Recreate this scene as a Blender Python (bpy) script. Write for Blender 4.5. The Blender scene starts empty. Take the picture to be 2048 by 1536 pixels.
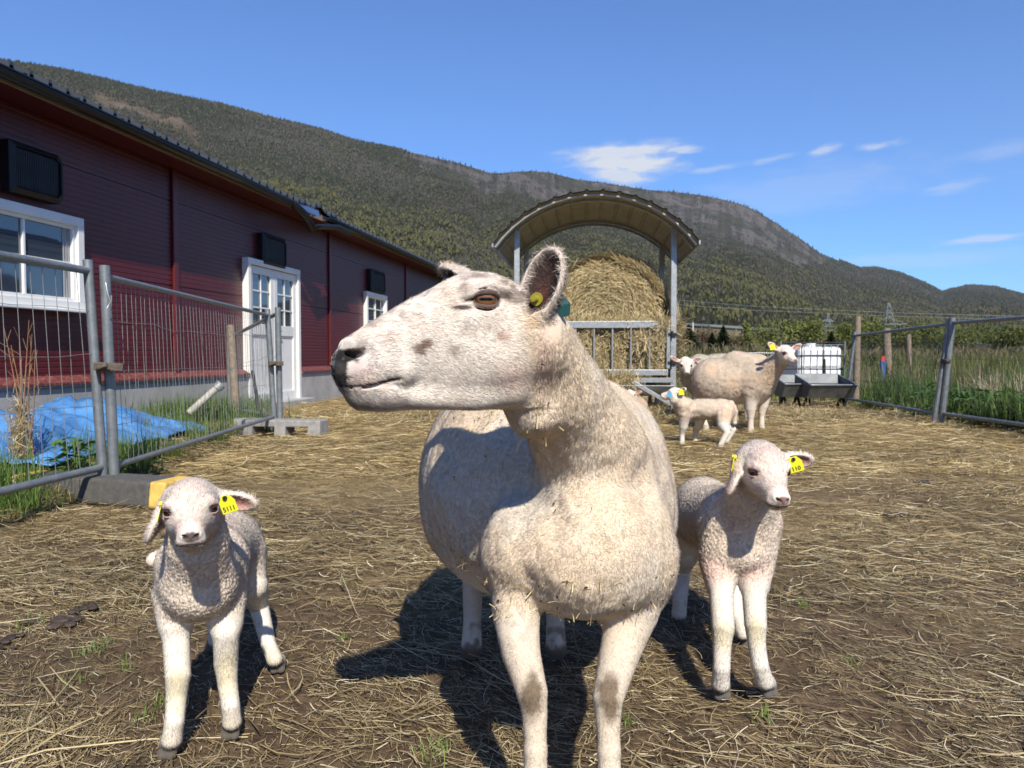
import bpy, bmesh, math, random
import numpy as np
from mathutils import Vector, Matrix

# ---------------------------------------------------------------- camera, sky, sun, exposure
FPX = 1538.0; CAMZ = 0.80; PITCH = math.radians(2.16)
SUN_AZ = math.radians(-13.0)     # direction the shadows fall, from +Y towards +X
SUN_EL = math.radians(42.0)
scene = bpy.context.scene
COL = scene.collection
cam_d = bpy.data.cameras.new('camera'); cam = bpy.data.objects.new('camera', cam_d); COL.objects.link(cam)
cam.location = (0, 0, CAMZ); cam.rotation_euler = (math.radians(90) - PITCH, 0, 0)
cam_d.sensor_width = 36.0; cam_d.lens = FPX / 2048 * 36.0
cam_d.clip_start = 0.05; cam_d.clip_end = 20000
cam_d.dof.use_dof = True; cam_d.dof.focus_distance = 1.35; cam_d.dof.aperture_fstop = 13.0
scene.camera = cam
scene.view_settings.view_transform = 'Standard'; scene.view_settings.look = 'None'
scene.view_settings.exposure = 0.42; scene.view_settings.gamma = 1.0
scene.cycles.max_bounces = 6; scene.cycles.transparent_max_bounces = 8

world = bpy.data.worlds.new('World'); scene.world = world; world.use_nodes = True
def build_world():
    nt = world.node_tree; N = nt.nodes; L = nt.links; N.clear()
    out = N.new('ShaderNodeOutputWorld'); bg = N.new('ShaderNodeBackground')
    sky = N.new('ShaderNodeTexSky'); sky.sky_type = 'NISHITA'; sky.sun_disc = False
    sky.sun_elevation = SUN_EL; sky.sun_rotation = math.radians(180) + SUN_AZ
    sky.altitude = 200; sky.air_density = 1.0; sky.dust_density = 0.2; sky.ozone_density = 2.0
    tc = N.new('ShaderNodeTexCoord')
    def math_(op, a, b=None, c=None):
        n = N.new('ShaderNodeMath'); n.operation = op
        for i, v in enumerate((a, b, c)):
            if v is None: continue
            if isinstance(v, (int, float)): n.inputs[i].default_value = v
            else: L.new(v, n.inputs[i])
        return n.outputs[0]
    sx = N.new('ShaderNodeSeparateXYZ'); L.new(tc.outputs['Generated'], sx.inputs[0])
    az = math_('ARCTAN2', sx.outputs[0], sx.outputs[1]); el = math_('ARCSINE', sx.outputs[2])
    def pix(px, py):
        x = (px - 1024) / FPX; y = -(py - 768) / FPX
        d = Vector((x, math.cos(PITCH) + y * math.sin(PITCH), -math.sin(PITCH) + y * math.cos(PITCH))).normalized()
        return math.atan2(d.x, d.y), math.asin(d.z)
    cv = N.new('ShaderNodeCombineXYZ'); L.new(math_('MULTIPLY', az, 9.0), cv.inputs[0]); L.new(math_('MULTIPLY', el, 34.0), cv.inputs[1])
    nz = N.new('ShaderNodeTexNoise'); nz.inputs['Scale'].default_value = 2.1; nz.inputs['Detail'].default_value = 9; nz.inputs['Roughness'].default_value = 0.62
    nz.inputs['Distortion'].default_value = 0.35
    L.new(cv.outputs[0], nz.inputs['Vector'])
    nf = nz.outputs['Fac']
    total = None
    # (px, py, half width, half height, slope, strength)
    for (px, py, hw, hh, sl, st) in [(1235, 306, 175, 26, .06, .95), (1250, 328, 150, 34, -.05, 1.0), (1240, 350, 100, 28, -.15, .9), (1360, 298, 60, 12, .02, .7), (1645, 300, 34, 12, .15, .55), (1762, 292, 52, 11, .06, .5),
                                    (1545, 318, 60, 10, .18, .3), (1440, 336, 80, 9, .08, .35), (1955, 478, 90, 11, .02, .5), (1920, 370, 90, 14, .15, .28), (2010, 300, 100, 20, .1, .2), (1600, 380, 330, 60, .1, .16), (1850, 520, 260, 22, .0, .18)]:
        a0, e0 = pix(px, py)
        dx = math_('SUBTRACT', az, a0); dy = math_('SUBTRACT', math_('SUBTRACT', el, e0), math_('MULTIPLY', dx, sl))
        q = math_('SQRT', math_('ADD', math_('POWER', math_('DIVIDE', dx, hw / FPX), 2.0), math_('POWER', math_('DIVIDE', dy, hh / FPX), 2.0)))
        m = math_('SUBTRACT', math_('ADD', 1.0, math_('MULTIPLY', math_('SUBTRACT', nf, 0.5), 2.2 if hw < 100 else 1.5)), q)
        m = math_('MINIMUM', math_('MAXIMUM', math_('MULTIPLY', m, 1.5), 0.0), 1.0)
        m = math_('MULTIPLY', math_('MULTIPLY', m, m), st)
        total = m if total is None else math_('MAXIMUM', total, m)
    mix = N.new('ShaderNodeMix'); mix.data_type = 'RGBA'
    L.new(total, mix.inputs['Factor'])
    hs = N.new('ShaderNodeMix'); hs.data_type = 'RGBA'; hs.blend_type = 'MULTIPLY'; hs.inputs[0].default_value = 1.0
    L.new(sky.outputs[0], hs.inputs[6]); hs.inputs[7].default_value = (.64, 1.08, 1.70, 1)
    L.new(hs.outputs[2], mix.inputs[6]); mix.inputs[7].default_value = (7.6, 8.0, 8.8, 1)
    L.new(mix.outputs[2], bg.inputs['Color']); bg.inputs['Strength'].default_value = 0.075
    L.new(bg.outputs[0], out.inputs['Surface'])
build_world()
sun_d = bpy.data.lights.new('sun', 'SUN'); sun = bpy.data.objects.new('sun', sun_d); COL.objects.link(sun)
sun_d.energy = 5.0; sun_d.angle = math.radians(0.55); sun_d.color = (1.0, 0.93, 0.80)
SUN_DIR = Vector((math.sin(SUN_AZ) * math.cos(SUN_EL), math.cos(SUN_AZ) * math.cos(SUN_EL), -math.sin(SUN_EL)))
sun.rotation_euler = SUN_DIR.to_track_quat('-Z', 'Y').to_euler(); sun.location = (6, -20, 20)

# ---------------------------------------------------------------- pixel <-> world
_cp, _sp = math.cos(PITCH), math.sin(PITCH)
def ray(px, py):
    x = (px - 1024) / FPX; y = -(py - 768) / FPX
    return Vector((x, _cp + y * _sp, -_sp + y * _cp))
def W(px, py, D):
    "world point seen at photo pixel (px, py) at world depth D"
    d = ray(px, py); return Vector((0, 0, CAMZ)) + d * (D / d.y)
def G(px, py, z=0.0):
    d = ray(px, py); return Vector((0, 0, CAMZ)) + d * ((z - CAMZ) / d.z)

# ---------------------------------------------------------------- objects
def tag(o, label=None, cat=None, group=None, kind=None):
    if label: o['label'] = label
    if cat: o['category'] = cat
    if group: o['group'] = group
    if kind: o['kind'] = kind
    return o
def thing(name, label, cat, loc=(0, 0, 0), rz=0.0, group=None):
    o = bpy.data.objects.new(name, None); COL.objects.link(o)
    o.location = loc; o.rotation_euler = (0, 0, rz); o.empty_display_size = 0.2
    tag(o, label, cat, group); return o
def link(name, me, m=None, parent=None, world_coords=True):
    o = bpy.data.objects.new(name, me); COL.objects.link(o)
    if m is not None:
        for mm in (m if isinstance(m, (list, tuple)) else [m]): me.materials.append(mm)
    if parent is not None:
        o.parent = parent
        if world_coords:
            M = Matrix.Identity(4); p = parent; chain = []
            while p is not None: chain.append(p); p = p.parent
            for p in reversed(chain): M = M @ Matrix.LocRotScale(p.location, p.rotation_euler, p.scale)
            me.transform(M.inverted())
    return o
def np_mesh(name, verts, faces, smooth=True, col=None, nrm=None, mat_index=None):
    "verts (N,3); faces: (M,4) or (M,3) array or list of such"
    me = bpy.data.meshes.new(name)
    fl = faces if isinstance(faces, list) else [faces]
    fl = [np.asarray(f, np.int32) for f in fl if len(f)]
    nv = len(verts); loops = np.concatenate([f.ravel() for f in fl])
    counts = np.concatenate([np.full(len(f), f.shape[1], np.int32) for f in fl])
    starts = np.concatenate([[0], np.cumsum(counts)[:-1]]).astype(np.int32)
    me.vertices.add(nv); me.vertices.foreach_set('co', np.asarray(verts, np.float32).ravel())
    me.loops.add(len(loops)); me.loops.foreach_set('vertex_index', loops)
    me.polygons.add(len(counts)); me.polygons.foreach_set('loop_start', starts)
    me.polygons.foreach_set('loop_total', counts)
    if mat_index is not None: me.polygons.foreach_set('material_index', np.asarray(mat_index, np.int32))
    me.polygons.foreach_set('use_smooth', np.full(len(counts), smooth, bool))
    me.update(calc_edges=True)
    if col is not None:
        a = me.attributes.new('Col', 'FLOAT_COLOR', 'POINT')
        c = np.ones((nv, 4), np.float32); c[:, :3] = col; a.data.foreach_set('color', c.ravel())
    if nrm is not None:
        a = me.attributes.new('Nrm', 'FLOAT_VECTOR', 'POINT')
        a.data.foreach_set('vector', np.asarray(nrm, np.float32).ravel())
    return me

class MB:
    "collects simple solids into ONE mesh"
    def __init__(s): s.v = []; s.f = []; s.sm = []
    def add(s, vs, fs, smooth=False):
        n = len(s.v); s.v += [tuple(v) for v in vs]; s.f += [tuple(i + n for i in f) for f in fs]; s.sm += [smooth] * len(fs); return s
    def box(s, c, size, R=None):
        c = Vector(c); hx, hy, hz = size[0] / 2, size[1] / 2, size[2] / 2
        pts = [Vector((x * hx, y * hy, z * hz)) for z in (-1, 1) for y in (-1, 1) for x in (-1, 1)]
        if R is not None: pts = [R @ p for p in pts]
        return s.add([c + p for p in pts], [(0, 2, 3, 1), (4, 5, 7, 6), (0, 1, 5, 4), (2, 6, 7, 3), (0, 4, 6, 2), (1, 3, 7, 5)])
    def bar(s, a, b, w, h, up=(0, 0, 1)):
        "rectangular bar from a to b"
        a, b = Vector(a), Vector(b); d = (b - a); L = d.length; d.normalize()
        r = d.cross(Vector(up)); r = r.normalized() if r.length > 1e-5 else Vector((1, 0, 0)); u = r.cross(d)
        R = Matrix((r, d, u)).transposed()
        return s.box((a + b) / 2, (w, L, h), R)
    def tube(s, pts, r, n=10, cap=True, rads=None):
        pts = [Vector(p) for p in pts]; vs = []; fs = []; prev = None
        for i, p in enumerate(pts):
            d = (pts[min(i + 1, len(pts) - 1)] - pts[max(i - 1, 0)]).normalized()
            if prev is None:
                x = d.orthogonal().normalized()
            else:
                x = (prev - d * prev.dot(d)).normalized()
            prev = x; y = d.cross(x); rr = rads[i] if rads else r
            for k in range(n):
                t = 2 * math.pi * k / n; vs.append(p + (x * math.cos(t) + y * math.sin(t)) * rr)
        for i in range(len(pts) - 1):
            for k in range(n):
                a = i * n + k; b = i * n + (k + 1) % n; fs.append((a, b, b + n, a + n))
        s.add(vs, fs, True)
        if cap:
            m = len(pts) - 1
            s.add(vs[:n], [tuple(range(n - 1, -1, -1))]); s.add(vs[m * n:], [tuple(range(n))])
        return s
    def prism(s, poly, a, b=None, closed=True):
        "poly: list of world points (one end), a: extrusion vector"
        n = len(poly); v0 = [Vector(p) for p in poly]; v1 = [p + Vector(a) for p in v0]
        fs = [(i, (i + 1) % n, n + (i + 1) % n, n + i) for i in range(n)]
        return s.add(v0 + v1, fs + [tuple(range(n - 1, -1, -1)), tuple(range(n, 2 * n))])
    def sheet(s, rows, smooth=True):
        n = len(rows[0]); vs = [p for r in rows for p in r]
        fs = [(i * n + k, i * n + k + 1, (i + 1) * n + k + 1, (i + 1) * n + k) for i in range(len(rows) - 1) for k in range(n - 1)]
        return s.add(vs, fs, smooth)
    def build(s, name, m=None, parent=None, bevel=0.0, fix=True):
        me = bpy.data.meshes.new(name); me.from_pydata([tuple(v) for v in s.v], [], s.f)
        me.polygons.foreach_set('use_smooth', s.sm); me.update()
        if fix:
            bm = bmesh.new(); bm.from_mesh(me); bmesh.ops.recalc_face_normals(bm, faces=bm.faces); bm.to_mesh(me); bm.free()
        o = link(name, me, m, parent)
        if bevel > 0:
            md = o.modifiers.new('bevel', 'BEVEL'); md.width = bevel; md.segments = 2; md.limit_method = 'ANGLE'; md.angle_limit = math.radians(50)
        return o

# ---------------------------------------------------------------- materials
def rgb(c): return (c[0], c[1], c[2], 1.0)
class NT:
    def __init__(s, name):
        s.m = bpy.data.materials.new(name); s.m.use_nodes = True; s.t = s.m.node_tree; s.N = s.t.nodes; s.L = s.t.links
        s.b = s.N['Principled BSDF']; s.tc = s.N.new('ShaderNodeTexCoord')
    def noise(s, scale, detail=4, rough=.55, vec=None, stretch=None, dist=0.0, coord='Object'):
        n = s.N.new('ShaderNodeTexNoise'); n.inputs['Scale'].default_value = scale; n.inputs['Detail'].default_value = detail
        n.inputs['Roughness'].default_value = rough; n.inputs['Distortion'].default_value = dist
        v = vec or s.tc.outputs[coord]
        if stretch:
            mp = s.N.new('ShaderNodeMapping'); mp.inputs['Scale'].default_value = stretch; s.L.new(v, mp.inputs[0]); v = mp.outputs[0]
        s.L.new(v, n.inputs['Vector']); return n.outputs['Fac']
    def ramp(s, fac, stops):
        r = s.N.new('ShaderNodeValToRGB'); e = r.color_ramp.elements
        while len(e) < len(stops): e.new(0.5)
        for el, (p, c) in zip(e, stops):
            el.position = p; el.color = rgb(c) if not isinstance(c, (int, float)) else (c, c, c, 1)
        s.L.new(fac, r.inputs[0]); return r.outputs[0]
    def mix(s, fac, a, b, mode='MIX'):
        n = s.N.new('ShaderNodeMix'); n.data_type = 'RGBA'; n.blend_type = mode
        for i, v in ((0, fac), (6, a), (7, b)):
            if isinstance(v, (int, float)): n.inputs[i].default_value = v if i == 0 else (v, v, v, 1)
            elif isinstance(v, tuple): n.inputs[i].default_value = rgb(v)
            else: s.L.new(v, n.inputs[i])
        return n.outputs[2]
    def math(s, op, a, b=0.0):
        n = s.N.new('ShaderNodeMath'); n.operation = op
        for i, v in enumerate((a, b)):
            if isinstance(v, (int, float)): n.inputs[i].default_value = v
            else: s.L.new(v, n.inputs[i])
        return n.outputs[0]
    def bump(s, h, strength=.3, dist=.01):
        n = s.N.new('ShaderNodeBump'); n.inputs['Strength'].default_value = strength; n.inputs['Distance'].default_value = dist
        s.L.new(h, n.inputs['Height']); s.L.new(n.outputs[0], s.b.inputs['Normal']); return n
    def attr(s, name='Col'):
        n = s.N.new('ShaderNodeAttribute'); n.attribute_name = name; return n
    def col(s, c):
        if isinstance(c, tuple): s.b.inputs['Base Color'].default_value = rgb(c)
        else: s.L.new(c, s.b.inputs['Base Color'])
    def set(s, **k):
        for kk, v in k.items():
            i = s.b.inputs[kk.replace('_', ' ')]
            if isinstance(v, (int, float, tuple)): i.default_value = v
            else: s.L.new(v, i)
        return s
def simple(name, c, rough=.6, metal=0.0, var=.25, scale=8.0, bump=0.0, bscale=40.0, spec=.5, c2=None, bdist=.005):
    t = NT(name); f = t.noise(scale, 5, .6)
    lo = tuple(x * (1 - var) for x in c) if c2 is None else c2; hi = tuple(min(1, x * (1 + var)) for x in c)
    t.col(t.ramp(f, [(.3, lo), (.7, hi)])); t.set(Roughness=rough, Metallic=metal, Specular_IOR_Level=spec)
    if bump: t.bump(t.noise(bscale, 6, .65), bump, bdist)
    return t.m
def attr_mat(name, rough=.9, noise=.25, scale=60, trans=0.0, use_n=False, spec=.2, bump=0.0, bscale=200, bdist=.002, sheen=0.0):
    t = NT(name); a = t.attr('Col')
    f = t.noise(scale, 4, .6)
    c = t.mix(1.0, a.outputs['Color'], t.ramp(f, [(.25, 1 - noise), (.75, 1 + noise * .4)]), 'MULTIPLY')
    t.col(c); t.set(Roughness=rough, Specular_IOR_Level=spec)
    if sheen: t.set(Sheen_Weight=sheen)
    if bump: t.bump(t.noise(bscale, 4, .6), bump, bdist)
    out = t.N['Material Output']; last = t.b.outputs[0]
    nsock = None
    if use_n:
        n = t.attr('Nrm'); vt = t.N.new('ShaderNodeVectorTransform'); vt.vector_type = 'NORMAL'; vt.convert_from = 'OBJECT'; vt.convert_to = 'WORLD'
        t.L.new(n.outputs['Vector'], vt.inputs[0]); nsock = vt.outputs[0]; t.L.new(nsock, t.b.inputs['Normal'])
    if trans:
        tr = t.N.new('ShaderNodeBsdfTranslucent'); t.L.new(c, tr.inputs['Color'])
        ms = t.N.new('ShaderNodeMixShader'); ms.inputs[0].default_value = trans
        t.L.new(last, ms.inputs[1]); t.L.new(tr.outputs[0], ms.inputs[2]); last = ms.outputs[0]
        t.L.new(last, out.inputs['Surface'])
    return t.m

rng = np.random.default_rng(7)
def unit(a): return a / np.maximum(np.linalg.norm(a, axis=-1, keepdims=True), 1e-9)

# value noise (numpy) for displacement and colouring
def _hash(i, j, k, seed=0):
    h = (i.astype(np.int64) * 374761393 + j.astype(np.int64) * 668265263 + k.astype(np.int64) * 2147483647 + seed * 974711)
    h = (h ^ (h >> 13)) * 1274126177; h = h ^ (h >> 16)
    return (h & 0xFFFFFF).astype(np.float32) / 0xFFFFFF
def vnoise(p, scale, seed=0):
    p = np.asarray(p, np.float64) * scale; i = np.floor(p).astype(np.int64); f = p - i; f = f * f * (3 - 2 * f); r = 0
    for dx in (0, 1):
        for dy in (0, 1):
            for dz in (0, 1):
                w = (f[:, 0] if dx else 1 - f[:, 0]) * (f[:, 1] if dy else 1 - f[:, 1]) * (f[:, 2] if dz else 1 - f[:, 2])
                r = r + w * _hash(i[:, 0] + dx, i[:, 1] + dy, i[:, 2] + dz, seed)
    return r
def fbm(p, scale, oct=4, seed=0, gain=.5):
    r = 0; a = 1; s = 0
    for o in range(oct):
        r = r + a * vnoise(p, scale * 2 ** o, seed + o); s += a; a *= gain
    return r / s
def worley(p, scale, seed=0):
    "F1 distance in cell units"
    p = np.asarray(p, np.float64) * scale; i = np.floor(p).astype(np.int64); best = np.full(len(p), 9.0)
    for dx in (-1, 0, 1):
        for dy in (-1, 0, 1):
            for dz in (-1, 0, 1):
                a, b, c = i[:, 0] + dx, i[:, 1] + dy, i[:, 2] + dz
                q = np.stack([a + _hash(a, b, c, seed + 1), b + _hash(a, b, c, seed + 2), c + _hash(a, b, c, seed + 3)], 1)
                best = np.minimum(best, ((q - p) ** 2).sum(1))
    return np.sqrt(best)

def ribbons(name, pts, wid, side, col, m, parent=None, taper=True, extra=None, nrm=None):
    "pts (N,K,3), wid (N,) half widths, side (N,3), col (N,3): flat bent blades, one mesh"
    N, K, _ = pts.shape
    prof = np.ones(K, np.float32)
    if taper: prof = np.linspace(1, .12, K) if taper is True else np.interp(np.linspace(0, 1, K), *taper)
    off = side[:, None, :] * (wid[:, None, None] * prof[None, :, None])
    v = np.stack([pts - off, pts + off], 2).reshape(-1, 3)
    base = (np.arange(N) * 2 * K)[:, None, None] + (np.arange(K - 1) * 2)[None, :, None]
    f = (base + np.array([0, 1, 3, 2])[None, None, :]).reshape(-1, 4)
    c = np.repeat(col, 2 * K, axis=0)
    nn = np.repeat(nrm, 2 * K, axis=0) if nrm is not None else None
    me = np_mesh(name, v, f, True, c, nn)
    return link(name, me, m, parent)
# ---------------------------------------------------------------- the barn wall's line (used by ground and barn)
VPX = 1258.0
UA = math.atan((VPX - 1024) / FPX)
WU = Vector((math.sin(UA), math.cos(UA), 0)); WN = Vector((WU.y, -WU.x, 0))       # along the wall, out of the wall
WA = Vector((-3.57, 12.95, 0))
def wall_t(px):
    r = (px - 1024) / FPX / 1.0
    return (r * WA.y - WA.x) / (WU.x - r * WU.y)
def wp(t, out, z): return WA + WU * t + WN * out + Vector((0, 0, z))
def wall_side(x, y):   # distance out of the wall plane
    return (x - WA.x) * WN.x + (y - WA.y) * WN.y

# fence feet
FA = G(205, 958); FB = G(232, 952); FC = G(548, 850)
# ---------------------------------------------------------------- ground sheet
def grass_mask(x, y):
    "0 pen ground, 1 grass: strip between the left fence and the barn, and beyond the right-hand fence"
    p = np.stack([x, y, np.zeros_like(x)], 1)
    n = fbm(p, 1.6, 3, 3) - .5
    # left fence line
    xf = np.interp(y, [-3, 2, 3.5, 4.3, 7.8, 9.2, 10.5, 13], [-2.6, -2.4, -2.35, -2.25, -2.45, -3.0, -3.4, -3.6])
    left = np.clip((xf - x + n * .7) / .25, 0, 1)
    left *= np.clip((11.6 + n * 2 - y) / .6, 0, 1)
    # right fence line: from (1690,808) to (1890,830) to (2048,855+)
    xr = np.interp(y, [-3, 5.4, 8.9, 12.0, 14.0, 17, 30, 40, 80], [5.0, 4.95, 5.05, 5.3, 5.6, 4.2, 0, -6, -30])
    right = np.clip((x - xr + n * .8) / .3, 0, 1)
    far = np.clip((y - 19.5 + n * 3) / 1.0, 0, 1)
    return np.maximum(np.maximum(left, right), far)
def ground_z(x, y):
    x = np.asarray(x, float); y = np.asarray(y, float)
    p = np.stack([x, y, np.zeros_like(x)], 1)
    near = np.clip(1 - (np.hypot(x, y) - 8) / 14, 0, 1)
    z = (fbm(p, .8, 3, 11) - .5) * .05 * np.clip(near + .3, 0, 1)
    z += (fbm(p, 6, 4, 5) - .5) * .030 * near
    z += np.abs(fbm(p, 22, 4, 8, .65) - .5) * .034 * near - .008 * near
    z -= np.clip(.5 - worley(p, 9, 4), 0, 1) * .03 * near * (vnoise(p, 1.3, 9) > .5)
    g = grass_mask(x, y)
    z += g * .05 * near
    # hay trampled up around the feeder
    z += .05 * np.exp(-(((x - 1.4) / 2.6) ** 2 + ((y - 9.6) / 2.5) ** 2))
    return z
def make_ground():
    # one sheet: dense near the camera, coarse to the horizon (polar rings round the camera foot)
    az = np.radians(np.concatenate([np.linspace(-180, -62, 22)[:-1], np.linspace(-62, -44, 24)[:-1], np.linspace(-44, 44, 640), np.linspace(44, 62, 24)[1:], np.linspace(62, 180, 22)[1:]]))
    r = np.concatenate([[0.02], np.linspace(.25, .9, 14), .9 * (1.0062) ** np.arange(1, 560)]); r = r[r < 28]
    r = np.concatenate([r, 28 * 1.09 ** np.arange(1, 60)]); r = r[r < 4200]
    R, A = np.meshgrid(r, az, indexing='ij'); x = (R * np.sin(A)).ravel(); y = (R * np.cos(A)).ravel()
    z = ground_z(x, y)
    far = np.hypot(x, y) > 100
    z[far] -= 0.5 + np.clip(np.hypot(x, y)[far] - 100, 0, 900) * .012
    n = len(az); nr = len(r)
    i = np.arange(nr - 1)[:, None]; k = np.arange(n - 1)[None, :]
    f = np.stack([i * n + k, i * n + k + 1, (i + 1) * n + k + 1, (i + 1) * n + k], -1).reshape(-1, 4)
    p = np.stack([x, y, np.zeros_like(x)], 1)
    g = grass_mask(x, y)[:, None]
    straw = np.clip((y - 1.6) / 4.2 + (fbm(p, 1.1, 4, 21) - .5) * 1.6, 0, 1)[:, None]
    mud = np.array([.118, .080, .048]); litter = np.array([.26, .19, .092]); soil = np.array([.055, .058, .02])
    c = mud * (1 - straw) + litter * straw; c = c * (.80 + .40 * fbm(p, 7, 4, 31)[:, None])
    fld = np.array([.10, .105, .035]) * (1 - 0) ; d = np.clip((np.hypot(x, y) - 30) / 60, 0, 1)[:, None]
    gc = soil * (1 - d) + fld * d
    c = c * (1 - g) + gc * (.7 + .6 * fbm(p, 3, 3, 33)[:, None]) * g
    me = np_mesh('ground', np.stack([x, y, z], 1), f[:, ::-1], True, c)
    t = NT('mud and trampled straw'); a = t.attr('Col')
    f1 = t.noise(9, 10, .72); f2 = t.noise(70, 6, .7)
    c1 = t.mix(1.0, a.outputs['Color'], t.ramp(f1, [(.3, .55), (.7, 1.4)]), 'MULTIPLY')
    c1 = t.mix(1.0, c1, t.ramp(f2, [(.3, .7), (.72, 1.35)]), 'MULTIPLY')
    t.col(c1); t.set(Roughness=.93, Specular_IOR_Level=.2)
    t.bump(t.math('ADD', t.noise(60, 8, .7), t.math('MULTIPLY', t.noise(14, 8, .7), 1.5)), .8, .012)
    o = link('ground', me, t.m); tag(o, kind='structure'); return o
make_ground()
gz = lambda x, y: float(ground_z(np.array([x]), np.array([y]))[0])

# ---------------------------------------------------------------- straw strewn over the pen
m_straw = attr_mat('dry straw', rough=.62, noise=.2, scale=30, spec=.35, trans=.12)
def in_frame(x, y, margin=.15):
    d = np.maximum(y, .1); return (np.abs(x / d) < .69 + margin / np.maximum(d, 1)) & (y > .9)
def straw_layer(name, N, y0, y1, L, wid, seed, bright=1.0, power=1.0, lift=.010, curl=.25):
    r = np.random.default_rng(seed); 
    y = 1 / (1 / y0 + (1 / y1 - 1 / y0) * r.random(N) ** power); x = (r.random(N) * 2 - 1) * (.84 * y + .5)
    g = grass_mask(x, y)
    p = np.stack([x, y, np.zeros(N)], 1)
    dens = np.clip(.26 + (y - 1.5) * .14 + (fbm(p, 1.6, 4, 77) - .5) * 1.7, .14, 1)
    keep = (r.random(N) < dens) & (g < .5 + r.random(N) * .8) & (wall_side(x, y) > .1)
    x, y = x[keep], y[keep]; n = len(x)
    # local alignment: straws lie roughly together in patches, mostly across the view
    q = np.stack([x, y, np.zeros(n)], 1)
    ang = (fbm(q, 1.1, 2, 41) - .5) * 3.2 + r.normal(0, .75, n)
    ln = L * np.exp(r.normal(0, .55, n)); K = 4
    s = np.linspace(-.5, .5, K)[None, :] * ln[:, None]
    bend = r.normal(0, curl, n)[:, None] * (s / np.maximum(ln[:, None], 1e-4)) ** 2 * ln[:, None] * 2
    px = x[:, None] + s * np.cos(ang)[:, None] - bend * np.sin(ang)[:, None]
    py = y[:, None] + s * np.sin(ang)[:, None] + bend * np.cos(ang)[:, None]
    z0 = ground_z(px.ravel(), py.ravel()).reshape(px.shape)
    # a straw is stiff: rides on the high spots
    zl = np.maximum(z0, z0.mean(1, keepdims=True)) + lift * r.random(n)[:, None] + .0015
    tilt = r.normal(0, .10, n)[:, None] * s
    pts = np.stack([px, py, zl + np.maximum(tilt, -.004)], -1)
    d = np.stack([-np.sin(ang), np.cos(ang), r.normal(0, .5, n)], 1); d = unit(d)
    base = np.array([[.52, .42, .24], [.40, .31, .16], [.28, .205, .10], [.17, .12, .065], [.70, .61, .41], [.29, .24, .12]])
    ci = r.choice(6, n, p=[.22, .25, .22, .15, .10, .06]); col = base[ci] * (.75 + .5 * r.random(n))[:, None] * bright * (.60 + .8 * fbm(q, 2.2, 3, 78))[:, None] * (1 + np.clip((y - 2.2) / 3, 0, 1)[:, None] * np.array([.14, .10, -.04]))
    w = wid * (.6 + .9 * r.random(n)) * np.maximum(1, y / 9)
    return pts, w, d, col
def make_straw():
    L1 = [straw_layer('a', 135000, 1.05, 5.0, .050, .00075, 1, .86), straw_layer('b', 125000, 2.4, 22, .075, .0012, 2, .92, .9, .03),
          straw_layer('c', 3800, 1.05, 5, .14, .0014, 3, .98, 1, .018, .18), straw_layer('d', 190000, 1.05, 6, .020, .0008, 4, .85), straw_layer('e', 80000, 5, 20, .12, .0021, 5, 1.0, .8, .05)]
    P = np.concatenate([l[0] for l in L1]); 
    o = ribbons('straw', P, np.concatenate([l[1] for l in L1]), np.concatenate([l[2] for l in L1]), np.concatenate([l[3] for l in L1]), m_straw, taper=([0, .1, .9, 1], [.7, 1, 1, .6]))
    tag(o, 'loose pale golden straw strewn over the mud of the pen', 'straw', kind='stuff')
make_straw()

# ---------------------------------------------------------------- grass
m_grass = attr_mat('grass blades', rough=.55, noise=.2, scale=8, spec=.4, trans=.3)
def blades(x, y, h, wid, r, col, col2=None, lean=.35, K=5, zoff=0.0, droop=.5):
    n = len(x); a = r.random(n) * 6.283; le = np.abs(r.normal(0, lean, n)); s = np.linspace(0, 1, K)
    h = h * (.5 + .8 * r.random(n)); dr = h * le
    px = x[:, None] + np.cos(a)[:, None] * dr[:, None] * s[None, :] ** 2; py = y[:, None] + np.sin(a)[:, None] * dr[:, None] * s[None, :] ** 2
    pz = (ground_z(x, y) + zoff)[:, None] + h[:, None] * (s[None, :] - droop * le[:, None] * s[None, :] ** 2.5)
    side = np.stack([-np.sin(a + r.normal(0, .6, n)), np.cos(a), np.zeros(n)], 1)
    t = r.random(n)[:, None]; c = np.array(col) * (1 - t) + np.array(col2 or col) * t; c = c * (.65 + .7 * r.random(n))[:, None]
    return np.stack([px, py, pz], -1), wid * (.6 + .8 * r.random(n)), unit(side), c
def merge_blades(name, lst, label, cat='grass', kind='stuff', m=None):
    o = ribbons(name, np.concatenate([l[0] for l in lst]), np.concatenate([l[1] for l in lst]), np.concatenate([l[2] for l in lst]), np.concatenate([l[3] for l in lst]), m or m_grass,
                taper=([0, .5, 1], [1, .8, .08]))
    return tag(o, label, cat, kind=kind)
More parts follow.
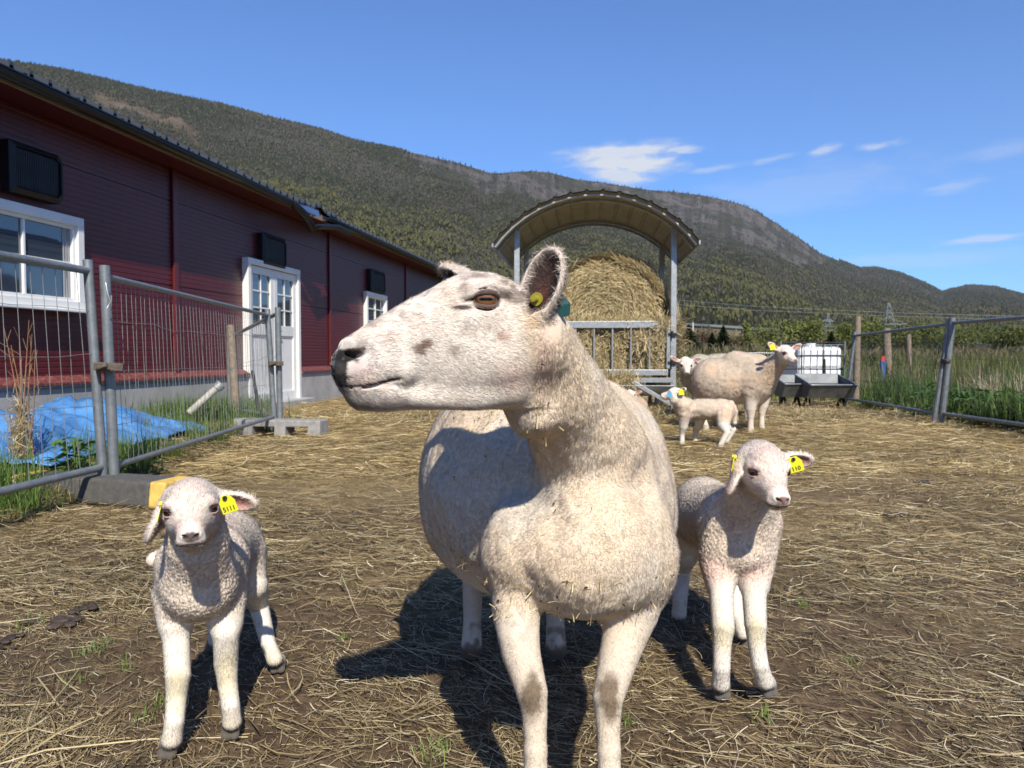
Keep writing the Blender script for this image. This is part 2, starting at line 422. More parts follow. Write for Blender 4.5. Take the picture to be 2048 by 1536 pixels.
def make_grass():
    r = np.random.default_rng(31)
    def area(N, fn):
        x, y = fn(N); g = grass_mask(x, y); k = (g > .35 + .4 * r.random(len(x))) & (wall_side(x, y) > .06); return x[k], y[k]
    def left(N):
        y = 2.4 + r.random(N) ** 1.1 * 9; return -2.1 - r.random(N) * 2.6, y
    L = []
    x, y = area(42000, left)
    cl = fbm(np.stack([x, y, 0 * x], 1), 2.2, 3, 51)
    L.append(blades(x, y, .05 + .10 * np.clip(cl * 2 - .7, 0, 1), .0022, r, (.10, .17, .03), (.19, .22, .06)))
    k = cl > .52; L.append(blades(x[k], y[k], .22, .003, r, (.09, .17, .03), (.16, .25, .06), .5))
    k = r.random(len(x)) < .3; L.append(blades(x[k] + .02, y[k], .09, .0018, r, (.42, .34, .16), (.3, .22, .1), 1.0))
    # long tuft by the wall under the downpipe
    t0 = G(395, 850); n = 2600; a = r.normal(0, .42, n); b = r.normal(0, .30, n)
    gx, gy = t0.x + a * .9, t0.y + b; kk = wall_side(gx, gy) > .08; L.append(blades(gx[kk], gy[kk], .30, .004, r, (.08, .16, .035), (.17, .24, .07), .55))
    merge_blades('grass_strip', L, 'fresh green grass growing between the barn and the mesh fence')
    # beyond the right-hand fence
    L = []
    N = 60000; y = 6.5 + r.random(N) ** .9 * 18; x = 3.4 + r.random(N) * (y * .75 - 1.8); g = grass_mask(x, y); k = g > .4; x, y = x[k], y[k]
    cl = fbm(np.stack([x, y, 0 * x], 1), .9, 3, 52)
    L.append(blades(x, y, .12 + .32 * np.clip(cl * 2 - .55, 0, 1), .006, r, (.07, .14, .025), (.16, .22, .05), .45))
    k = cl > .55; L.append(blades(x[k], y[k], .5, .007, r, (.05, .11, .025), (.12, .19, .045), .4))
    merge_blades('grass_verge', L, 'lush green grass and nettles behind the mesh fence beyond the pen')
    # small green shoots in the mud
    L = []
    for (px, py, s) in [(315, 1425, 1.0), (180, 1310, .7), (150, 1357, .7), (870, 1500, .9), (700, 1170, .6), (1530, 1430, .6), (1605, 1218, .7), (215, 1290, .5), (250, 1330, .6), (1025, 1310, .5), (60, 1250, .9), (690, 1275, .5), (1250, 1440, .5), (1700, 1330, .4)]:
        p = G(px, py); n = int(38 * s); L.append(blades(p.x + r.normal(0, .028 * s, n), p.y + r.normal(0, .03 * s, n), .035 * s + .01, .0014, r, (.16, .24, .05), (.26, .34, .10), .7))
    merge_blades('grass_shoots', L, 'small bright green shoots poking through the trampled mud')
make_grass()

# droppings lying in the pen
m_dung = simple('dung', (.06, .042, .03), .6, var=.5, scale=60, bump=.8, bscale=120)
def dropping(px, py, size, label, seed):
    r = np.random.default_rng(seed); p = G(px, py, .01); z0 = gz(p.x, p.y)
    bm = bmesh.new()
    for k in range(int(7 + 5 * size / .05)):
        q = Vector((p.x + r.normal(0, size), p.y + r.normal(0, size * .7), z0 + .006 + abs(r.normal(0, .006)))); 
        m = Matrix.LocRotScale(q, Matrix.Rotation(r.random() * 6, 3, 'Z').to_quaternion(), Vector((1.3, .9, .38)) * (size * (.25 + .25 * r.random())))
        bmesh.ops.create_icosphere(bm, subdivisions=3, radius=1, matrix=m)
    vs = np.array([v.co[:] for v in bm.verts]); d = (fbm(vs, 90, 3, seed) - .5) * size * .35; ctr = vs.mean(0)
    for v, dd in zip(bm.verts, d): v.co += (v.co - Vector(ctr)).normalized() * float(dd)
    me = bpy.data.meshes.new('dropping'); bm.to_mesh(me); bm.free(); me.polygons.foreach_set('use_smooth', [True] * len(me.polygons))
    o = link('dropping', me, m_dung); tag(o, label, 'dung', 'droppings in the pen')
dropping(125, 1235, .05, 'biggest dark flattened dropping beside the front lamb with the 5111 tag', 1)
dropping(165, 1212, .035, 'dark dropping just behind the biggest flattened one', 2)
dropping(8, 1275, .03, 'dark dropping at the very edge of the picture on the fence side', 3)
dropping(1785, 1027, .045, 'dark dropping in the open straw beside the standing lamb with the 110 tag', 4)
dropping(1846, 965, .03, 'small dark dropping farther off in the straw towards the far mesh fence', 5)
dropping(730, 1090, .025, 'small dark dropping near the belly of the big ewe', 6)
# ---------------------------------------------------------------- red barn
def make_barn():
    T0, T1 = -10.5, wall_t(962); ZP, ZE = 0.52, 3.04; OV = 0.38
    base = wp((T0 + T1) / 2, -4, 0)
    b = thing('barn', 'long dark red barn with ribbed metal walls, concrete plinth and a broken gutter', 'barn', base, -UA)
    # painted steel
    t = NT('dark red painted steel'); f = t.noise(1.2, 6, .6); f2 = t.noise(40, 4, .6)
    t.col(t.mix(1.0, t.ramp(f, [(.3, (.085, .0085, .0125)), (.7, (.112, .011, .0145))]), t.ramp(t.noise(3, 7, .7, stretch=(4, 4, .5)), [(.3, .78), (.7, 1.12)]), 'MULTIPLY')); t.set(Roughness=.42, Specular_IOR_Level=.5)
    m_red = t.m
    m_trim = simple('red steel trim', (.11, .012, .013), .42, var=.12)
    t = NT('red sill with splashes'); t.col(t.ramp(t.noise(30, 6, .7), [(.45, (.13, .022, .02)), (.66, (.26, .12, .10)), (.72, (.14, .025, .022))])); t.set(Roughness=.6); m_sill = t.m
    m_conc = simple('rough grey concrete', (.36, .35, .34), .9, var=.18, scale=3, bump=.5, bscale=30)
    m_white = simple('white painted wood', (.76, .76, .74), .45, var=.05, scale=5)
    m_black = simple('black plastic', (.004, .004, .005), .5, var=.3)
    m_gut = simple('black gutter', (.008, .009, .011), .35, var=.3)
    m_soff = simple('bare wood fascia', (.26, .20, .13), .8, var=.2, scale=12)
    m_roof = simple('grey black roof sheet', (.04, .045, .052), .4, var=.2, scale=3)
    t = NT('window glass'); t.col((.035, .05, .075)); t.set(Roughness=.03, Specular_IOR_Level=1.0, IOR=1.7); m_glass = t.m
    m_cur = simple('white curtain', (.30, .31, .32), .8, var=.1)
    # walls: ribbed sheet on the visible side (real grooves)
    mb = MB(); prof = []; z = ZP
    pitch = .0565
    while z < ZE:
        seam = any(abs(z - s) < pitch * .5 for s in (1.58, 2.60))
        dpt = .012 if seam else .0035
        prof += [(z, 0), (z + pitch * .62, 0), (z + pitch * .70, -dpt), (z + pitch * .90, -dpt), (z + pitch * .97, 0)]; z += pitch
    ops = []    # openings handled by frames in front
    mb.sheet([[wp(T0, o, zz) for zz, o in prof], [wp(T1, o, zz) for zz, o in prof]], False)
    H = Vector((0, 0, 1))
    mb.box(wp((T0 + T1) / 2, -4.06, (ZP + ZE) / 2), (8.0, T1 - T0 - .02, ZE - ZP - .01), Matrix.Rotation(-UA, 3, 'Z'))
    # gable
    g0 = [wp(T1, 0, ZE), wp(T1, -8.1, ZE), wp(T1, -4.05, ZE + 1.9)]
    mb.prism(g0, -WU * (T1 - T0))
    mb.build('wall', m_red, b)
    for k, px in enumerate((352, 660, 812, 893)):
        tt = wall_t(px); MB().box(wp(tt, .018, (ZP + ZE) / 2), (.03, .10, ZE - ZP), Matrix.Rotation(-UA, 3, 'Z')).build('trim_strip', m_trim, b, .006)
    tt = -7.9; MB().box(wp(tt, .018, (ZP + ZE) / 2), (.03, .10, ZE - ZP), Matrix.Rotation(-UA, 3, 'Z')).build('trim_strip', m_trim, b, .006)
    # plinth + sill, interrupted at the door
    td0, td1 = wall_t(487), wall_t(592)
    R = Matrix.Rotation(-UA, 3, 'Z')
    for a, c in ((T0, td0 - .02), (td1 + .02, T1 + .05)):
        MB().box(wp((a + c) / 2, -.12, .23), (.40, c - a, .52), R).build('plinth', m_conc, b, .01)
        s = MB(); s.prism([wp(a, .00, .60), wp(a, .115, .535), wp(a, .115, .512), wp(a, .0, .512)], WU * (c - a)); s.build('sill', m_sill, b)
        MB().box(wp((a + c) / 2, .09, .500), (.03, c - a, .022), R).build('drip_edge', simple('dull zinc flashing', (.22, .22, .23), .5, var=.2), b)
    # roof
    tan = .47; ro = MB(); rib = .215; ze = ZE + .13
    prof = []; tcur = T0 - .3
    while tcur < T1 + .4:
        prof += [(tcur, 0), (tcur + rib * .70, 0), (tcur + rib * .74, .058), (tcur + rib * .90, .058), (tcur + rib * .97, 0)]; tcur += rib
    hole = (wall_t(545), wall_t(640))
    def edge_drop(t_):
        "the sheet edge is bent where the gutter tore"
        u = (t_ - hole[0]) / (hole[1] - hole[0])
        return (.10 * math.sin(math.pi * u) * (.6 + .4 * math.sin(u * 17)) if 0 < u < 1 else 0)
    rows = []
    for i, o in enumerate((OV + .06, OV - .25, .0, -4.05)):
        rows.append([wp(t_, o, ze + (OV - o) * tan + h + (edge_drop(t_) if i == 0 else 0)) for t_, h in prof])
    ro.sheet(rows, False)
    rows = [[wp(t_, o, ze + (OV - (-8.1 - o if o < -4.05 else o)) * tan + h) for t_, h in prof] for o in (-4.05, -8.6)]
    ro.sheet(rows, False)
    # thickness of the edge (dark ends of the ribs)
    ro.sheet([[wp(t_, OV + .062, ze - .028 * tan + h - .03 + edge_drop(t_)) for t_, h in prof], [wp(t_, OV + .062, ze - .028 * tan + h + edge_drop(t_)) for t_, h in prof]], False)
    ro.build('roof', m_roof, b, fix=False)
    # soffit and fascia boards
    so = MB()
    so.box(wp((T0 + T1) / 2, OV / 2 + .0, ZE + .02), (OV - .02, T1 - T0 + .5, .025), R); so.build('soffit', m_red, b); so = MB()
    so.box(wp((T0 + T1) / 2, OV + .005, ZE + .045), (.022, T1 - T0 + .5, .10), R)
    so.build('fascia', m_soff, b, .003)
    # gutter: straight run, torn and sagging part, straight run
    def gut(pts, name='gutter'):
        g = MB(); n = 8; rows = []
        for p in pts:
            rows.append([p + WN * (math.cos(a) * .062) + Vector((0, 0, -abs(math.sin(a)) * .07)) for a in [math.pi * k / n for k in range(n + 1)]])
        g.sheet(rows, True)
        g.sheet([[r[0] + WN * .0, r[0] + Vector((0, 0, .012))] for r in rows], False)
        o = g.build(name, m_gut, b, fix=False); md = o.modifiers.new('s', 'SOLIDIFY'); md.thickness = .006; return o
    go = OV + .075; gzz = ZE + .070
    h0, h1, h2 = wall_t(530), wall_t(566), wall_t(608)
    gut([wp(T0, go, gzz), wp(h0 - 2, go, gzz), wp(h0, go, gzz - .02)])
    gut([wp(h0 - .02, go + .01, gzz - .02), wp((h0 + h1) / 2, go + .03, gzz - .10), wp(h1, go + .05, gzz - .30)])
    gut([wp(h1 - .02, go + .06, gzz - .27), wp(h1 + .35, go + .05, gzz - .20), wp(h2 + .2, go + .05, gzz - .10), wp(h2 + .9, go + .03, gzz - .11)])
    gut([wp(h2 - .1, go, gzz - .01), wp(h2 + 1.5, go, gzz), wp(T1 + .25, go, gzz)])
    # brackets
    t_ = T0 + .3
    while t_ < T1:
        br = MB()
        if not (h0 < t_ < h2): br.bar(wp(t_, go - .07, gzz + .03), wp(t_, go + .072, gzz + .02), .03, .004); br.bar(wp(t_, go + .068, gzz + .02), wp(t_, go + .03, gzz - .07), .03, .004, (1, 0, 0)); br.build('gutter_bracket', m_gut, b)
        t_ += .62
    sh = MB(); sh.sheet([[wp(h1 - .35, OV + .02, ZE + .12), wp(h1 + .35, OV + .10, ZE + .10)], [wp(h1 - .25, OV + .10, ZE + .00), wp(h1 + .15, OV + .20, ZE - .04)]], False)
    o = sh.build('torn_flashing', simple('bare bent aluminium', (.55, .56, .57), .3, 1.0, .1), b, fix=False)
    tag(o, 'torn and bent bright metal flashing')
    rb = MB(); rb.bar(wp(h1 - .9, OV - .02, ZE + .14), wp(h2 - .1, OV - .02, ZE + .135), .03, .10); rb.build('eaves_board', simple('splintered brown board', (.16, .07, .03), .8, var=.4), b)
    # windows
    def window(pa, pb, ztop, zbot, cols, rows_, curtain=True, fw=.085):
        ta, tb = wall_t(pa), wall_t(pb); w = tb - ta; c = (ta + tb) / 2; zc = (ztop + zbot) / 2; h = ztop - zbot
        f = MB(); d = .09
        f.box(wp(c, .035, ztop - fw / 2), (d, w, fw), R); f.box(wp(c, .035, zbot + fw / 2), (d, w, fw), R)
        f.box(wp(ta + fw / 2, .035, zc), (d, fw, h - 2 * fw), R); f.box(wp(tb - fw / 2, .035, zc), (d, fw, h - 2 * fw), R)
        fr = f.build('window', m_white, b, .004)
        i = fw; s = .035; sf = MB()
        sf.box(wp(c, .02, ztop - i - s / 2), (.05, w - 2 * i, s), R); sf.box(wp(c, .02, zbot + i + s / 2), (.05, w - 2 * i, s), R)
        sf.box(wp(ta + i + s / 2, .02, zc), (.05, s, h - 2 * i - 2 * s), R); sf.box(wp(tb - i - s / 2, .02, zc), (.05, s, h - 2 * i - 2 * s), R)
        for k in range(1, cols):
            sf.box(wp(ta + i + (w - 2 * i) * k / cols, .018, zc), (.03, .028, h - 2 * i - 2 * s), R)
        for k in range(1, rows_):
            sf.box(wp(c, .019, zbot + i + (h - 2 * i) * k / rows_), (.02, w - 2 * i - 2 * s, .024), R)
        sf.build('frame', m_white, fr, .003)
        MB().box(wp(c, .006, zc), (.006, w - 2 * i, h - 2 * i), R).build('pane', m_glass, fr)
        MB().box(wp(c, .11, zbot - .012), (.09, w + .04, .022), R).build('sill', m_white, fr, .003)
        if curtain:
            cu = MB(); rr = []
            for k in range(15):
                u = k / 14; rr.append([wp(tb - i - s - .01 - u * .10, .0115 + .004 * math.sin(u * 19), zz) for zz in (zbot + i + s, ztop - i - s)])
            cu.sheet(rr, True); cu.build('curtain', m_cur, fr, fix=False)
    window(-89, 160, 2.16, 1.24, 2, 2)
    window(728, 769, 2.13, 1.18, 2, 3, fw=.08)
    # black ventilation hoods
    def vent(pa, pb, ztop, zbot):
        ta, tb = wall_t(pa), wall_t(pb); d = .12; c = .06
        poly = [(ta, zbot), (tb - c, zbot), (tb, zbot + c), (tb, ztop - c), (tb - c, ztop), (ta + .01, ztop), (ta, ztop - .01)]
        f = MB(); outer = [wp(a, .0, z_) for a, z_ in poly]; outer2 = [wp(a, d * .75, z_) for a, z_ in poly]; 
        cx = (ta + tb) / 2; cz = (ztop + zbot) / 2
        inn = [wp(cx + (a - cx) * .84, d, cz + (z_ - cz) * .80) for a, z_ in poly]; inn2 = [wp(cx + (a - cx) * .82, d - .05, cz + (z_ - cz) * .78) for a, z_ in poly]
        n = len(poly); vs = outer + outer2 + inn + inn2
        fs = [(i + k * n, (i + 1) % n + k * n, (i + 1) % n + (k + 1) * n, i + (k + 1) * n) for k in range(3) for i in range(n)]
        f.add(vs, fs + [tuple(range(3 * n, 4 * n))])
        v = f.build('vent_hood', m_black, b, .006, fix=False)
        g = MB(); k = 0; wdt = (tb - ta) * .78; nn = max(8, int(wdt / .021))
        for k in range(nn):
            a = cx - wdt / 2 + wdt * (k + .5) / nn; g.box(wp(a, d - .028, cz), (.016, .007, (ztop - zbot) * .74), R)
        g.build('grille', simple('grey plastic slats', (.035, .04, .045), .5, var=.2), v)
    vent(10, 118, 2.70, 2.24); vent(517, 565, 2.62, 2.15); vent(735, 764, 2.62, 2.15)
    # double door
    ta, tb = td0, td1; w = tb - ta; c = (ta + tb) / 2; zt, zb = 2.20, .06; fw = .085
    f = MB(); f.box(wp(c, .035, zt - fw / 2), (.12, w, fw), R); f.box(wp(ta + fw / 2, .035, (zt + zb) / 2 - fw / 2), (.12, fw, zt - zb - fw), R); f.box(wp(tb - fw / 2, .035, (zt + zb) / 2 - fw / 2), (.12, fw, zt - zb - fw), R)
    dr = f.build('door_frame', m_white, b, .004)
    MB().box(wp(c, .05, .02), (.45, w + .25, .14), R).build('door_step', m_conc, b, .012)
    lw = (w - 2 * fw - .012) / 2
    for s, a0 in ((0, ta + fw + .003), (1, ta + fw + lw + .009)):
        d = MB(); a1 = a0 + lw; cc = (a0 + a1) / 2; st = .11
        dz = zt - fw - .01; db = zb + .01; mz = 1.18; dd = .05; oo = .03
        d.box(wp(a0 + st / 2, oo, (dz + db) / 2), (dd, st, dz - db), R); d.box(wp(a1 - st / 2, oo, (dz + db) / 2), (dd, st, dz - db), R)
        for z_, hh in ((dz - st / 2, st), (mz, .16), (db + .08, .16)): d.box(wp(cc, oo, z_), (dd, lw - 2 * st, hh), R)
        d.box(wp(cc, oo - .012, (mz - .08 + db + .16) / 2), (.03, lw - 2 * st, mz - .08 - db - .16), R)
        nb = 5
        lf = d.build('door', m_white, b, .004)
        gl = MB(); gl.box(wp(cc, oo - .01, (dz - st + mz + .08) / 2), (.008, lw - 2 * st, dz - st - mz - .08), R); gl.build('pane', m_glass, lf)
        mu = MB(); mu.box(wp(cc, oo + .004, (dz - st + mz + .08) / 2), (.014, .022, dz - st - mz - .08), R)
        for q in (1, 2): mu.box(wp(cc, oo + .003, mz + .08 + (dz - st - mz - .08) * q / 3), (.012, lw - 2 * st, .022), R)
        mu.build('muntin', m_white, lf)
        for z_ in (.35, 1.15, 1.95):
            hx = a0 - .01 if s == 0 else a1 + .01
            MB().tube([wp(hx, oo + .04, z_ - .05), wp(hx, oo + .04, z_ + .05)], .014, 8).build('hinge', m_white, lf)
    hd = MB(); hx = ta + fw + lw + .05; hd.bar(wp(hx, .07, 1.10), wp(hx - .0, .07, 1.28), .03, .012, (1, 0, 0)); hd.bar(wp(hx, .095, 1.17), wp(hx + .11, .095, 1.17), .02, .02); hd.bar(wp(hx, .06, 1.17), wp(hx, .10, 1.17), .018, .018)
    hd.build('handle', simple('steel door handle', (.5, .5, .5), .3, 1.0), dr)
make_barn()
# ---------------------------------------------------------------- one continuous skin from smoothly joined volumes
def V3(p): return np.array([p[0], p[1], p[2]], np.float32)
class Sdf:
    def __init__(s): s.p = []
    def _add(s, fn, lo, hi, k, op): s.p.append((fn, np.asarray(lo, np.float32), np.asarray(hi, np.float32), k, op)); return s
    def cone(s, a, b, ra, rb, k=.02, op='u'):
        a, b = V3(a), V3(b); ba = b - a; L2 = float((ba ** 2).sum()) + 1e-12
        def fn(x, y, z):
            px, py, pz = x - a[0], y - a[1], z - a[2]
            t = np.clip((px * ba[0] + py * ba[1] + pz * ba[2]) / L2, 0, 1)
            return np.sqrt((px - t * ba[0]) ** 2 + (py - t * ba[1]) ** 2 + (pz - t * ba[2]) ** 2) - (ra + (rb - ra) * t)
        r = max(ra, rb); return s._add(fn, np.minimum(a, b) - r, np.maximum(a, b) + r, k, op)
    def chain(s, pts, rads, k=.02, op='u', k0=None):
        A = [V3(p) for p in pts]; seg = []; ki = min(k, .010) * .6
        for i in range(len(A) - 1):
            if float(np.abs(A[i + 1] - A[i]).max()) < 1e-6: continue
            seg.append((A[i], A[i + 1] - A[i], rads[i], rads[i + 1], float(((A[i + 1] - A[i]) ** 2).sum())))
        def fn(x, y, z):
            v = None
            for a, ba, ra, rb, L2 in seg:
                px, py, pz = x - a[0], y - a[1], z - a[2]
                t = np.clip((px * ba[0] + py * ba[1] + pz * ba[2]) / L2, 0, 1)
                d = np.sqrt((px - t * ba[0]) ** 2 + (py - t * ba[1]) ** 2 + (pz - t * ba[2]) ** 2) - (ra + (rb - ra) * t)
                if v is None: v = d
                else: h = np.maximum(ki - np.abs(v - d), 0); v = np.minimum(v, d) - h * h / (4 * ki) * .3
            return v
        lo = np.min([a - r for a, r in zip(A, rads)], 0); hi = np.max([a + r for a, r in zip(A, rads)], 0)
        return s._add(fn, lo, hi, k0 if k0 is not None else k, op)
    def ell(s, c, r, R=None, k=.02, op='u'):
        "R: 3 rows = local axes in world"
        c = V3(c); r = np.asarray(r, np.float32); R = np.eye(3, dtype=np.float32) if R is None else np.asarray([list(q) for q in R], np.float32)
        def fn(x, y, z):
            px, py, pz = x - c[0], y - c[1], z - c[2]; k0 = 0; k1 = 0
            for i in range(3):
                q = px * R[i, 0] + py * R[i, 1] + pz * R[i, 2]
                k0 = k0 + (q / r[i]) ** 2; k1 = k1 + (q / r[i] ** 2) ** 2
            k0 = np.sqrt(k0); return k0 * (k0 - 1) / np.maximum(np.sqrt(k1), 1e-6)
        ext = np.sqrt(((R * r[:, None]) ** 2).sum(0)); return s._add(fn, c - ext, c + ext, k, op)
    def fn(s, f, lo, hi, k=.02, op='u'): return s._add(f, lo, hi, k, op)
    @staticmethod
    def comb(v, d, k, op):
        if op == 'u':
            h = np.maximum(k - np.abs(v - d), 0); return np.minimum(v, d) - h * h / (4 * k)
        h = np.maximum(k - np.abs(v + d), 0); return np.maximum(v, -d) + h * h / (4 * k)
    def pts(s, P):
        v = np.full(len(P), .05, np.float32)
        for f, lo, hi, k, op in s.p:
            m = k + .012; idx = np.nonzero(((P > lo - m) & (P < hi + m)).all(1))[0]
            if len(idx) == 0: continue
            q = P[idx]; v[idx] = s.comb(v[idx], f(q[:, 0], q[:, 1], q[:, 2]), k, op)
        return v
    def grid(s, X, Y, Z):
        v = np.full((len(X), len(Y), len(Z)), .05, np.float32)
        for f, lo, hi, k, op in s.p:
            m = k + .012; sl = []
            for A, l, h in ((X, lo[0], hi[0]), (Y, lo[1], hi[1]), (Z, lo[2], hi[2])):
                a = max(0, np.searchsorted(A, l - m) - 1); b = min(len(A), np.searchsorted(A, h + m) + 1); sl.append(slice(a, b))
            if any(q.stop <= q.start for q in sl): continue
            d = f(X[sl[0]][:, None, None], Y[sl[1]][None, :, None], Z[sl[2]][None, None, :])
            v[tuple(sl)] = s.comb(v[tuple(sl)], d.astype(np.float32), k, op)
        return v
    def mesh(s, X, Y, Z, proj=2):
        X, Y, Z = [np.asarray(a, np.float32) for a in (X, Y, Z)]
        v = s.grid(X, Y, Z); neg = v < 0; nx, ny, nz = v.shape
        c = np.zeros((nx - 1, ny - 1, nz - 1), np.uint8)
        for a in (0, 1):
            for b in (0, 1):
                for d in (0, 1): c += neg[a:nx - 1 + a, b:ny - 1 + b, d:nz - 1 + d]
        I, J, K = np.nonzero((c > 0) & (c < 8)); N = len(I)
        idm = np.full(c.shape, -1, np.int32); idm[I, J, K] = np.arange(N)
        acc = np.zeros((N, 3), np.float32); cnt = np.zeros(N, np.float32)
        A3 = [X, Y, Z]; ijk = [I, J, K]
        for ax in range(3):
            o = [q for q in range(3) if q != ax]
            for a in (0, 1):
                for b in (0, 1):
                    i0 = [I, J, K]; i0 = [q.copy() for q in i0]; i0[o[0]] = i0[o[0]] + a; i0[o[1]] = i0[o[1]] + b
                    i1 = [q.copy() for q in i0]; i1[ax] = i1[ax] + 1
                    v0 = v[i0[0], i0[1], i0[2]]; v1 = v[i1[0], i1[1], i1[2]]; m = (v0 < 0) != (v1 < 0)
                    t = np.where(m, v0 / np.where(m, v0 - v1, 1), 0)
                    for q in range(3):
                        p0 = A3[q][i0[q]]; p1 = A3[q][i1[q]]; acc[:, q] += np.where(m, p0 + (p1 - p0) * t, 0)
                    cnt += m
        P = acc / cnt[:, None]; F = []
        for ax in range(3):
            o = [q for q in range(3) if q != ax]
            s0 = [slice(None)] * 3; s1 = [slice(None)] * 3; s0[ax] = slice(0, -1); s1[ax] = slice(1, None)
            for q in o: s0[q] = slice(1, -1); s1[q] = slice(1, -1)
            a = neg[tuple(s0)]; b = neg[tuple(s1)]; idx = list(np.nonzero(a != b)); flip = a[tuple(idx)]
            for q in o: idx[q] = idx[q] + 1
            def cell(d0, d1):
                w = [q.copy() for q in idx]; w[o[0]] = w[o[0]] - d0; w[o[1]] = w[o[1]] - d1; return idm[w[0], w[1], w[2]]
            q4 = np.stack([cell(1, 1), cell(0, 1), cell(0, 0), cell(1, 0)], 1)
            if ax == 1: flip = ~flip
            q4 = np.where(flip[:, None], q4, q4[:, ::-1]); F.append(q4)
        F = np.concatenate(F); F = F[(F >= 0).all(1)]
        e = 4e-4
        for it in range(proj):
            d = s.pts(P); g = s.grad(P); P = P - np.clip(d, -.003, .003)[:, None] * unit(g)
        return P, F, unit(s.grad(P))
    def grad(s, P, e=6e-4):
        g = np.zeros_like(P)
        for q in range(3):
            o = np.zeros(3, np.float32); o[q] = e; g[:, q] = (s.pts(P + o) - s.pts(P - o)) / (2 * e)
        return g
def axis(lo, hi, step, fine=None, fstep=None):
    if fine is None: return np.arange(lo, hi + step, step, dtype=np.float32)
    a = np.arange(lo, fine[0], step); b = np.arange(fine[0], fine[1], fstep); c = np.arange(fine[1], hi + step, step)
    return np.concatenate([a, b, c]).astype(np.float32)
def smoothstep(a, b, x): t = np.clip((x - a) / (b - a), 0, 1); return t * t * (3 - 2 * t)
def blob(P, c, r, soft=.35):
    "1 inside an ellipsoid, fading to 0"
    d = np.sqrt((((P - V3(c)) / np.asarray(r, np.float32)) ** 2).sum(1)); return 1 - smoothstep(1 - soft, 1 + soft, d)
def lerp(a, b, t): return a * (1 - t[:, None]) + np.asarray(b, np.float32) * t[:, None]

def vnormals(P, F):
    n = np.cross(P[F[:, 2]] - P[F[:, 0]], P[F[:, 3]] - P[F[:, 1]]); o = np.zeros_like(P)
    for i in range(4):
        for q in range(3): o[:, q] += np.bincount(F[:, i], n[:, q], len(P))
    return unit(o)
def fur(name, P, F, Nn, colr, count, length, direc, lift, width, m, parent, seed=1, weight=None, var=.22, curl=.25, jitter=.35, ends=None):
    "short hairs standing on the skin as one mesh of tapered blades. length: per-vertex; direc: per-vertex comb direction (tangent); lift: per-vertex 0 flat .. 1 upright"
    r = np.random.default_rng(seed)
    a, b, c = P[F[:, 0]], P[F[:, 1]], P[F[:, 2]]; d4 = P[F[:, 3]]
    area = np.linalg.norm(np.cross(c - a, d4 - b), axis=1) * .5
    L = length[F].mean(1); w = area * (L > 1e-5)
    if weight is not None: w = w * weight[F].mean(1)
    fi = r.choice(len(F), count, p=w / w.sum()); u, v = r.random(count)[:, None], r.random(count)[:, None]
    def bil(A): A0, A1, A2, A3 = A[F[fi, 0]], A[F[fi, 1]], A[F[fi, 2]], A[F[fi, 3]]; return (A0 * (1 - u) + A1 * u) * (1 - v) + (A3 * (1 - u) + A2 * u) * v
    p = bil(P); n = unit(bil(Nn)); cc = bil(colr); ln = bil(length[:, None])[:, 0] * np.exp(r.normal(0, .28, count)); li = bil(lift[:, None])
    t = bil(direc) + r.normal(0, 1, (count, 3)) * jitter; t = unit(t - n * (t * n).sum(1, keepdims=True))
    d0 = unit(t * (1 - li) + n * li); side = unit(np.cross(d0, n) + 1e-6)
    d1 = unit(t * (1 - li * .55) + n * li * .55 + side * r.normal(0, curl, (count, 1)))
    K = 3; l = ln[:, None]
    p0 = p - n * .0006; p1 = p0 + d0 * l * .55; p2 = p1 + d1 * l * .45
    pts = np.stack([p0, p1, p2], 1)
    cc = cc * (1 + r.normal(0, var, (count, 1)) * .5)
    if ends is not None: cc = cc * ends
    o = ribbons(name, pts, width * (.7 + .6 * r.random(count)), side, np.clip(cc, 0, 1), m, parent, taper=([0, .5, 1], [1, .75, .12]), nrm=unit(n * .85 + d0 * .25))
    return o
# ---------------------------------------------------------------- materials for the sheep
m_skin = attr_mat('wool skin', rough=.95, noise=.10, scale=45, spec=.1, bump=.35, bscale=260, bdist=.003, sheen=.15)
m_fur = attr_mat('wool fibres', rough=.85, noise=.0, scale=10, spec=.15, use_n=True, trans=.18)
t_ = NT('wet sheep eye'); a_ = t_.attr('Col'); t_.col(a_.outputs['Color']); t_.set(Roughness=.06, Specular_IOR_Level=.35, Coat_Weight=.35, Coat_Roughness=.03); m_eye = t_.m
m_tag_y = simple('yellow plastic tag', (.80, .78, .03), .4, var=.05)
m_tag_g = simple('dark green plastic tag', (.006, .05, .047), .35, var=.1)
m_tag_b = simple('light blue plastic tag', (.12, .42, .62), .4, var=.1)
m_ink = simple('black tag lettering', (.02, .02, .02), .6, var=.1)

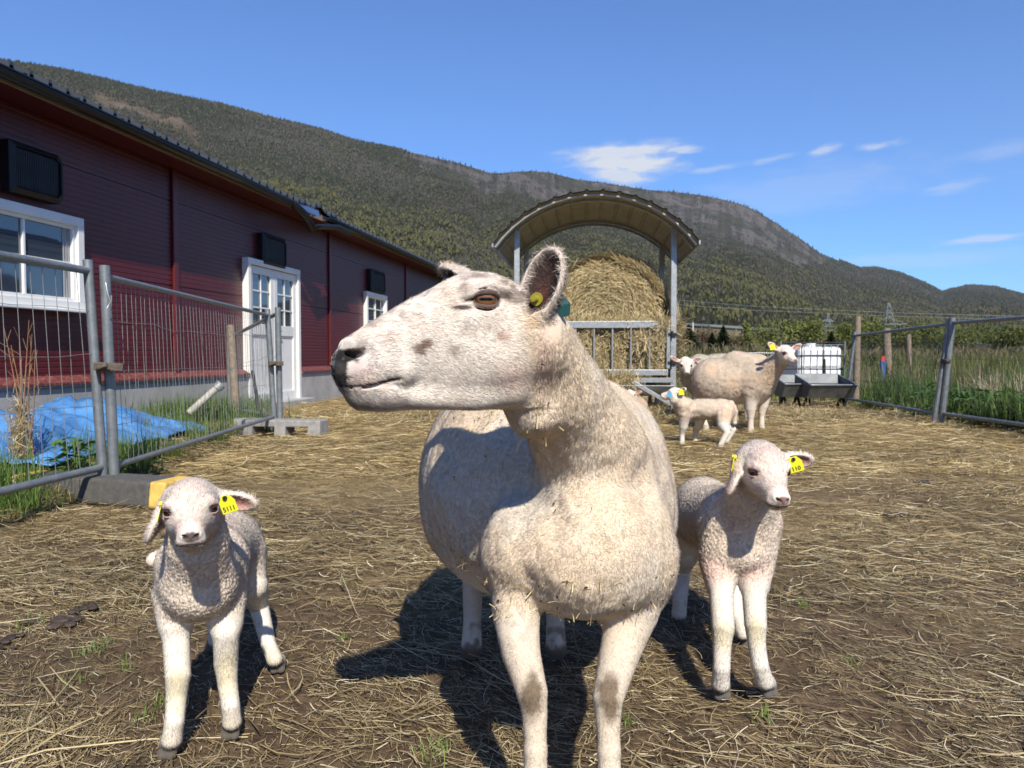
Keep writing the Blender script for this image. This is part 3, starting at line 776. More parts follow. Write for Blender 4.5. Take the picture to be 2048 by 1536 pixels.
def eyeball(name, c, gaze, up, r, iris=(.42, .20, .06), white=(.10, .06, .04), pup=(.34, .11), parent=None, irad=.74):
    "eye with a horizontal slit pupil"
    bm = bmesh.new(); bmesh.ops.create_uvsphere(bm, u_segments=48, v_segments=32, radius=1.0)
    g = Vector(gaze).normalized(); s = g.cross(Vector(up)).normalized(); u = s.cross(g)
    P = np.array([v.co[:] for v in bm.verts], np.float32)
    R = Matrix((s, u, g)).transposed()
    for v in bm.verts: v.co = R @ v.co * r + Vector(c)
    me = bpy.data.meshes.new(name); bm.to_mesh(me); bm.free(); me.polygons.foreach_set('use_smooth', [True] * len(me.polygons))
    rr = np.hypot(P[:, 0], P[:, 1]); fr = P[:, 2] > 0
    col = np.tile(np.array(white, np.float32), (len(P), 1)); ir = fr & (rr < irad)
    rad = np.abs(np.sin(np.arctan2(P[:, 1], P[:, 0]) * 17)) * .25 + .8
    ic = np.array(iris, np.float32)[None] * rad[:, None] * (1.25 - .9 * np.clip((rr - .45) / .3, 0, 1))[:, None]
    col[ir] = ic[ir]; pu = fr & (((np.abs(P[:, 0]) / pup[0]) ** 3 + (np.abs(P[:, 1]) / pup[1]) ** 3) < 1); col[pu] = .003
    a = me.attributes.new('Col', 'FLOAT_COLOR', 'POINT'); cc = np.ones((len(P), 4), np.float32); cc[:, :3] = col; a.data.foreach_set('color', cc.ravel())
    return link(name, me, m_eye, parent)

def text_mesh(body, size, origin, right, up, thick, m, parent, name='lettering'):
    cu = bpy.data.curves.new(name, 'FONT'); cu.body = body; cu.size = size; cu.align_x = 'CENTER'; cu.align_y = 'CENTER'; cu.extrude = thick; cu.offset = size * .012
    o = bpy.data.objects.new('tmp_text', cu); COL.objects.link(o); dg = bpy.context.evaluated_depsgraph_get(); me = bpy.data.meshes.new_from_object(o.evaluated_get(dg)); bpy.data.objects.remove(o)
    r = Vector(right).normalized(); u = Vector(up).normalized(); n = r.cross(u)
    me.transform(Matrix.Translation(Vector(origin)) @ Matrix((r, u, n)).transposed().to_4x4()); me.name = name
    return link(name, me, m, parent)

# ---------------------------------------------------------------- the big ewe
def make_ewe():
    base = Vector((.07, 1.62, 0)); root = thing('ewe', 'big cream ewe standing close up with turned head, speckled nose and dark teal ear tag', 'sheep', base, 0)
    S = Sdf(); th = math.radians(17)
    es = Vector((-math.cos(th), -math.sin(th), 0)); ev = Vector((math.sin(th), -math.cos(th), 0)); ez = Vector((0, 0, 1))
    C = W(1035, 640, 1.165); eye0 = Vector((0, 0, CAMZ))
    def hp(px, py, off=0.0):
        "point on the plane parallel to the head's mid plane, off metres towards the near side"
        d = ray(px, py); o = C + ev * off; t = (o - eye0).dot(ev) / d.dot(ev); return eye0 + d * t
    def su(p): q = Vector(p) - C; return q.dot(es), q.z
    top = [(667, 722), (668, 706), (677, 694), (699, 672), (728, 652), (772, 626), (816, 600), (860, 578), (892, 560), (918, 549), (948, 544), (977, 546), (1006, 555), (1032, 568), (1060, 590), (1090, 625)]
    bot = [(667, 735), (668, 750), (677, 777), (696, 797), (713, 812), (737, 818), (772, 815), (804, 811), (845, 812), (889, 815), (933, 818), (962, 818), (1000, 815), (1040, 800), (1070, 780), (1100, 750)]
    T = np.array(sorted(su(hp(*p)) for p in top)); B = np.array(sorted(su(hp(*p)) for p in bot))
    smin_, smax_ = max(T[0, 0], B[0, 0]), min(T[-1, 0], B[-1, 0])
    ws = np.array([-.06, -.02, .02, .055, .085, .115, .145, .175, .205, .235, .26, .275, .29]); wv = np.array([.048, .058, .063, .066, .062, .053, .0445, .039, .037, .0385, .036, .030, .012])
    Tn, Bn = T, B
    def head(x, y, z):
        px, py, pz = x - C.x, y - C.y, z - C.z
        s = px * es.x + py * es.y + pz * 0; v = px * ev.x + py * ev.y + pz * 0; u = pz + s * 0
        sc = np.clip(s, smin_, smax_); tp = np.interp(sc, Tn[:, 0], Tn[:, 1]); bt = np.interp(sc, Bn[:, 0], Bn[:, 1])
        h = np.maximum((tp - bt) / 2, .004); c = (tp + bt) / 2; w = np.interp(sc, ws, wv)
        t = (u - c) / h
        tt = np.clip(t, -1.3, 1.3)
        # narrow lower jaw and narrower bridge of the nose
        jaw = smoothstep(.10, .16, sc); w = w * (1 - .20 * jaw * smoothstep(.05, -.75, tt) - .14 * (1 - jaw) * smoothstep(.2, 1., tt) - .10 * (1 - jaw) * smoothstep(0, -1, tt))
        w = np.maximum(w, .004)
        pw = 2.35
        rho = ((np.abs(v) / w) ** pw + np.abs(t) ** pw) ** (1 / pw)
        d = (rho - 1) * np.minimum(w, h) * .9
        ex = np.abs(s - sc); return np.sqrt(np.maximum(d, 0) ** 2 + ex ** 2) + np.minimum(d, 0)
    far = C + es * smax_; near = C - es * .09
    S.fn(head, np.minimum(V3(far), V3(near)) - .10, np.maximum(V3(far), V3(near)) + .10, .02)
    # --- body
    S.chain([W(1064, 690, 1.185), W(1116, 790, 1.25), W(1180, 900, 1.35), W(1203, 1000, 1.46)], [.062, .077, .098, .135], .04)
    S.cone(W(1020, 760, 1.16), W(1068, 815, 1.19), .030, .046, .03)             # throat
    bc = Vector((.074, 1.78, .522)); S.ell(bc, (.286, .425, .256), None, .05)
    S.ell((.07, 2.05, .56), (.20, .22, .20), None, .08)                         # rump
    S.ell((.085, 1.77, .435), (.272, .36, .172), None, .06)                      # full belly
    S.ell(W(1168, 1096, 1.34), (.148, .160, .113), None, .035)                 # chest
    S.ell(W(1034, 1104, 1.335), (.066, .10, .086), None, .026)                 # points of the shoulders
    S.ell(W(1262, 1095, 1.36), (.078, .12, .13), None, .035)
    S.ell(W(1180, 1160, 1.27), (.085, .07, .050), None, .03)                   # brisket
    S.cone(W(1165, 960, 1.34), W(1205, 1075, 1.26), .07, .07, .035)
    # --- legs
    S.chain([W(1050, 1140, 1.33), W(1030, 1215, 1.28), W(1042, 1305, 1.235), W(1064, 1385, 1.21), W(1069, 1425, 1.205), W(1071, 1500, 1.195)], [.058, .041, .031, .0245, .0200, .0170], .022)
    f1 = W(1071, 1500, 1.195); S.chain([f1, Vector((f1.x, 1.185, .085)), Vector((f1.x, 1.16, .03))], [.0170, .022, .025], .008)
    S.chain([W(1262, 1160, 1.34), W(1262, 1225, 1.30), W(1238, 1310, 1.26), W(1216, 1395, 1.23), W(1216, 1435, 1.225), W(1218, 1500, 1.215)], [.064, .045, .0325, .0245, .0200, .0170], .022)
    f2 = W(1218, 1500, 1.215); S.chain([f2, Vector((f2.x, 1.205, .085)), Vector((f2.x, 1.18, .03))], [.0170, .022, .025], .008)
    for fp, sx in ((G(943, 1318), -.13), (G(1112, 1318), .13)):
        S.chain([Vector((.07 + sx, 1.98, .46)), Vector((fp.x * .6 + (.07 + sx) * .4, 1.97, .34)), Vector((fp.x, 2.08, .235)), Vector((fp.x, 2.04, .09)), Vector((fp.x, 1.99, .028))], [.13, .075, .030, .023, .027], .03, k0=.06)
    S.ell(W(1150, 1180, 1.85), (.07, .09, .055), None, .03)                     # udder
    S.chain([Vector((.07, 2.17, .66)), Vector((.07, 2.24, .55)), Vector((.07, 2.25, .42))], [.035, .03, .022], .03)
    # --- head relief
    def hchain(pts, off, r, k, op='u', both=True):
        for sg in ((1, -1) if both else (1,)):
            q = [hp(x, y, 0) for x, y in pts]; offs = off if isinstance(off, (list, tuple)) else [off] * len(pts)
            S.chain([p + ev * (sg * o) for p, o in zip(q, offs)], r, k, op)
    EP = (953, 604)
    hchain([(922, 606), (940, 590), (962, 580), (990, 582), (1012, 600)], [.046, .052, .055, .055, .050], [.006, .009, .0105, .010, .007], .014)  # brow
    hchain([(905, 640), (950, 640), (1000, 640)], [.044, .050, .052], [.009, .0120, .011], .014)                     # cheek bone
    hchain([(1000, 720), (1035, 690)], [.034, .036], [.036, .036], .03)                                                # jaw muscle
    hchain([(1010, 780), (940, 795), (870, 795), (800, 794), (760, 793)], [.034, .026, .020, .016, .014], [.018, .012, .010, .0105, .011], .02)       # jaw line
    hchain([(745, 725), (770, 735), (800, 745)], [.026, .030, .032], [.013, .013, .012], .018)                        # lip pad
    hchain([(700, 745), (735, 750)], [.018, .026], [.018, .015], .02)
    hchain([(775, 790), (722, 787)], [.014, .012], [.015, .015], .02)
    hchain([(694, 690), (712, 690), (730, 697)], [.022, .026, .027], [.009, .0085, .006], .010)                        # nostril wing
    hchain([(705, 724), (728, 718)], [.023, .027], [.0085, .008], .010)
    # mouth and nostrils
    hchain([(681, 771), (700, 772), (730, 770), (762, 764), (790, 756)], [.016, .027, .0345, .0385, .0405], [.0026, .0036, .0036, .0033, .0024], .003, 's')
    hchain([(683, 711), (697, 712), (712, 710), (721, 703)], [.015, .024, .030, .036], [.0055, .0095, .0085, .0040], .005, 's')
    # eye socket, lids
    er = .0185
    ec = {}
    for sg in (1, -1):
        p = hp(*EP, 0) + ev * (sg * .0475) - es * 0; ec[sg] = p
        S.ell(p + ev * sg * .006, (er * 1.12, er * .90, er * 1.02), (es, ez, ev), .006, 's')
        g = (ev * sg * .93 + es * .30).normalized(); hx = es
        def onlid(a, hgt, rr=er * 1.04): 
            q = es * (math.cos(a) * er * 1.12) + ez * (math.sin(a) * hgt); zz = math.sqrt(max(rr * rr * 1.02 - min((q.length) ** 2, rr * rr * .98), 1e-8)); return p + q + ev * sg * zz
        up = [onlid(math.pi * (1 - t), er * .54) for t in np.linspace(0, 1, 9)]; lo = [onlid(-math.pi * (1 - t), er * .60) for t in np.linspace(0, 1, 9)]
        S.chain(up, [.0022, .0032, .0040, .0042, .0042, .0042, .0040, .0032, .0022], .003); S.chain(lo, [.002, .0026, .003, .003, .003, .003, .003, .0026, .002], .003)
        tear = [p + es * er * 1.1 + ev * sg * .005, p + es * er * 1.75 + ev * sg * .004 - ez * .005]
        S.chain(tear, [.0028, .0012], .003, 's')
    # --- ears
    def ear(b, tip, n, wd, L=None, thick=.020, inner=True):
        ax = (tip - b); L = ax.length; ax = ax.normalized(); n = (Vector(n) - ax * Vector(n).dot(ax)).normalized(); w = ax.cross(n)
        mid = b + ax * L * .56; R = (ax, w, n)
        S.cone(b - ax * .01, b + ax * L * .30, .020, .019, .012)
        S.ell(mid, (L * .50, wd, thick), R, .010)
        S.ell(mid + n * .0105, (L * .44, wd * .84, thick * .92), R, .004, 's')
        S.cone(mid + n * .012, b + ax * .016 + n * .014, .012, .006, .006, 's')
        return mid, R, L
    eb = W(1058, 652, 1.112); et = W(1106, 503, 1.13)
    nearear = ear(eb, et, Vector((-.42, -.9, .10)), .0315)
    fb = C + es * .02 - ev * .05 + ez * .030; ft = W(886, 538, 1.30)
    farear = ear(fb, ft, Vector((-.5, -.6, -.6)), .020)
    X = axis(-.30, .42, .0058, (-.275, .10), .0018); Y = axis(.95, 2.32, .0062, (1.0, 1.26), .0018); Z = axis(-.01, 1.0, .0058, (.70, .975), .0018)
    P, F, Nn = S.mesh(X, Y, Z)
    # gentle unevenness of the shorn fleece
    q = P - V3(C); s_ = q @ V3(es); v_ = q @ V3(ev); u_ = q[:, 2]
    legz = smoothstep(.42, .30, P[:, 2]); hd = smoothstep(-.035, .02, s_) * (P[:, 1] < 1.30) * (P[:, 2] > .68) * (np.abs(v_) < .13)
    wool = np.clip(1 - hd - legz * ((P[:, 2] < .40)), 0, 1); wool = wool * (1 - smoothstep(.835, .86, P[:, 2]) * (P[:, 1] < 1.21)); wool = wool * (1 - blob(P, nearear[0], (.06, .05, .085), .2)) * (1 - blob(P, farear[0], (.07, .06, .05), .2))
    lump = (fbm(P, 14, 3, 5) - .5) * .014 - np.abs(fbm(P * np.array([1.3, 1, .6]), 11, 3, 9) - .5) * .012 + (fbm(P, 45, 3, 6) - .5) * .0035 + (fbm(P, 130, 2, 7) - .5) * .002
    P = P + Nn * (lump * wool)[:, None]; P[:, 2] = np.maximum(P[:, 2], .001)
    Nn = vnormals(P, F)
    # --- pigment
    cream = np.array([.67, .555, .42]); n1 = fbm(P, 9, 4, 15); n2 = fbm(P, 28, 4, 16); n3 = fbm(P, 90, 3, 17)
    col = np.tile(cream, (len(P), 1)) * (.94 + .12 * n2)[:, None]
    col = lerp(col, (.72, .55, .38), smoothstep(.50, .72, n1) * .4); col = lerp(col, (.66, .61, .53), smoothstep(.52, .30, n1) * .6)
    grime = smoothstep(.56, .74, fbm(P, 60, 3, 18)) * smoothstep(.50, .30, P[:, 2]) * smoothstep(.02, -.12, P[:, 0] - .07); col = lerp(col, (.06, .04, .025), grime * .7)
    # face
    white = np.array([.77, .70, .62]); fc = np.tile(white, (len(P), 1)) * (.84 + .30 * n3)[:, None]
    fc = lerp(fc, (.58, .48, .42), smoothstep(.45, .75, n2) * .3)
    fc = lerp(fc, (.60, .47, .30), smoothstep(.07, -.03, s_) * .45)
    spk = smoothstep(.55, .70, fbm(P, 70, 3, 23))
    bridge = smoothstep(.02, .055, u_ - np.interp(s_, T[:, 0], T[:, 1]) + .075) 
    fc = lerp(fc, (.22, .17, .15), spk * bridge * .5)
    def sp(px, py, rx, ry, colr, a, soft=.45, warp=.30):
        nonlocal fc
        c = su(hp(px, py, .045)); cc_ = hp(px, py, .045); k = 1.09 / FPX
        wv_ = (n3 - .5) * warp + (fbm(P, 160, 2, 44) - .5) * warp
        d = np.sqrt(((s_ - c[0]) / (rx * k)) ** 2 + ((u_ - c[1]) / (ry * k)) ** 2) + wv_; fc = lerp(fc, colr, (1 - smoothstep(1 - soft, 1 + soft, d)) * a * (v_ > -.01))
    brown = (.20, .13, .10)
    sp(850, 687, 12, 9, brown, .9); sp(836, 698, 12, 10, brown, .9); sp(903, 700, 11, 9, brown, .55, .6); sp(925, 664, 17, 9, brown, .28, .6); sp(992, 672, 13, 10, (.34, .19, .12), .6, .6); sp(880, 655, 20, 16, brown, .12, .7)
    sp(962, 548, 26, 6, brown, .6, .6); sp(1000, 565, 9, 7, brown, .7); sp(1028, 572, 7, 6, brown, .7); sp(930, 575, 10, 16, brown, .35, .6); sp(1010, 590, 9, 8, brown, .3, .6); sp(745, 650, 12, 5, brown, .55, .7); sp(790, 622, 16, 4, brown, .4, .6); sp(760, 642, 12, 4, brown, .45, .7)
    sp(1045, 640, 16, 28, (.50, .34, .16), .5, .7); sp(905, 600, 16, 30, (.45, .30, .20), .3, .8); sp(1060, 700, 20, 30, (.55, .40, .22), .3, .8)
    pink = (.74, .46, .42)
    sp(1015, 755, 34, 26, pink, .32, .8); sp(760, 670, 30, 14, pink, .3, .8); sp(830, 650, 20, 12, pink, .3, .8); sp(720, 745, 26, 18, pink, .3, .8); sp(740, 770, 40, 9, pink, .35, .8)
    grey = (.17, .145, .14)
    sp(725, 800, 36, 20, grey, .55, .7); sp(790, 800, 30, 12, grey, .55, .7); sp(770, 812, 70, 7, grey, .6, .7); sp(700, 750, 22, 22, grey, .35, .8); sp(745, 725, 40, 25, (.45, .38, .36), .45, .9)
    black = (.014, .013, .014)
    sp(698, 710, 27, 14, black, .98, .25, .7); sp(677, 733, 19, 40, black, .98, .3, .7); sp(682, 752, 11, 22, (.05, .045, .045), .9, .45, .9); sp(722, 690, 18, 14, grey, .5, .8)
    ml_ = np.array(sorted(su(hp(x_, y_, .035)) for x_, y_ in ((676, 771), (700, 772), (730, 770), (762, 764), (792, 756)))); dm_ = np.abs(u_ - np.interp(s_, ml_[:, 0], ml_[:, 1])) / (.0026 + 0 * s_); fc = lerp(fc, (.02, .015, .015), (1 - smoothstep(.5, 1.3, dm_ + (n3 - .5) * .4)) * (s_ > ml_[0, 0]) * .95); sp(794, 756, 8, 6, grey, .7, .6); sp(690, 778, 14, 9, black, .6, .7)
    # eye rim
    for sg in (1,):
        c = ec[sg]; d = np.sqrt((((P - V3(c)) @ V3(es)) / (er * 1.30)) ** 2 + ((P[:, 2] - c.z) / (er * .86)) ** 2); fc = lerp(fc, (.035, .022, .018), (1 - smoothstep(.80, .98, d)) * (v_ > 0) * .97)
        fc = lerp(fc, (.30, .20, .17), (smoothstep(1.6, 1.0, d)) * (v_ > 0) * .25)
    sp(918, 616, 20, 5, (.03, .02, .02), .9, .5); sp(938, 598, 20, 5, (.03, .02, .02), .7, .6); 
    col = col * (1 - hd[:, None]) + fc * hd[:, None]
    # pink skin streak behind the jaw
    nk = blob(P, W(1092, 735, 1.09), (.014, .05, .055), .7); col = lerp(col, (.74, .50, .44), nk * .35)
    # ears: dark inside, pale rim
    for (mid, R, L), wd in ((nearear, .0315), (farear, .020)):
        qa = (P - V3(mid)) @ V3(R[0]); qw = (P - V3(mid)) @ V3(R[1]); qn = (P - V3(mid)) @ V3(R[2])
        near_ = (np.abs(qa) < L * .62) & (np.abs(qw) < wd * 1.2) & (np.abs(qn) < .035) & ((Nn @ V3(R[2])) > -.2)
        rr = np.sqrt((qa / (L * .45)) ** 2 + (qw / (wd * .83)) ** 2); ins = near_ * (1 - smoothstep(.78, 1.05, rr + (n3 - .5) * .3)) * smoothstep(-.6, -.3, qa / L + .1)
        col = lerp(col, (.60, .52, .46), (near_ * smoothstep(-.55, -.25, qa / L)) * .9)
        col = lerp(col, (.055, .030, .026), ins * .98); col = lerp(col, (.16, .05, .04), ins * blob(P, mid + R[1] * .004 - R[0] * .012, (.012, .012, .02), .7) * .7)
    # legs: white hair, worn brown knees, dark hooves
    lw = smoothstep(.40, .30, P[:, 2]) * ((P[:, 1] < 1.29) | (P[:, 2] < .27))
    col = lerp(col, (.68, .58, .46), lw * .8)
    for k in (W(1064, 1388, 1.175), W(1214, 1398, 1.20)):
        Pw = P + ((np.stack([n2, n3, n1], 1) - .5) * .03); kb = blob(Pw, V3(k) + np.array([.003, 0, -.002]), (.020, .026, .036), .5) * (.65 + .5 * n3); col = lerp(col, (.115, .072, .036), np.clip(kb * 1.3, 0, .85))
    hoof = smoothstep(.045, .032, P[:, 2]); col = lerp(col, (.05, .04, .035), hoof * .9)
    col = lerp(col, (.16, .11, .07), smoothstep(.20, .02, P[:, 2]) * smoothstep(.50, .65, n2) * (P[:, 1] > 1.6) * .9)
    col = np.clip(col, .004, 1)
    me = np_mesh('body', P, F, True, col); body = link('body', me, m_skin, root)
    # --- hair and wool
    backw = -V3(es) * 1.0 + np.array([0, 0, -.18]); lenf = np.full(len(P), .0062, np.float32) * wool + .0062 * hd * (1 - wool)
    lenf = np.where(lw > .5, .006, lenf)
    d_eye = np.linalg.norm(P - V3(ec[1]), axis=1); lenf = lenf * smoothstep(er * .95, er * 1.5, d_eye)
    dn = su(hp(692, 715, .03)); dnose = np.sqrt(((s_ - dn[0]) / .022) ** 2 + ((u_ - dn[1]) / .018) ** 2); lenf = lenf * np.where(hd > .5, smoothstep(.8, 1.5, dnose), 1)
    mou = (np.abs(u_ - su(hp(735, 770))[1]) < .003) & (hd > .5) & (s_ > .19); lenf = np.where(mou, 0, lenf)
    for (mid, R, L), wd in ((nearear, .0315), (farear, .020)):
        qa = (P - V3(mid)) @ V3(R[0]); qw = (P - V3(mid)) @ V3(R[1]); rr = np.sqrt((qa / (L * .45)) ** 2 + (qw / (wd * .8)) ** 2); isin = (np.abs((P - V3(mid)) @ V3(R[2])) < .03) & (rr < 1.4)
        rim = isin & (rr > .85); lenf = np.where(rim, .0095, np.where(isin, .007, lenf))
    lenf = lenf * smoothstep(.03, .05, P[:, 2])
    dire = np.where(hd[:, None] > .5, backw[None], np.array([.0, .1, -.5])[None]); dire = np.where(lw[:, None] > .5, np.array([0, 0, -1.])[None], dire)
    lift = np.where(hd > .5, .24, np.where(lw > .5, .22, .45)).astype(np.float32)
    dist = np.linalg.norm(P - np.array([0, 0, CAMZ]), axis=1); wgt = (1.35 / dist) ** 2 * np.where(hd > .5, 2.6, 1.0)
    fur('hair', P, F, Nn, np.clip(col * 1.05, 0, 1), 75000, lenf * (hd > .5), dire, lift, .00033, m_fur, body, 3, wgt, var=.42, jitter=.22)
    wc = np.clip(col * 1.06 + .015, 0, 1)
    fur('wool', P, F, Nn, wc, 210000, lenf * (hd <= .5), dire, lift, .00042, m_fur, body, 4, wgt, var=.15, jitter=.7, curl=.7)
    # straw and chaff caught in the fleece
    r = np.random.default_rng(12); cand = np.nonzero((wool > .6) & (P[:, 1] < 1.6) & (P[:, 2] < .80) & (Nn[:, 1] < .2))[0]; prob = .15 + 2.5 * (P[cand, 2] < .45) + 1.2 * ((P[cand, 2] > .66) & (P[cand, 0] < .06)); pick = r.choice(cand, 190, p=prob / prob.sum())
    p_ = P[pick] + Nn[pick] * .004; d_ = unit(r.normal(0, 1, (190, 3))); d_ = unit(d_ - Nn[pick] * (d_ * Nn[pick]).sum(1, keepdims=True) * .7); L_ = .020 * np.exp(np.clip(r.normal(0, .5, 190), -1, .8)); s_l = np.linspace(-.5, .5, 4)
    pt_ = p_[:, None, :] + d_[:, None, :] * (L_[:, None] * s_l)[..., None] + Nn[pick][:, None, :] * ((s_l ** 2)[None, :, None] * L_[:, None, None] * .8)
    dark = r.random(190) < .45; cc_ = np.where(dark[:, None], np.array([.05, .035, .025]), np.array([.62, .50, .26])) * (.7 + .6 * r.random(190))[:, None]; L_ = np.where(dark, np.minimum(L_ * .3, .006), L_)
    pt_ = p_[:, None, :] + d_[:, None, :] * (L_[:, None] * s_l)[..., None] + Nn[pick][:, None, :] * ((s_l ** 2)[None, :, None] * L_[:, None, None] * .8)
    so = ribbons('stuck_straw', pt_, .0009 + .0012 * dark * r.random(190), unit(np.cross(d_, Nn[pick])), cc_, attr_mat('stuck straw', noise=.0), body, taper=([0, 1], [1, .8])); so['kind'] = 'stuff'
    # --- eyes
    for sg in (1, -1):
        g = (ev * sg * .96 + es * .14 - ez * .02)
        eyeball('eye', ec[sg], g, (0, 0, 1), er, iris=(.16, .075, .032), parent=root, irad=.84, pup=(.50, .13))
    # --- tags
    p0 = W(1077, 599, 1.122); tg = thing('ear_tag', None, None); tg.parent = root; tg.location = p0 - base
    n = Vector((-.55, -.8, .05)).normalized()
    tg_w = p0
    mbt = MB(); mbt.tube([p0 + n * .004, p0 + n * .006], .0100, 20); mbt.tube([p0 + n * .004, p0 + n * .015], .0052, 16); mbt.tube([p0 + n * .0149, p0 + n * .0155], .0040, 12)
    bpy.data.objects.remove(tg)
    pin = mbt.build('ear_tag_pin', simple('shaded yellow plastic', (.30, .27, .03), .5, var=.3), root); tag(pin, 'yellow round pin of the tag inside the near ear')  # pin's yellow is darkened in the colour for the shade inside the ear
    a_, b_ = W(1108, 590, 1.135), W(1123, 632, 1.135)
    r1 = W(1131, 606, 1.125); pl = MB(); pts = [W(1096, 586, 1.14), W(1108, 589, 1.14), W(1126, 610, 1.14), W(1124, 636, 1.14), W(1112, 622, 1.14), W(1101, 602, 1.14)]
    pl.prism(pts, Vector((.012, .002, .003))); tag(pl.build('ear_tag', m_tag_g, root, .001), 'dark teal plastic tag on the back of the near ear')
    return root
make_ewe()
# ---------------------------------------------------------------- generic sheep head and eyes
def ortho(f, up=(0, 0, 1), roll=0.0):
    f = Vector(f).normalized(); r = f.cross(Vector(up)).normalized(); u = r.cross(f)
    if roll:
        q = Matrix.Rotation(roll, 3, f); r = q @ r; u = q @ u
    return r, f, u        # r: the animal's right-hand side as seen along f
class Head:
    def __init__(h, S, O, f, k=1.0, roll=0.0, ears=(None, None), slim=1.0, earL=.078, earW=.019, lam=True):
        h.O = Vector(O); h.r, h.f, h.u = ortho(f, roll=roll); h.k = k; h.S = S; h.slim = slim; R = (h.r, h.f, h.u)
        def L(r, f_, u): return h.O + (h.r * r + h.f * f_ + h.u * u) * k
        h.L = L
        S.ell(L(0, -.012, .010), (.045 * k, .052 * k, .043 * k), R, .02 * k)
        S.ell(L(0, .018, .010), (.040 * k * slim, .042 * k, .036 * k), R, .02 * k)
        S.ell(L(0, .030, -.014), (.035 * k * slim, .045 * k, .034 * k), R, .02 * k)
        S.ell(L(0, .062, -.022), (.0245 * k * slim, .042 * k, .025 * k), R, .02 * k)
        S.ell(L(0, .088, -.030), (.0205 * k * slim, .026 * k, .0195 * k), R, .015 * k)
        S.ell(L(0, .103, -.025), (.0165 * k, .012 * k, .012 * k), R, .010 * k)
        S.cone(L(0, .01, -.034), L(0, .084, -.046), .023 * k, .0115 * k, .016 * k)
        for s in (-1, 1):
            S.ell(L(s * .021, .016, -.024), (.019 * k, .032 * k, .023 * k), R, .02 * k)
            S.chain([L(s * .026, .046, .016), L(s * .036, .038, .019), L(s * .043, .022, .014)], [.006 * k, .0075 * k, .006 * k], .010 * k)
            S.ell(L(s * .0105, .103, -.0215), (.0075 * k, .009 * k, .0065 * k), R, .006 * k)
            S.ell(L(s * .0135, .092, -.037), (.0105 * k, .014 * k, .010 * k), R, .008 * k)
            # nostril slit, curling outwards
            S.chain([L(s * .0045, .1150, -.0265), L(s * .0095, .1135, -.0225), L(s * .0140, .1075, -.0200)], [.0018 * k, .0030 * k, .0020 * k], .002 * k, 's')
            # mouth
            S.chain([L(0, .114, -.0385), L(s * .010, .1115, -.0405), L(s * .0165, .101, -.0420), L(s * .0215, .086, -.0395)], [.0016 * k, .0017 * k, .0018 * k, .0012 * k], .002 * k, 's')
            # eye socket and lids
            e = L(s * .0355, .0340, .005); g = (h.r * s * .66 + h.f * .74 + h.u * .06).normalized(); er = .0122 * k
            sd = g.cross(h.u).normalized(); uu = sd.cross(g)
            S.ell(e + g * er * .55, (er * 1.05, er * .85, er * 1.0), (sd, uu, g), .004 * k, 's')
            def lid(a, hh):
                q = sd * (math.cos(a) * er * 1.08) + uu * (math.sin(a) * hh); zz = math.sqrt(max(er * er * 1.12 - min(q.length_squared, er * er * 1.1), 1e-9)); return e + q + g * zz
            S.chain([lid(math.pi * t, er * .78) for t in np.linspace(0, 1, 7)], [.0014 * k, .0022 * k, .0026 * k, .0026 * k, .0026 * k, .0022 * k, .0014 * k], .002 * k)
            S.chain([lid(-math.pi * t, er * .72) for t in np.linspace(0, 1, 7)], [.0014 * k, .0018 * k, .002 * k, .002 * k, .002 * k, .0018 * k, .0014 * k], .002 * k)
        h.eyes = [(L(s * .0355, .0340, .005), (h.r * s * .66 + h.f * .74 + h.u * .06).normalized(),   .0122 * k) for s in (-1, 1)]
        S.chain([L(0, .116, -.029), L(0, .1155, -.038)], [.0013 * k, .0013 * k], .002 * k, 's')
        h.ears = []
        for s, e in zip((-1, 1), ears):
            if e is None: continue
            b = L(s * .040, -.014, .014); d, n = e; d = Vector(d).normalized(); tip = b + d * earL * k; n = (Vector(n) - d * Vector(n).dot(d)).normalized(); w = d.cross(n)
            S.cone(b - d * .01 * k, b + d * .028 * k, .0125 * k, .0125 * k, .012 * k)
            mid = b + d * earL * k * .60; RR = (d, w, n); Lh = earL * k * .48
            S.ell(mid, (Lh, earW * k, .0085 * k), RR, .008 * k)
            S.ell(mid + n * .0060 * k - d * .004 * k, (Lh * .84, earW * k * .78, .0075 * k), RR, .003 * k, 's')
            h.ears.append((mid, RR, Lh, earW * k, b, tip))
    def colour(h, P, col, Nn, base=(.74, .66, .58), pink=(.72, .46, .42), nose=(.10, .06, .06), inner=(.50, .27, .23), amt=1.0, neckf=-.028):
        k = h.k; q = (P - V3(h.O)) / k; a = q @ V3(h.r); b = q @ V3(h.f); c = q @ V3(h.u)
        near = (np.linalg.norm(q, axis=1) < .16); hd = near * smoothstep(neckf - .012, neckf + .018, b + c * .35 + .012) * (np.abs(a) < .060)
        for mid, RR, Lh, wd, bb, tip in h.ears:
            qa = (P - V3(mid)) @ V3(RR[0]); qw = (P - V3(mid)) @ V3(RR[1]); qn = (P - V3(mid)) @ V3(RR[2]); hd = np.maximum(hd, ((np.abs(qa) < Lh * 1.3) & (np.abs(qw) < wd * 1.3) & (np.abs(qn) < .016 * k)) * 1.0)
        n2 = fbm(P, 60 / k ** .3, 3, 91); n3 = fbm(P, 220, 2, 92)
        fc = np.tile(np.array(base, np.float32), (len(P), 1)) * (.88 + .22 * n3)[:, None]
        fc = lerp(fc, pink, smoothstep(.5, .75, n2) * .30)
        fc = lerp(fc, pink, np.exp(-((a / .03) ** 2 + ((c - .04) / .02) ** 2 + ((b - .02) / .04) ** 2)) * .35)
        fc = lerp(fc, pink, np.exp(-((a / .028) ** 2 + ((b - .085) / .02) ** 2)) * .30)
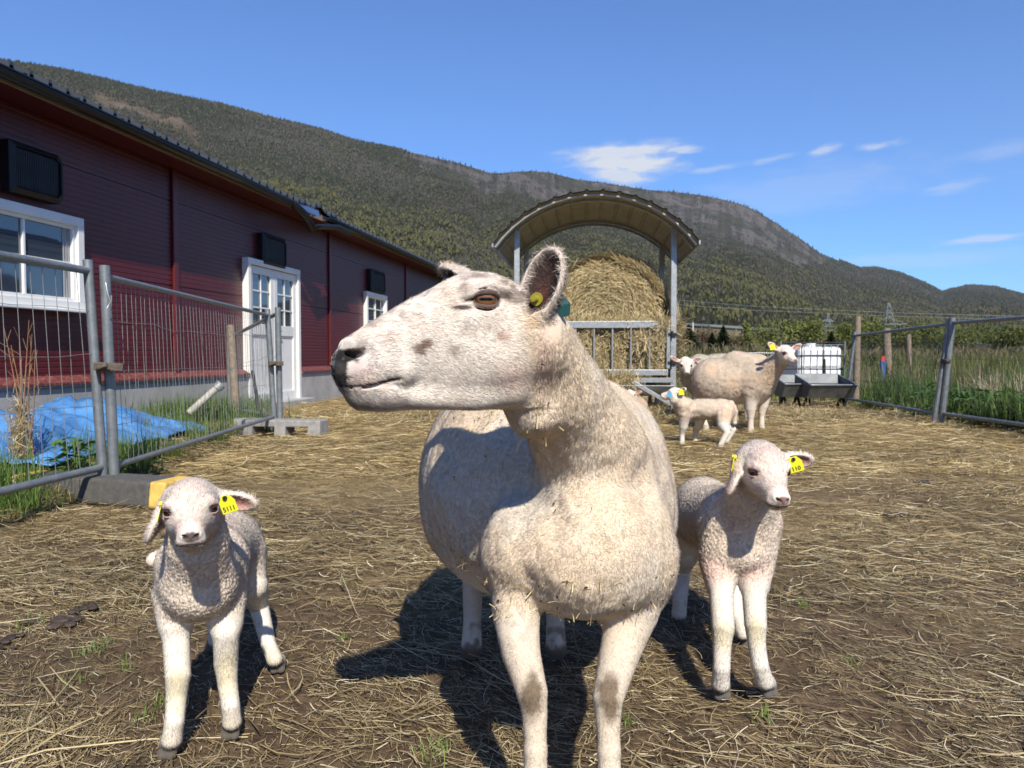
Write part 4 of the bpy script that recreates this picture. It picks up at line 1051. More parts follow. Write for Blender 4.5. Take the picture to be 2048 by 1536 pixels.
        m = np.sqrt((a / .0145) ** 2 + ((c + .0245) / .0095) ** 2) ; fc = lerp(fc, nose, (1 - smoothstep(.8, 1.25, m + (n3 - .5) * .3)) * smoothstep(.098, .106, b) * .95)
        fc = lerp(fc, (.02, .012, .012), (1 - smoothstep(.5, 1, np.sqrt(((np.abs(a) - .0095) / .006) ** 2 + ((c + .0225) / .0035) ** 2))) * (b > .098) * .9)
        ml = np.abs(c + .0385 + np.clip(np.abs(a) - .004, 0, 1) * .16 - .0 ); fc = lerp(fc, (.06, .03, .03), (1 - smoothstep(.0012, .0030, ml)) * smoothstep(.078, .088, b) * .85)
        for e, g, er in h.eyes:
            d = np.linalg.norm(P - V3(e + g * er * .4), axis=1) / er; fc = lerp(fc, (.05, .03, .028), (1 - smoothstep(1.0, 1.28, d)) * .9); fc = lerp(fc, pink, (1 - smoothstep(1.1, 2.1, d)) * .45)
        for mid, RR, Lh, wd, bb, tip in h.ears:
            qa = (P - V3(mid)) @ V3(RR[0]); qw = (P - V3(mid)) @ V3(RR[1]); qn = (P - V3(mid)) @ V3(RR[2]); rr = np.sqrt((qa / Lh) ** 2 + (qw / wd) ** 2)
            ins = (rr < 1.1) & (np.abs(qn) < .014 * k) & ((Nn @ V3(RR[2])) > .05); fc = lerp(fc, inner, ins * (1 - smoothstep(.62, .92, rr)) * .95)
            fc = lerp(fc, pink, (~ins) * (rr < 1.1) * (np.abs(qn) < .02 * k) * .25)
        h.hd = hd * amt; h.abc = (a, b, c)
        return col * (1 - h.hd[:, None]) + fc * h.hd[:, None]
def hoof_split(S, x, y, yaw=0.0, k=1.0, z=.0):
    "two-toed foot at ground point; yaw: direction the toes point"
    d = Vector((math.sin(yaw), -math.cos(yaw), 0)); r = Vector((d.y, -d.x, 0)); c = Vector((x, y, z))
    for s in (-1, 1):
        S.cone(c + r * s * .0070 * k - d * .002 * k + Vector((0, 0, .030 * k)), c + r * s * .0085 * k + d * .013 * k + Vector((0, 0, .008 * k)), .0105 * k, .0090 * k, .007 * k)
def curls(P, scale, seed): return 1 - np.clip(worley(P, scale, seed), 0, 1) ** 1.6
def eartag(face, text, c, right, up, parent, size=.034, m=None, lab=None):
    r = Vector(right).normalized(); u = (Vector(up) - r * Vector(up).dot(r)).normalized(); n = r.cross(u); c = Vector(c); s = size; mb = MB()
    pts = [(-.5, -.55), (.5, -.55), (.5, .15), (.22, .55), (-.22, .55), (-.5, .15)]
    mb.prism([c + r * (a * s) + u * (b * s) for a, b in pts], -n * .0012)
    o = mb.build('ear_tag', m or m_tag_y, parent, .0008)
    if lab: tag(o, lab)
    if text:
        text_mesh(text, s * .40, c + n * .0006 - u * s * .30, r, u, .0002, m_ink, o)
    pn = MB(); pn.tube([c + u * s * .38 - n * .006, c + u * s * .38 + n * .003], .0042, 14); pn.build('pin', m_ink if face else (m or m_tag_y), o)
    return o

def finish_animal(root, S, X, Y, Z, head, colfn, fn_len, counts, widths, seed, curl_amp=0, curl_scale=165, woolmask=None, hairdir=None, body_var=.2, nose=(.07, .05, .05)):
    P, F, Nn = S.mesh(X, Y, Z, 1)
    wm = woolmask(P)
    head.colour(P, np.ones_like(P), Nn); wm = wm * (1 - np.clip(head.hd, 0, 1))
    if curl_amp:
        c = curls(P, curl_scale, seed); c2 = fbm(P, curl_scale * 2.1, 2, seed + 5)
        P = P + Nn * (((c - .45) * curl_amp + (c2 - .5) * curl_amp * .6) * wm)[:, None]
    P[:, 2] = np.maximum(P[:, 2], .0015)
    Nn = vnormals(P, F)
    col = colfn(P, wm)
    if curl_amp: col = col * (1 + ((c - .55) * .22 * wm))[:, None]
    col = head.colour(P, col, Nn, nose=nose)
    wm = wm * (1 - np.clip(head.hd, 0, 1))
    hoof = smoothstep(.038, .026, P[:, 2] + (fbm(P, 120, 2, 3) - .5) * .012); col = lerp(col, (.055, .045, .04), hoof * .9)
    col = np.clip(col, .004, 1)
    me = np_mesh('body', P, F, True, col); body = link('body', me, m_skin, root)
    ln = fn_len(P, wm, head)
    for e, g, er in head.eyes: ln = ln * smoothstep(er * 1.15, er * 1.7, np.linalg.norm(P - V3(e + g * er * .3), axis=1))
    a, b, c_ = head.abc; ln = ln * np.where(head.hd > .5, 1 - smoothstep(.088, .100, b) * (c_ > -.034), 1) * smoothstep(.012, .03, P[:, 2])
    hd = head.hd > .5
    dire = np.tile(np.array([0, 0, -1.], np.float32), (len(P), 1)); dire[hd] = -V3(head.f) + V3(head.u) * .15
    lift = np.where(hd, .25, np.where(wm > .5, .7, .25)).astype(np.float32)
    if counts[0]: fur('hair', P, F, Nn, np.clip(col * 1.05, 0, 1), counts[0], ln * (wm <= .5), dire, lift, widths[0], m_fur, body, seed, np.where(hd, 2.0, 1.0), var=.5, jitter=.25)
    if counts[1]: fur('wool', P, F, Nn, np.clip(col * 1.06, 0, 1), counts[1], ln * (wm > .5), dire, lift, widths[1], m_fur, body, seed + 1, None, var=body_var, jitter=1.0, curl=1.2)
    for i, (e, g, er) in enumerate(head.eyes):
        eyeball('eye', e, g, head.u, er, iris=(.035, .02, .014), white=(.03, .02, .018), parent=root, irad=.9, pup=(.45, .22))
    return body

def lamb_colour(P, wm, warm=(.78, .67, .55), legc=(.76, .70, .62)):
    n1 = fbm(P, 12, 3, 61); n2 = fbm(P, 50, 3, 62)
    wool = np.tile(np.array(warm, np.float32), (len(P), 1)) * (.86 + .25 * n2)[:, None]; wool = lerp(wool, (.72, .47, .38), smoothstep(.5, .75, n1) * .25)
    leg = np.tile(np.array(legc, np.float32), (len(P), 1)) * (.9 + .18 * n2)[:, None]
    return leg * (1 - wm[:, None]) + wool * wm[:, None]

# ---------------------------------------------------------------- lamb with the 5111 tag, close to the camera
def lamb_front():
    b0 = G(430, 1400); root = thing('lamb', 'curly white lamb stepping forward with drooping ears and a 5111 tag', 'lamb', (b0.x, b0.y, 0), 0, 'lambs close to the camera')
    S = Sdf(); f = Vector((.37, -.92, -.07))
    O = W(382, 1016, 1.425)
    H = Head(S, O, f, .97, 0.02, ears=(((.95, .25, -.22), (.25, -.8, -.35)), ((-.40, -.20, -.9), (.97, .05, -.35))), earL=.080)
    # f looks at the camera, so -r is image right: ears[0] is image right
    S.chain([O + Vector((0, .025, -.01)), W(395, 1085, 1.50), W(400, 1140, 1.56)], [.044, .058, .070], .03)
    S.ell(W(401, 1145, 1.58), (.073, .080, .086), None, .03)              # chest
    S.cone(W(366, 1130, 1.60), W(352, 1245, 1.572), .052, .032, .03); S.cone(W(436, 1130, 1.64), W(451, 1245, 1.60), .052, .032, .03)
    S.ell(W(400, 1183, 1.56), (.060, .06, .05), None, .03)
    S.chain([W(415, 1120, 1.66), W(445, 1085, 1.90), W(458, 1078, 2.02)], [.078, .078, .068], .05)        # trunk to rump
    S.ell(W(456, 1105, 1.92), (.068, .14, .08), None, .04)
    h1 = G(342, 1509); S.chain([W(346, 1190, 1.60), G(352, 1270, .222), G(356, 1350, .155), G(353, 1392, .115), G(349, 1442, .075), G(344, 1478, .040), Vector((h1.x, h1.y - .004, .026))], [.040, .0265, .0240, .0195, .0180, .0192, .0178], .016); hoof_split(S, h1.x, h1.y - .005, 0, 1.05)
    h2 = G(466, 1470); S.chain([W(455, 1190, 1.64), G(452, 1265, .222), G(452, 1325, .155), G(455, 1365, .115), G(461, 1410, .075), G(464, 1442, .040), Vector((h2.x, h2.y - .004, .026))], [.040, .0265, .0240, .0195, .0180, .0192, .0178], .016); hoof_split(S, h2.x, h2.y - .005, .05, 1.05)
    hf = G(556, 1342)
    S.chain([W(482, 1125, 1.95), W(503, 1172, 1.93), W(518, 1214, 1.98), G(537, 1288, .075), G(549, 1318, .040), Vector((hf.x, hf.y - .002, .026))], [.062, .040, .024, .0175, .019, .0176], .03)
    hoof_split(S, hf.x, hf.y, .25, 1.0)
    hg = G(430, 1300); S.chain([W(440, 1140, 1.97), W(436, 1180, 1.98), W(430, 1208, 2.10), G(430, 1282, .040)], [.055, .035, .022, .017], .03); hoof_split(S, hg.x, hg.y, 0, 1.0)
    # woolly tail swung out to the side
    S.chain([W(455, 1060, 2.10), W(380, 1092, 2.16), W(308, 1120, 2.12)], [.024, .024, .020], .02)
    zx = W(382, 1012, 1.40)
    X = axis(-1.02, -.54, .0036); Y = axis(1.24, 2.20, .0040); Z = axis(-.006, .72, .0036)
    X = axis(-1.02, -.54, .0036, (-.72, -.48), .0024); Y = axis(1.24, 2.22, .0046, (1.27, 1.64), .0026); Z = axis(-.006, .72, .0034, (.30, .62), .0024)
    def wm(P):
        z = P[:, 2]; m = smoothstep(.235, .275, z + (fbm(P, 40, 2, 9) - .5) * .03); m = np.maximum(m, (P[:, 0] < -.74) & (P[:, 1] > 1.95) & (z > .13))
        return m
    def ln(P, w, H):
        l = np.where(w > .5, .0045, .0055); l = np.where(H.hd > .5, .0070, l); a, b, c = H.abc
        return l.astype(np.float32)
    def cf(P, w):
        c = lamb_colour(P, w)
        for kx, ky, kd in ((354, 1372, 1.50), (454, 1345, 1.565)): c = lerp(c, (.60, .52, .28), blob(P, W(kx, ky, kd), (.022, .02, .045), .7) * .55)
        c = lerp(c, (.55, .46, .30), smoothstep(.09, .04, P[:, 2]) * .4)
        return c
    finish_animal(root, S, X, Y, Z, H, cf, ln, (80000, 70000), (.00042, .0004), 21, .0036, 185, wm)
    # tags
    eR = H.ears[0]; pc = W(455, 1008, 1.385)
    eartag(True, '5111', pc, Vector((.93, -.1, .30)), Vector((-.28, -.1, 1)), root, .031, lab='yellow tag reading 5111 under the horizontal ear')
    pl = W(322, 1022, 1.40); eartag(False, None, pl, Vector((-.30, .95, 0)), Vector((.25, 0, 1)), root, .034, lab='yellow tag seen edge on below the drooping ear')
    return root
lamb_front()

# ---------------------------------------------------------------- lamb with the 110 tag
def lamb_side():
    b0 = G(1450, 1330); root = thing('lamb', 'curly white lamb standing beside the big ewe, looking aside with a 110 tag', 'lamb', (b0.x, b0.y, 0), 0, 'lambs close to the camera')
    S = Sdf(); f = Vector((.11, -.98, -.30))
    O = W(1525, 934, 1.72)
    H = Head(S, O, f, 1.02, -.03, ears=(((.97, .25, -.10), (-.15, -.8, -.35)), ((-.42, -.15, -.88), (.95, -.1, -.4))), earL=.084, earW=.0195)
    S.chain([O + Vector((-.01, .03, -.01)), W(1505, 985, 1.79), W(1492, 1030, 1.85)], [.046, .056, .074], .03)
    S.ell(W(1480, 1055, 1.88), (.080, .090, .096), None, .03)
    S.cone(W(1440, 1050, 1.88), W(1440, 1170, 1.84), .058, .034, .03); S.cone(W(1512, 1050, 1.88), W(1510, 1170, 1.84), .056, .034, .03)
    S.ell(W(1478, 1098, 1.86), (.070, .07, .052), None, .03)
    S.chain([W(1470, 1040, 1.95), W(1420, 1035, 2.15), W(1405, 1035, 2.30)], [.084, .090, .088], .05)
    S.ell(W(1408, 1015, 2.25), (.080, .13, .085), None, .04)
    h1 = G(1441, 1394); S.chain([W(1432, 1110, 1.87), G(1442, 1180, .240), G(1446, 1255, .170), G(1444, 1290, .132), G(1443, 1335, .085), G(1441, 1366, .044), Vector((h1.x, h1.y - .004, .030))], [.040, .0280, .0255, .0205, .0190, .0205, .0190], .016); hoof_split(S, h1.x, h1.y, 0.0, 1.12)
    h2 = G(1533, 1390); S.chain([W(1512, 1110, 1.87), G(1508, 1180, .240), G(1511, 1250, .170), G(1513, 1285, .132), G(1520, 1330, .085), G(1529, 1362, .044), Vector((h2.x, h2.y - .004, .030))], [.040, .0275, .0248, .0200, .0188, .0205, .0190], .016); hoof_split(S, h2.x, h2.y, .3, 1.12)
    hf = G(1358, 1247); S.chain([W(1372, 1050, 2.30), W(1366, 1110, 2.28), W(1364, 1140, 2.33), G(1360, 1203, .075), G(1358, 1228, .040)], [.070, .044, .025, .0200, .0215], .03); hoof_split(S, hf.x, hf.y, -.1, 1.1)
    hg = G(1488, 1287); S.chain([W(1445, 1070, 2.24), W(1462, 1130, 2.22), W(1466, 1165, 2.18), G(1475, 1235, .080), G(1486, 1266, .040)], [.070, .042, .0240, .0185, .0205], .03); hoof_split(S, hg.x, hg.y, .3, 1.1)
    X = axis(.36, .86, .0042, (.40, .74), .0027); Y = axis(1.52, 2.60, .0050, (1.56, 2.0), .0029); Z = axis(-.006, .74, .0038, (.27, .70), .0027)
    def wm(P): return smoothstep(.245, .285, P[:, 2] + (fbm(P, 40, 2, 9) - .5) * .03)
    def ln(P, w, H):
        l = np.where(w > .5, .0045, .0055); return np.where(H.hd > .5, .0072, np.minimum(l, .006)).astype(np.float32)
    def cf(P, w):
        c = lamb_colour(P, w, warm=(.76, .645, .53))
        for kx, ky, kd in ((1447, 1270, 1.74), (1513, 1262, 1.75)): c = lerp(c, (.58, .50, .27), blob(P, W(kx, ky, kd), (.02, .02, .035), .7) * .55)
        c = lerp(c, (.72, .45, .42), blob(P, W(1425, 1140, 1.83), (.03, .05, .03), .7) * .5); c = lerp(c, (.72, .45, .42), blob(P, W(1505, 1140, 1.83), (.03, .05, .03), .7) * .5)
        return c
    finish_animal(root, S, X, Y, Z, H, cf, ln, (70000, 62000), (.00048, .00045), 31, .0036, 185, wm, nose=(.20, .11, .10))
    eartag(True, '110', W(1590, 929, 1.70), Vector((.92, -.2, .30)), Vector((-.25, -.1, 1)), root, .033, lab='yellow tag reading 110 behind the cheek')
    eartag(False, None, W(1468, 925, 1.72), Vector((.38, .92, 0)), Vector((.2, 0, 1)), root, .034, lab='yellow tag seen edge on below the drooping ear')
    return root
lamb_side()
# ---------------------------------------------------------------- the animals farther off
def far_axes(S, step, zmin=-.004):
    lo = np.min([p[1] for p in S.p], 0) - .03; hi = np.max([p[2] for p in S.p], 0) + .03
    return axis(lo[0], hi[0], step), axis(lo[1], hi[1], step), axis(max(zmin, lo[2]), hi[2], step)
def leg4(S, top, gx, gy, r0, r1, back=False, k=.03, h=1.0):
    "a leg from the body down to the ground point"
    top = Vector(top); g = Vector((gx, gy, 0)); z = top.z
    if not back: S.chain([top, top.lerp(g, .35), Vector((gx, gy, z * .46)) * 1, Vector((gx, gy, z * .38)), Vector((gx, gy, z * .14)), Vector((gx, gy, .02 * h))], [r0, r0 * .62, r1 * 1.35, r1 * 1.05, r1 * 1.15, r1 * 1.3], k)
    else:
        d = Vector((0, 0, 0)); S.chain([top, top.lerp(g, .35), Vector((gx + back[0], gy + back[1], z * .50)), Vector((gx, gy, z * .15)), Vector((gx, gy, .02 * h))], [r0, r0 * .6, r1 * 1.35, r1 * 1.05, r1 * 1.3], k)
def far_finish(root, S, H, step, wool, leg, legz, counts, seed, face=(.76, .68, .58), wlen=.012, width=.0012, eyes=True, nose=(.16, .09, .08)):
    X, Y, Z = far_axes(S, step)
    P, F, Nn = S.mesh(X, Y, Z, 1)
    n1 = fbm(P, 6, 4, seed); n2 = fbm(P, 30, 3, seed + 1); wm = smoothstep(legz - .05, legz + .05, P[:, 2])
    col = np.tile(np.array(wool, np.float32), (len(P), 1)) * (.80 + .38 * n2)[:, None]; col = lerp(col, (.66, .46, .30), smoothstep(.5, .7, n1) * .5); col = lerp(col, (.40, .36, .30), smoothstep(.48, .3, n1) * .35)
    lc = np.tile(np.array(leg, np.float32), (len(P), 1)) * (.88 + .2 * n2)[:, None]; col = lc * (1 - wm[:, None]) + col * wm[:, None]
    P = P + Nn * ((n2 - .5) * .012 * wm)[:, None]; P[:, 2] = np.maximum(P[:, 2], .0015); Nn = vnormals(P, F)
    if H is not None:
        col = H.colour(P, col, Nn, base=face, nose=nose)
    else: pass
    col = lerp(col, (.06, .05, .04), smoothstep(.035, .02, P[:, 2]) * .9); col = np.clip(col, .004, 1)
    me = np_mesh('body', P, F, True, col); body = link('body', me, m_skin, root)
    ln = np.where(wm > .5, wlen, wlen * .5); 
    if H is not None:
        ln = np.where(H.hd > .5, wlen * .45, ln)
        for e, g, er in H.eyes: ln = ln * smoothstep(er * 1.2, er * 1.8, np.linalg.norm(P - V3(e), axis=1))
    fur('wool', P, F, Nn, np.clip(col * 1.05, 0, 1), counts, ln, np.tile(np.array([0, 0, -1.], np.float32), (len(P), 1)), np.full(len(P), .55, np.float32), width, m_fur, body, seed, None, var=.25, jitter=.8, curl=.8)
    if eyes and H is not None:
        for e, g, er in H.eyes: eyeball('eye', e, g, H.u, er, iris=(.06, .035, .02), white=(.04, .03, .025), parent=root, pup=(.5, .2), irad=.9)
    return body

def far_ewe():
    b = G(1480, 866); root = thing('ewe', 'cream ewe standing broadside behind the small lamb, squinting with a yellow ear tag', 'sheep', (b.x, b.y, 0), 0)
    D = 7.75; S = Sdf(); s = 1538 / D
    S.ell(W(1462, 762, D + .05), (.36, .21, .245), None, .05); S.ell(W(1420, 765, D + .1), (.19, .20, .235), None, .06); S.ell(W(1508, 765, D - .05), (.185, .19, .24), None, .05)
    S.chain([W(1520, 765, D - .1), W(1545, 735, D - .22), W(1566, 712, D - .32)], [.155, .105, .078], .05)
    S.cone(W(1470, 722, D), W(1520, 728, D - .03), .10, .09, .06)
    H = Head(S, W(1571, 706, D - .40), Vector((.30, -.95, -.22)), 1.42, 0, ears=(((.85, .1, .42), (.1, -.9, -.3)), ((-.80, .1, .55), (.1, -.9, -.2))), slim=.92, earL=.088, earW=.021)
    for (px, py, dx, dd) in ((1501, 871, -.02, 0), (1523, 862, .07, .0)):
        g = G(px, py); leg4(S, (g.x + dx * .3, g.y, .42), g.x, g.y, .085, .026)
    for (px, py) in ((1412, 866), (1432, 855)):
        g = G(px, py); leg4(S, (g.x, D + .1, .44), g.x, g.y, .12, .026, back=(-.05, .04))
    body = far_finish(root, S, H, .0085, (.54, .435, .335), (.70, .60, .50), .37, 42000, 71, wlen=.009)
    eartag(False, None, W(1545, 694, D - .46), Vector((.9, -.3, .2)), Vector((.2, 0, 1)), root, .05, lab='yellow tag hanging in the ear')
    # worn brown knees
    return root
def hidden_ewes():
    b = G(1430, 852); root = thing('ewe', 'grey cream ewe peeking out between the hay feeder post and the broadside ewe', 'sheep', (b.x + .2, 9.0, 0), 0)
    D = 9.0; S = Sdf(); 
    S.ell(W(1446, 752, D + .1), (.50, .24, .262), None, .06); S.ell(W(1400, 750, D - .05), (.20, .2, .24), None, .06); S.chain([W(1398, 745, D - .1), W(1385, 738, D - .25), W(1374, 732, D - .38)], [.16, .12, .09], .05)
    H = Head(S, W(1371, 728, D - .45), Vector((-.05, -.93, -.45)), 1.42, 0, ears=(((.88, .1, .25), (.1, -.9, -.3)), ((-.8, .1, .38), (.1, -.9, -.2))), slim=.86, earL=.084, earW=.017)
    for px, dy in ((1392, -.1), (1412, .1), (1490, -.1), (1505, .1)):
        g = Vector(((px - 1024) / FPX * D, D + dy, 0)); leg4(S, (g.x, g.y, .42), g.x, g.y, .09, .026)
    far_finish(root, S, H, .010, (.47, .42, .35), (.5, .45, .4), .36, 22000, 72, wlen=.014, width=.0015)
    D = 10.9; x0 = (1344 - 1024) / FPX * D
    root = thing('ewe', 'ewe almost hidden behind the hay feeder, only one pale ear showing past the post', 'sheep', (x0 + .1, D + .5, 0), 0)
    S = Sdf(); S.ell((x0 - .02, D + .75, .52), (.23, .42, .25), None, .06); S.chain([Vector((x0 - .02, D + .45, .6)), W(1341, 708, D + .1)], [.15, .09], .05)
    H = Head(S, W(1336, 702, D), Vector((-.25, -.9, -.35)), 1.42, 0, ears=(((.95, -.1, .15), (.1, -.8, -.4)), ((-.9, .1, .2), (.1, -.9, -.2))), slim=.9, earL=.100, earW=.020)
    for sx, sy in ((-.12, .5), (.10, .5), (-.12, 1.05), (.10, 1.05)): leg4(S, (x0 + sx, D + sy, .42), x0 + sx, D + sy, .085, .026)
    far_finish(root, S, H, .013, (.47, .42, .35), (.5, .45, .4), .36, 9000, 73, wlen=.014, width=.0018)
def small_lamb():
    b = G(1410, 894); root = thing('lamb', 'small cream lamb standing broadside with a light blue and a yellow ear tag', 'lamb', (b.x, b.y, 0), 0)
    D = b.y; S = Sdf()
    S.ell(W(1410, 818, D), (.215, .085, .090), None, .03); S.ell(W(1372, 820, D), (.090, .078, .098), None, .03); S.ell(W(1445, 822, D), (.098, .088, .105), None, .03)
    S.chain([W(1366, 812, D - .02), W(1354, 800, D - .03), W(1350, 794, D - .03)], [.080, .060, .050], .03)
    H = Head(S, W(1351, 788, D - .02), Vector((-.86, .30, .12)), 1.08, 0, ears=(((.50, -.50, .30), (-.6, -.7, .2)), ((-.35, -.85, -.12), (-.6, -.2, -.7))), earL=.088, earW=.019)
    for (px, py, dy) in ((1364, 894, -.04), (1391, 889, .06)):
        g = G(px, py); leg4(S, (g.x + .01, D + dy * .8, .28), g.x, g.y, .058, .0195, k=.02, h=.8)
    for (px, py, dy) in ((1441, 901, -.05), (1453, 893, .06)):
        g = G(px, py); leg4(S, (W(1446, 830, D).x, D + dy, .30), g.x, g.y, .080, .0200, back=(.055, .0), k=.03, h=.8)
    S.chain([W(1462, 806, D), W(1470, 822, D - .01), W(1469, 845, D - .01)], [.026, .026, .022], .02)
    body = far_finish(root, S, H, .0058, (.64, .52, .41), (.72, .66, .57), .235, 26000, 81, wlen=.008, width=.0009)
    e0, e1 = H.ears
    eartag(False, None, e0[0] + Vector((-.01, -.012, -.014)), Vector((.95, -.2, .1)), Vector((-.1, 0, 1)), root, .046, lab='yellow tag in one ear')
    eartag(False, None, W(1339, 789, D - .085), Vector((.95, -.3, .1)), Vector((-.2, 0, 1)), root, .042, m=m_tag_b, lab='light blue tag in the other ear')
def lying_lamb():
    D = 9.85; c = W(1275, 795, D); root = thing('lamb', 'lamb resting in the shade under the hay feeder tray', 'lamb', (c.x, D, 0), 0)
    S = Sdf(); S.ell((c.x + .02, D + .25, .13), (.15, .26, .13), None, .04); S.cone((c.x, D + .05, .17), W(1262, 793, D - .08), .085, .06, .03)
    H = Head(S, W(1260, 790, D - .1), Vector((.05, -.93, -.2)), 1.25, .1, ears=(((.9, .1, .1), (.1, -.9, -.3)), ((-.8, .1, .2), (.1, -.9, -.2))), earL=.085)
    for sx in (-.09, .08): S.chain([Vector((c.x + sx, D + .05, .10)), Vector((c.x + sx * 1.3, D - .12, .04)), Vector((c.x + sx * .7, D - .22, .025))], [.04, .024, .022], .02)
    far_finish(root, S, H, .009, (.60, .45, .36), (.7, .6, .5), .02, 8000, 91, wlen=.008, width=.0013)
far_ewe(); hidden_ewes(); small_lamb(); lying_lamb()
# ---------------------------------------------------------------- hay feeder, bale and hay
t_ = NT('galvanised steel'); f_ = t_.noise(25, 5, .7); t_.col(t_.ramp(f_, [(.3, (.30, .32, .33)), (.7, (.47, .49, .50))])); t_.set(Metallic=.55, Roughness=.42); m_galv = t_.m
t_ = NT('weathered galvanised tube'); f_ = t_.noise(18, 6, .7); t_.col(t_.ramp(f_, [(.3, (.17, .19, .20)), (.7, (.29, .31, .32))])); t_.set(Metallic=.5, Roughness=.45); m_tube = t_.m
m_wire = simple('galvanised wire', (.30, .30, .29), .5, .4, .2); m_wired = simple('dark galvanised wire', (.07, .07, .07), .6, .3, .2)
m_rust = simple('rusty steel', (.12, .095, .075), .8, .3, .6, scale=90)
m_wood = simple('weathered post wood', (.24, .19, .14), .9, 0, .35, scale=20, bump=.4, bscale=60)
m_dark = simple('dark steel', (.03, .03, .032), .5, .5, .3)
m_hay = attr_mat('hay stalks', rough=.7, noise=.25, scale=20, trans=.15)
m_haycore = simple('packed hay', (.30, .215, .095), .95, 0, .4, scale=30, bump=1.0, bscale=60, bdist=.03)
HAYC = np.array([[.60, .49, .28], [.50, .39, .20], [.37, .28, .14], [.24, .18, .09], [.72, .62, .40], [.42, .36, .18]])
def hay_ribbons(name, p, d, n, L, w, parent, seed, bright=1.0, curl=.35):
    r = np.random.default_rng(seed); N = len(p); d = unit(d); side = unit(np.cross(d, n) + 1e-6); l = L * np.exp(r.normal(0, .4, N)); K = 4
    s = np.linspace(-.5, .5, K); b = r.normal(0, curl, N); bn = r.normal(0, curl * .6, N)
    pts = p[:, None, :] + d[:, None, :] * (l[:, None] * s[None, :])[..., None] + side[:, None, :] * ((b * l)[:, None] * (s ** 2)[None, :])[..., None] + n[:, None, :] * (np.abs(bn * l)[:, None] * (s ** 2)[None, :])[..., None] * 1.2
    c = HAYC[r.choice(6, N, p=[.25, .25, .2, .1, .12, .08])] * (.7 + .5 * r.random(N))[:, None] * bright
    return ribbons(name, pts, w * (.6 + .8 * r.random(N)), side, c, m_hay, parent, taper=([0, 1], [1, .7]))
fv = Vector((.0965, .995, 0)).normalized(); fr_ = Vector((fv.y, -fv.x, 0)); FC0 = Vector((1.088, 10.2, 0))
def fp(a, d, z): return FC0 + fr_ * a + fv * d + Vector((0, 0, z))
def make_feeder():
    root = thing('hay_feeder', 'galvanised hay feeder with barred sides under a curved sheet roof', 'feeder', fp(0, .8, 0), 0)
    hw = 1.028; dp = 1.6
    for a in (-hw, hw):
        for d in (0, dp):
            MB().bar(fp(a, d, 0), fp(a, d, 2.46), .075, .075, (0, 1, 0)).build('post', m_galv, root, .006)
    # barred gates on the four sides
    for (a0, d0, a1, d1, n) in ((-hw, -.03, hw, -.03, 8), (-hw, dp, hw, dp, 8), (hw, 0, hw, dp, 6), (-hw, 0, -hw, dp, 6)):
        A = fp(a0, d0, 0); B = fp(a1, d1, 0); u = (B - A).normalized(); A = A + u * .06; B = B - u * .065; g = MB(); up = Vector((0, 0, 1))
        g.bar(A + up * 1.20, B + up * 1.20, .05, .09); g.bar(A + up * .57, B + up * .57, .05, .075)
        for e in (A, B): g.bar(e + up * .62, e + up * 1.15, .045, .065, tuple(u.cross(up)))
        for k in range(1, n): 
            q = A.lerp(B, k / n); g.tube([q + up * .60, q + up * 1.16], .014, 8)
        gt = g.build('gate', m_galv, root, .004)
        if d0 < 0:
            for z in (.70, 1.07):
                h = MB(); e = B + u * .045; h.bar(e + up * (z - .0) - u * .05, e + up * z + u * .06, .09, .035); h.tube([e + up * (z - .04) - fv * .05, e + up * (z + .04) - fv * .05], .018, 8); h.build('hinge', m_dark, gt)
    t = MB()
    for d in (-.02, dp): 
        t.bar(fp(-hw, d, .47), fp(hw, d, .47), .06, .06)
        t.prism([fp(-hw - .0, d - .16 if d < 0 else d + .16, .40), fp(hw + .0, d - .16 if d < 0 else d + .16, .40), fp(hw, d, .26), fp(-hw, d, .26)], Vector((0, 0, .006)) + fv * .004)
    for a in (-hw, hw): t.bar(fp(a, 0, .47), fp(a, dp, .47), .06, .06)
    t.build('tray', m_galv, root, .003)
    for a, c in ((.50, hw + .02), (-.50, -hw)): MB().bar(fp(a, -.15, .45), fp(c, -.15, .13), .05, .05).build('brace', m_galv, root, .003)
    # roof
    R = 1.616; zc = 2.86 - R; half = 1.30; d0, d1 = -.42, 1.92; amax = math.asin(half / R)
    prof = []; a = -amax; st = .205 / R
    while a < amax:
        for k, h in ((0, 0), (.72, 0), (.78, .018), (.94, .018)):
            if a + k * st < amax: prof.append((a + k * st, h))
        a += st
    prof.append((amax, 0))
    m_under = simple('beige underside of roof sheet', (.40, .37, .29), .7, 0, .15, scale=5); m_top = simple('olive green roof sheet', (.07, .075, .05), .45, 0, .25, scale=6)
    for nm, off, m in (('roof', .012, m_top), ('roof_lining', 0, m_under)):
        s = MB(); s.sheet([[fp(math.sin(a_) * (R + h + off), d, zc + math.cos(a_) * (R + h + off)) for a_, h in prof] for d in np.linspace(d0 - off * 1.2, d1, 4)], False)
        s.build(nm, m, root, fix=False)
    for d in (d0 + .06, -.0, dp, d1 - .05):
        pts = [fp(math.sin(a_) * (R - .03), d, zc + math.cos(a_) * (R - .03)) for a_ in np.linspace(-amax, amax, 25)]
        s = MB(); s.tube(pts, .020, 6); s.build('hoop', m_galv, root)
    for sg in (-1, 1):
        s = MB(); e0 = fp(sg * math.sin(amax) * (R - .0), d0 - .02, zc + math.cos(amax) * R); e1 = fp(sg * math.sin(amax) * R, d1, zc + math.cos(amax) * R); s.bar(e0, e1, .02, .05); s.build('roof_edge', m_galv, root)
    tp = [fp(x, dp * .5, zc + math.sqrt(R * R - x * x) - .05) for x in (-hw, hw)]
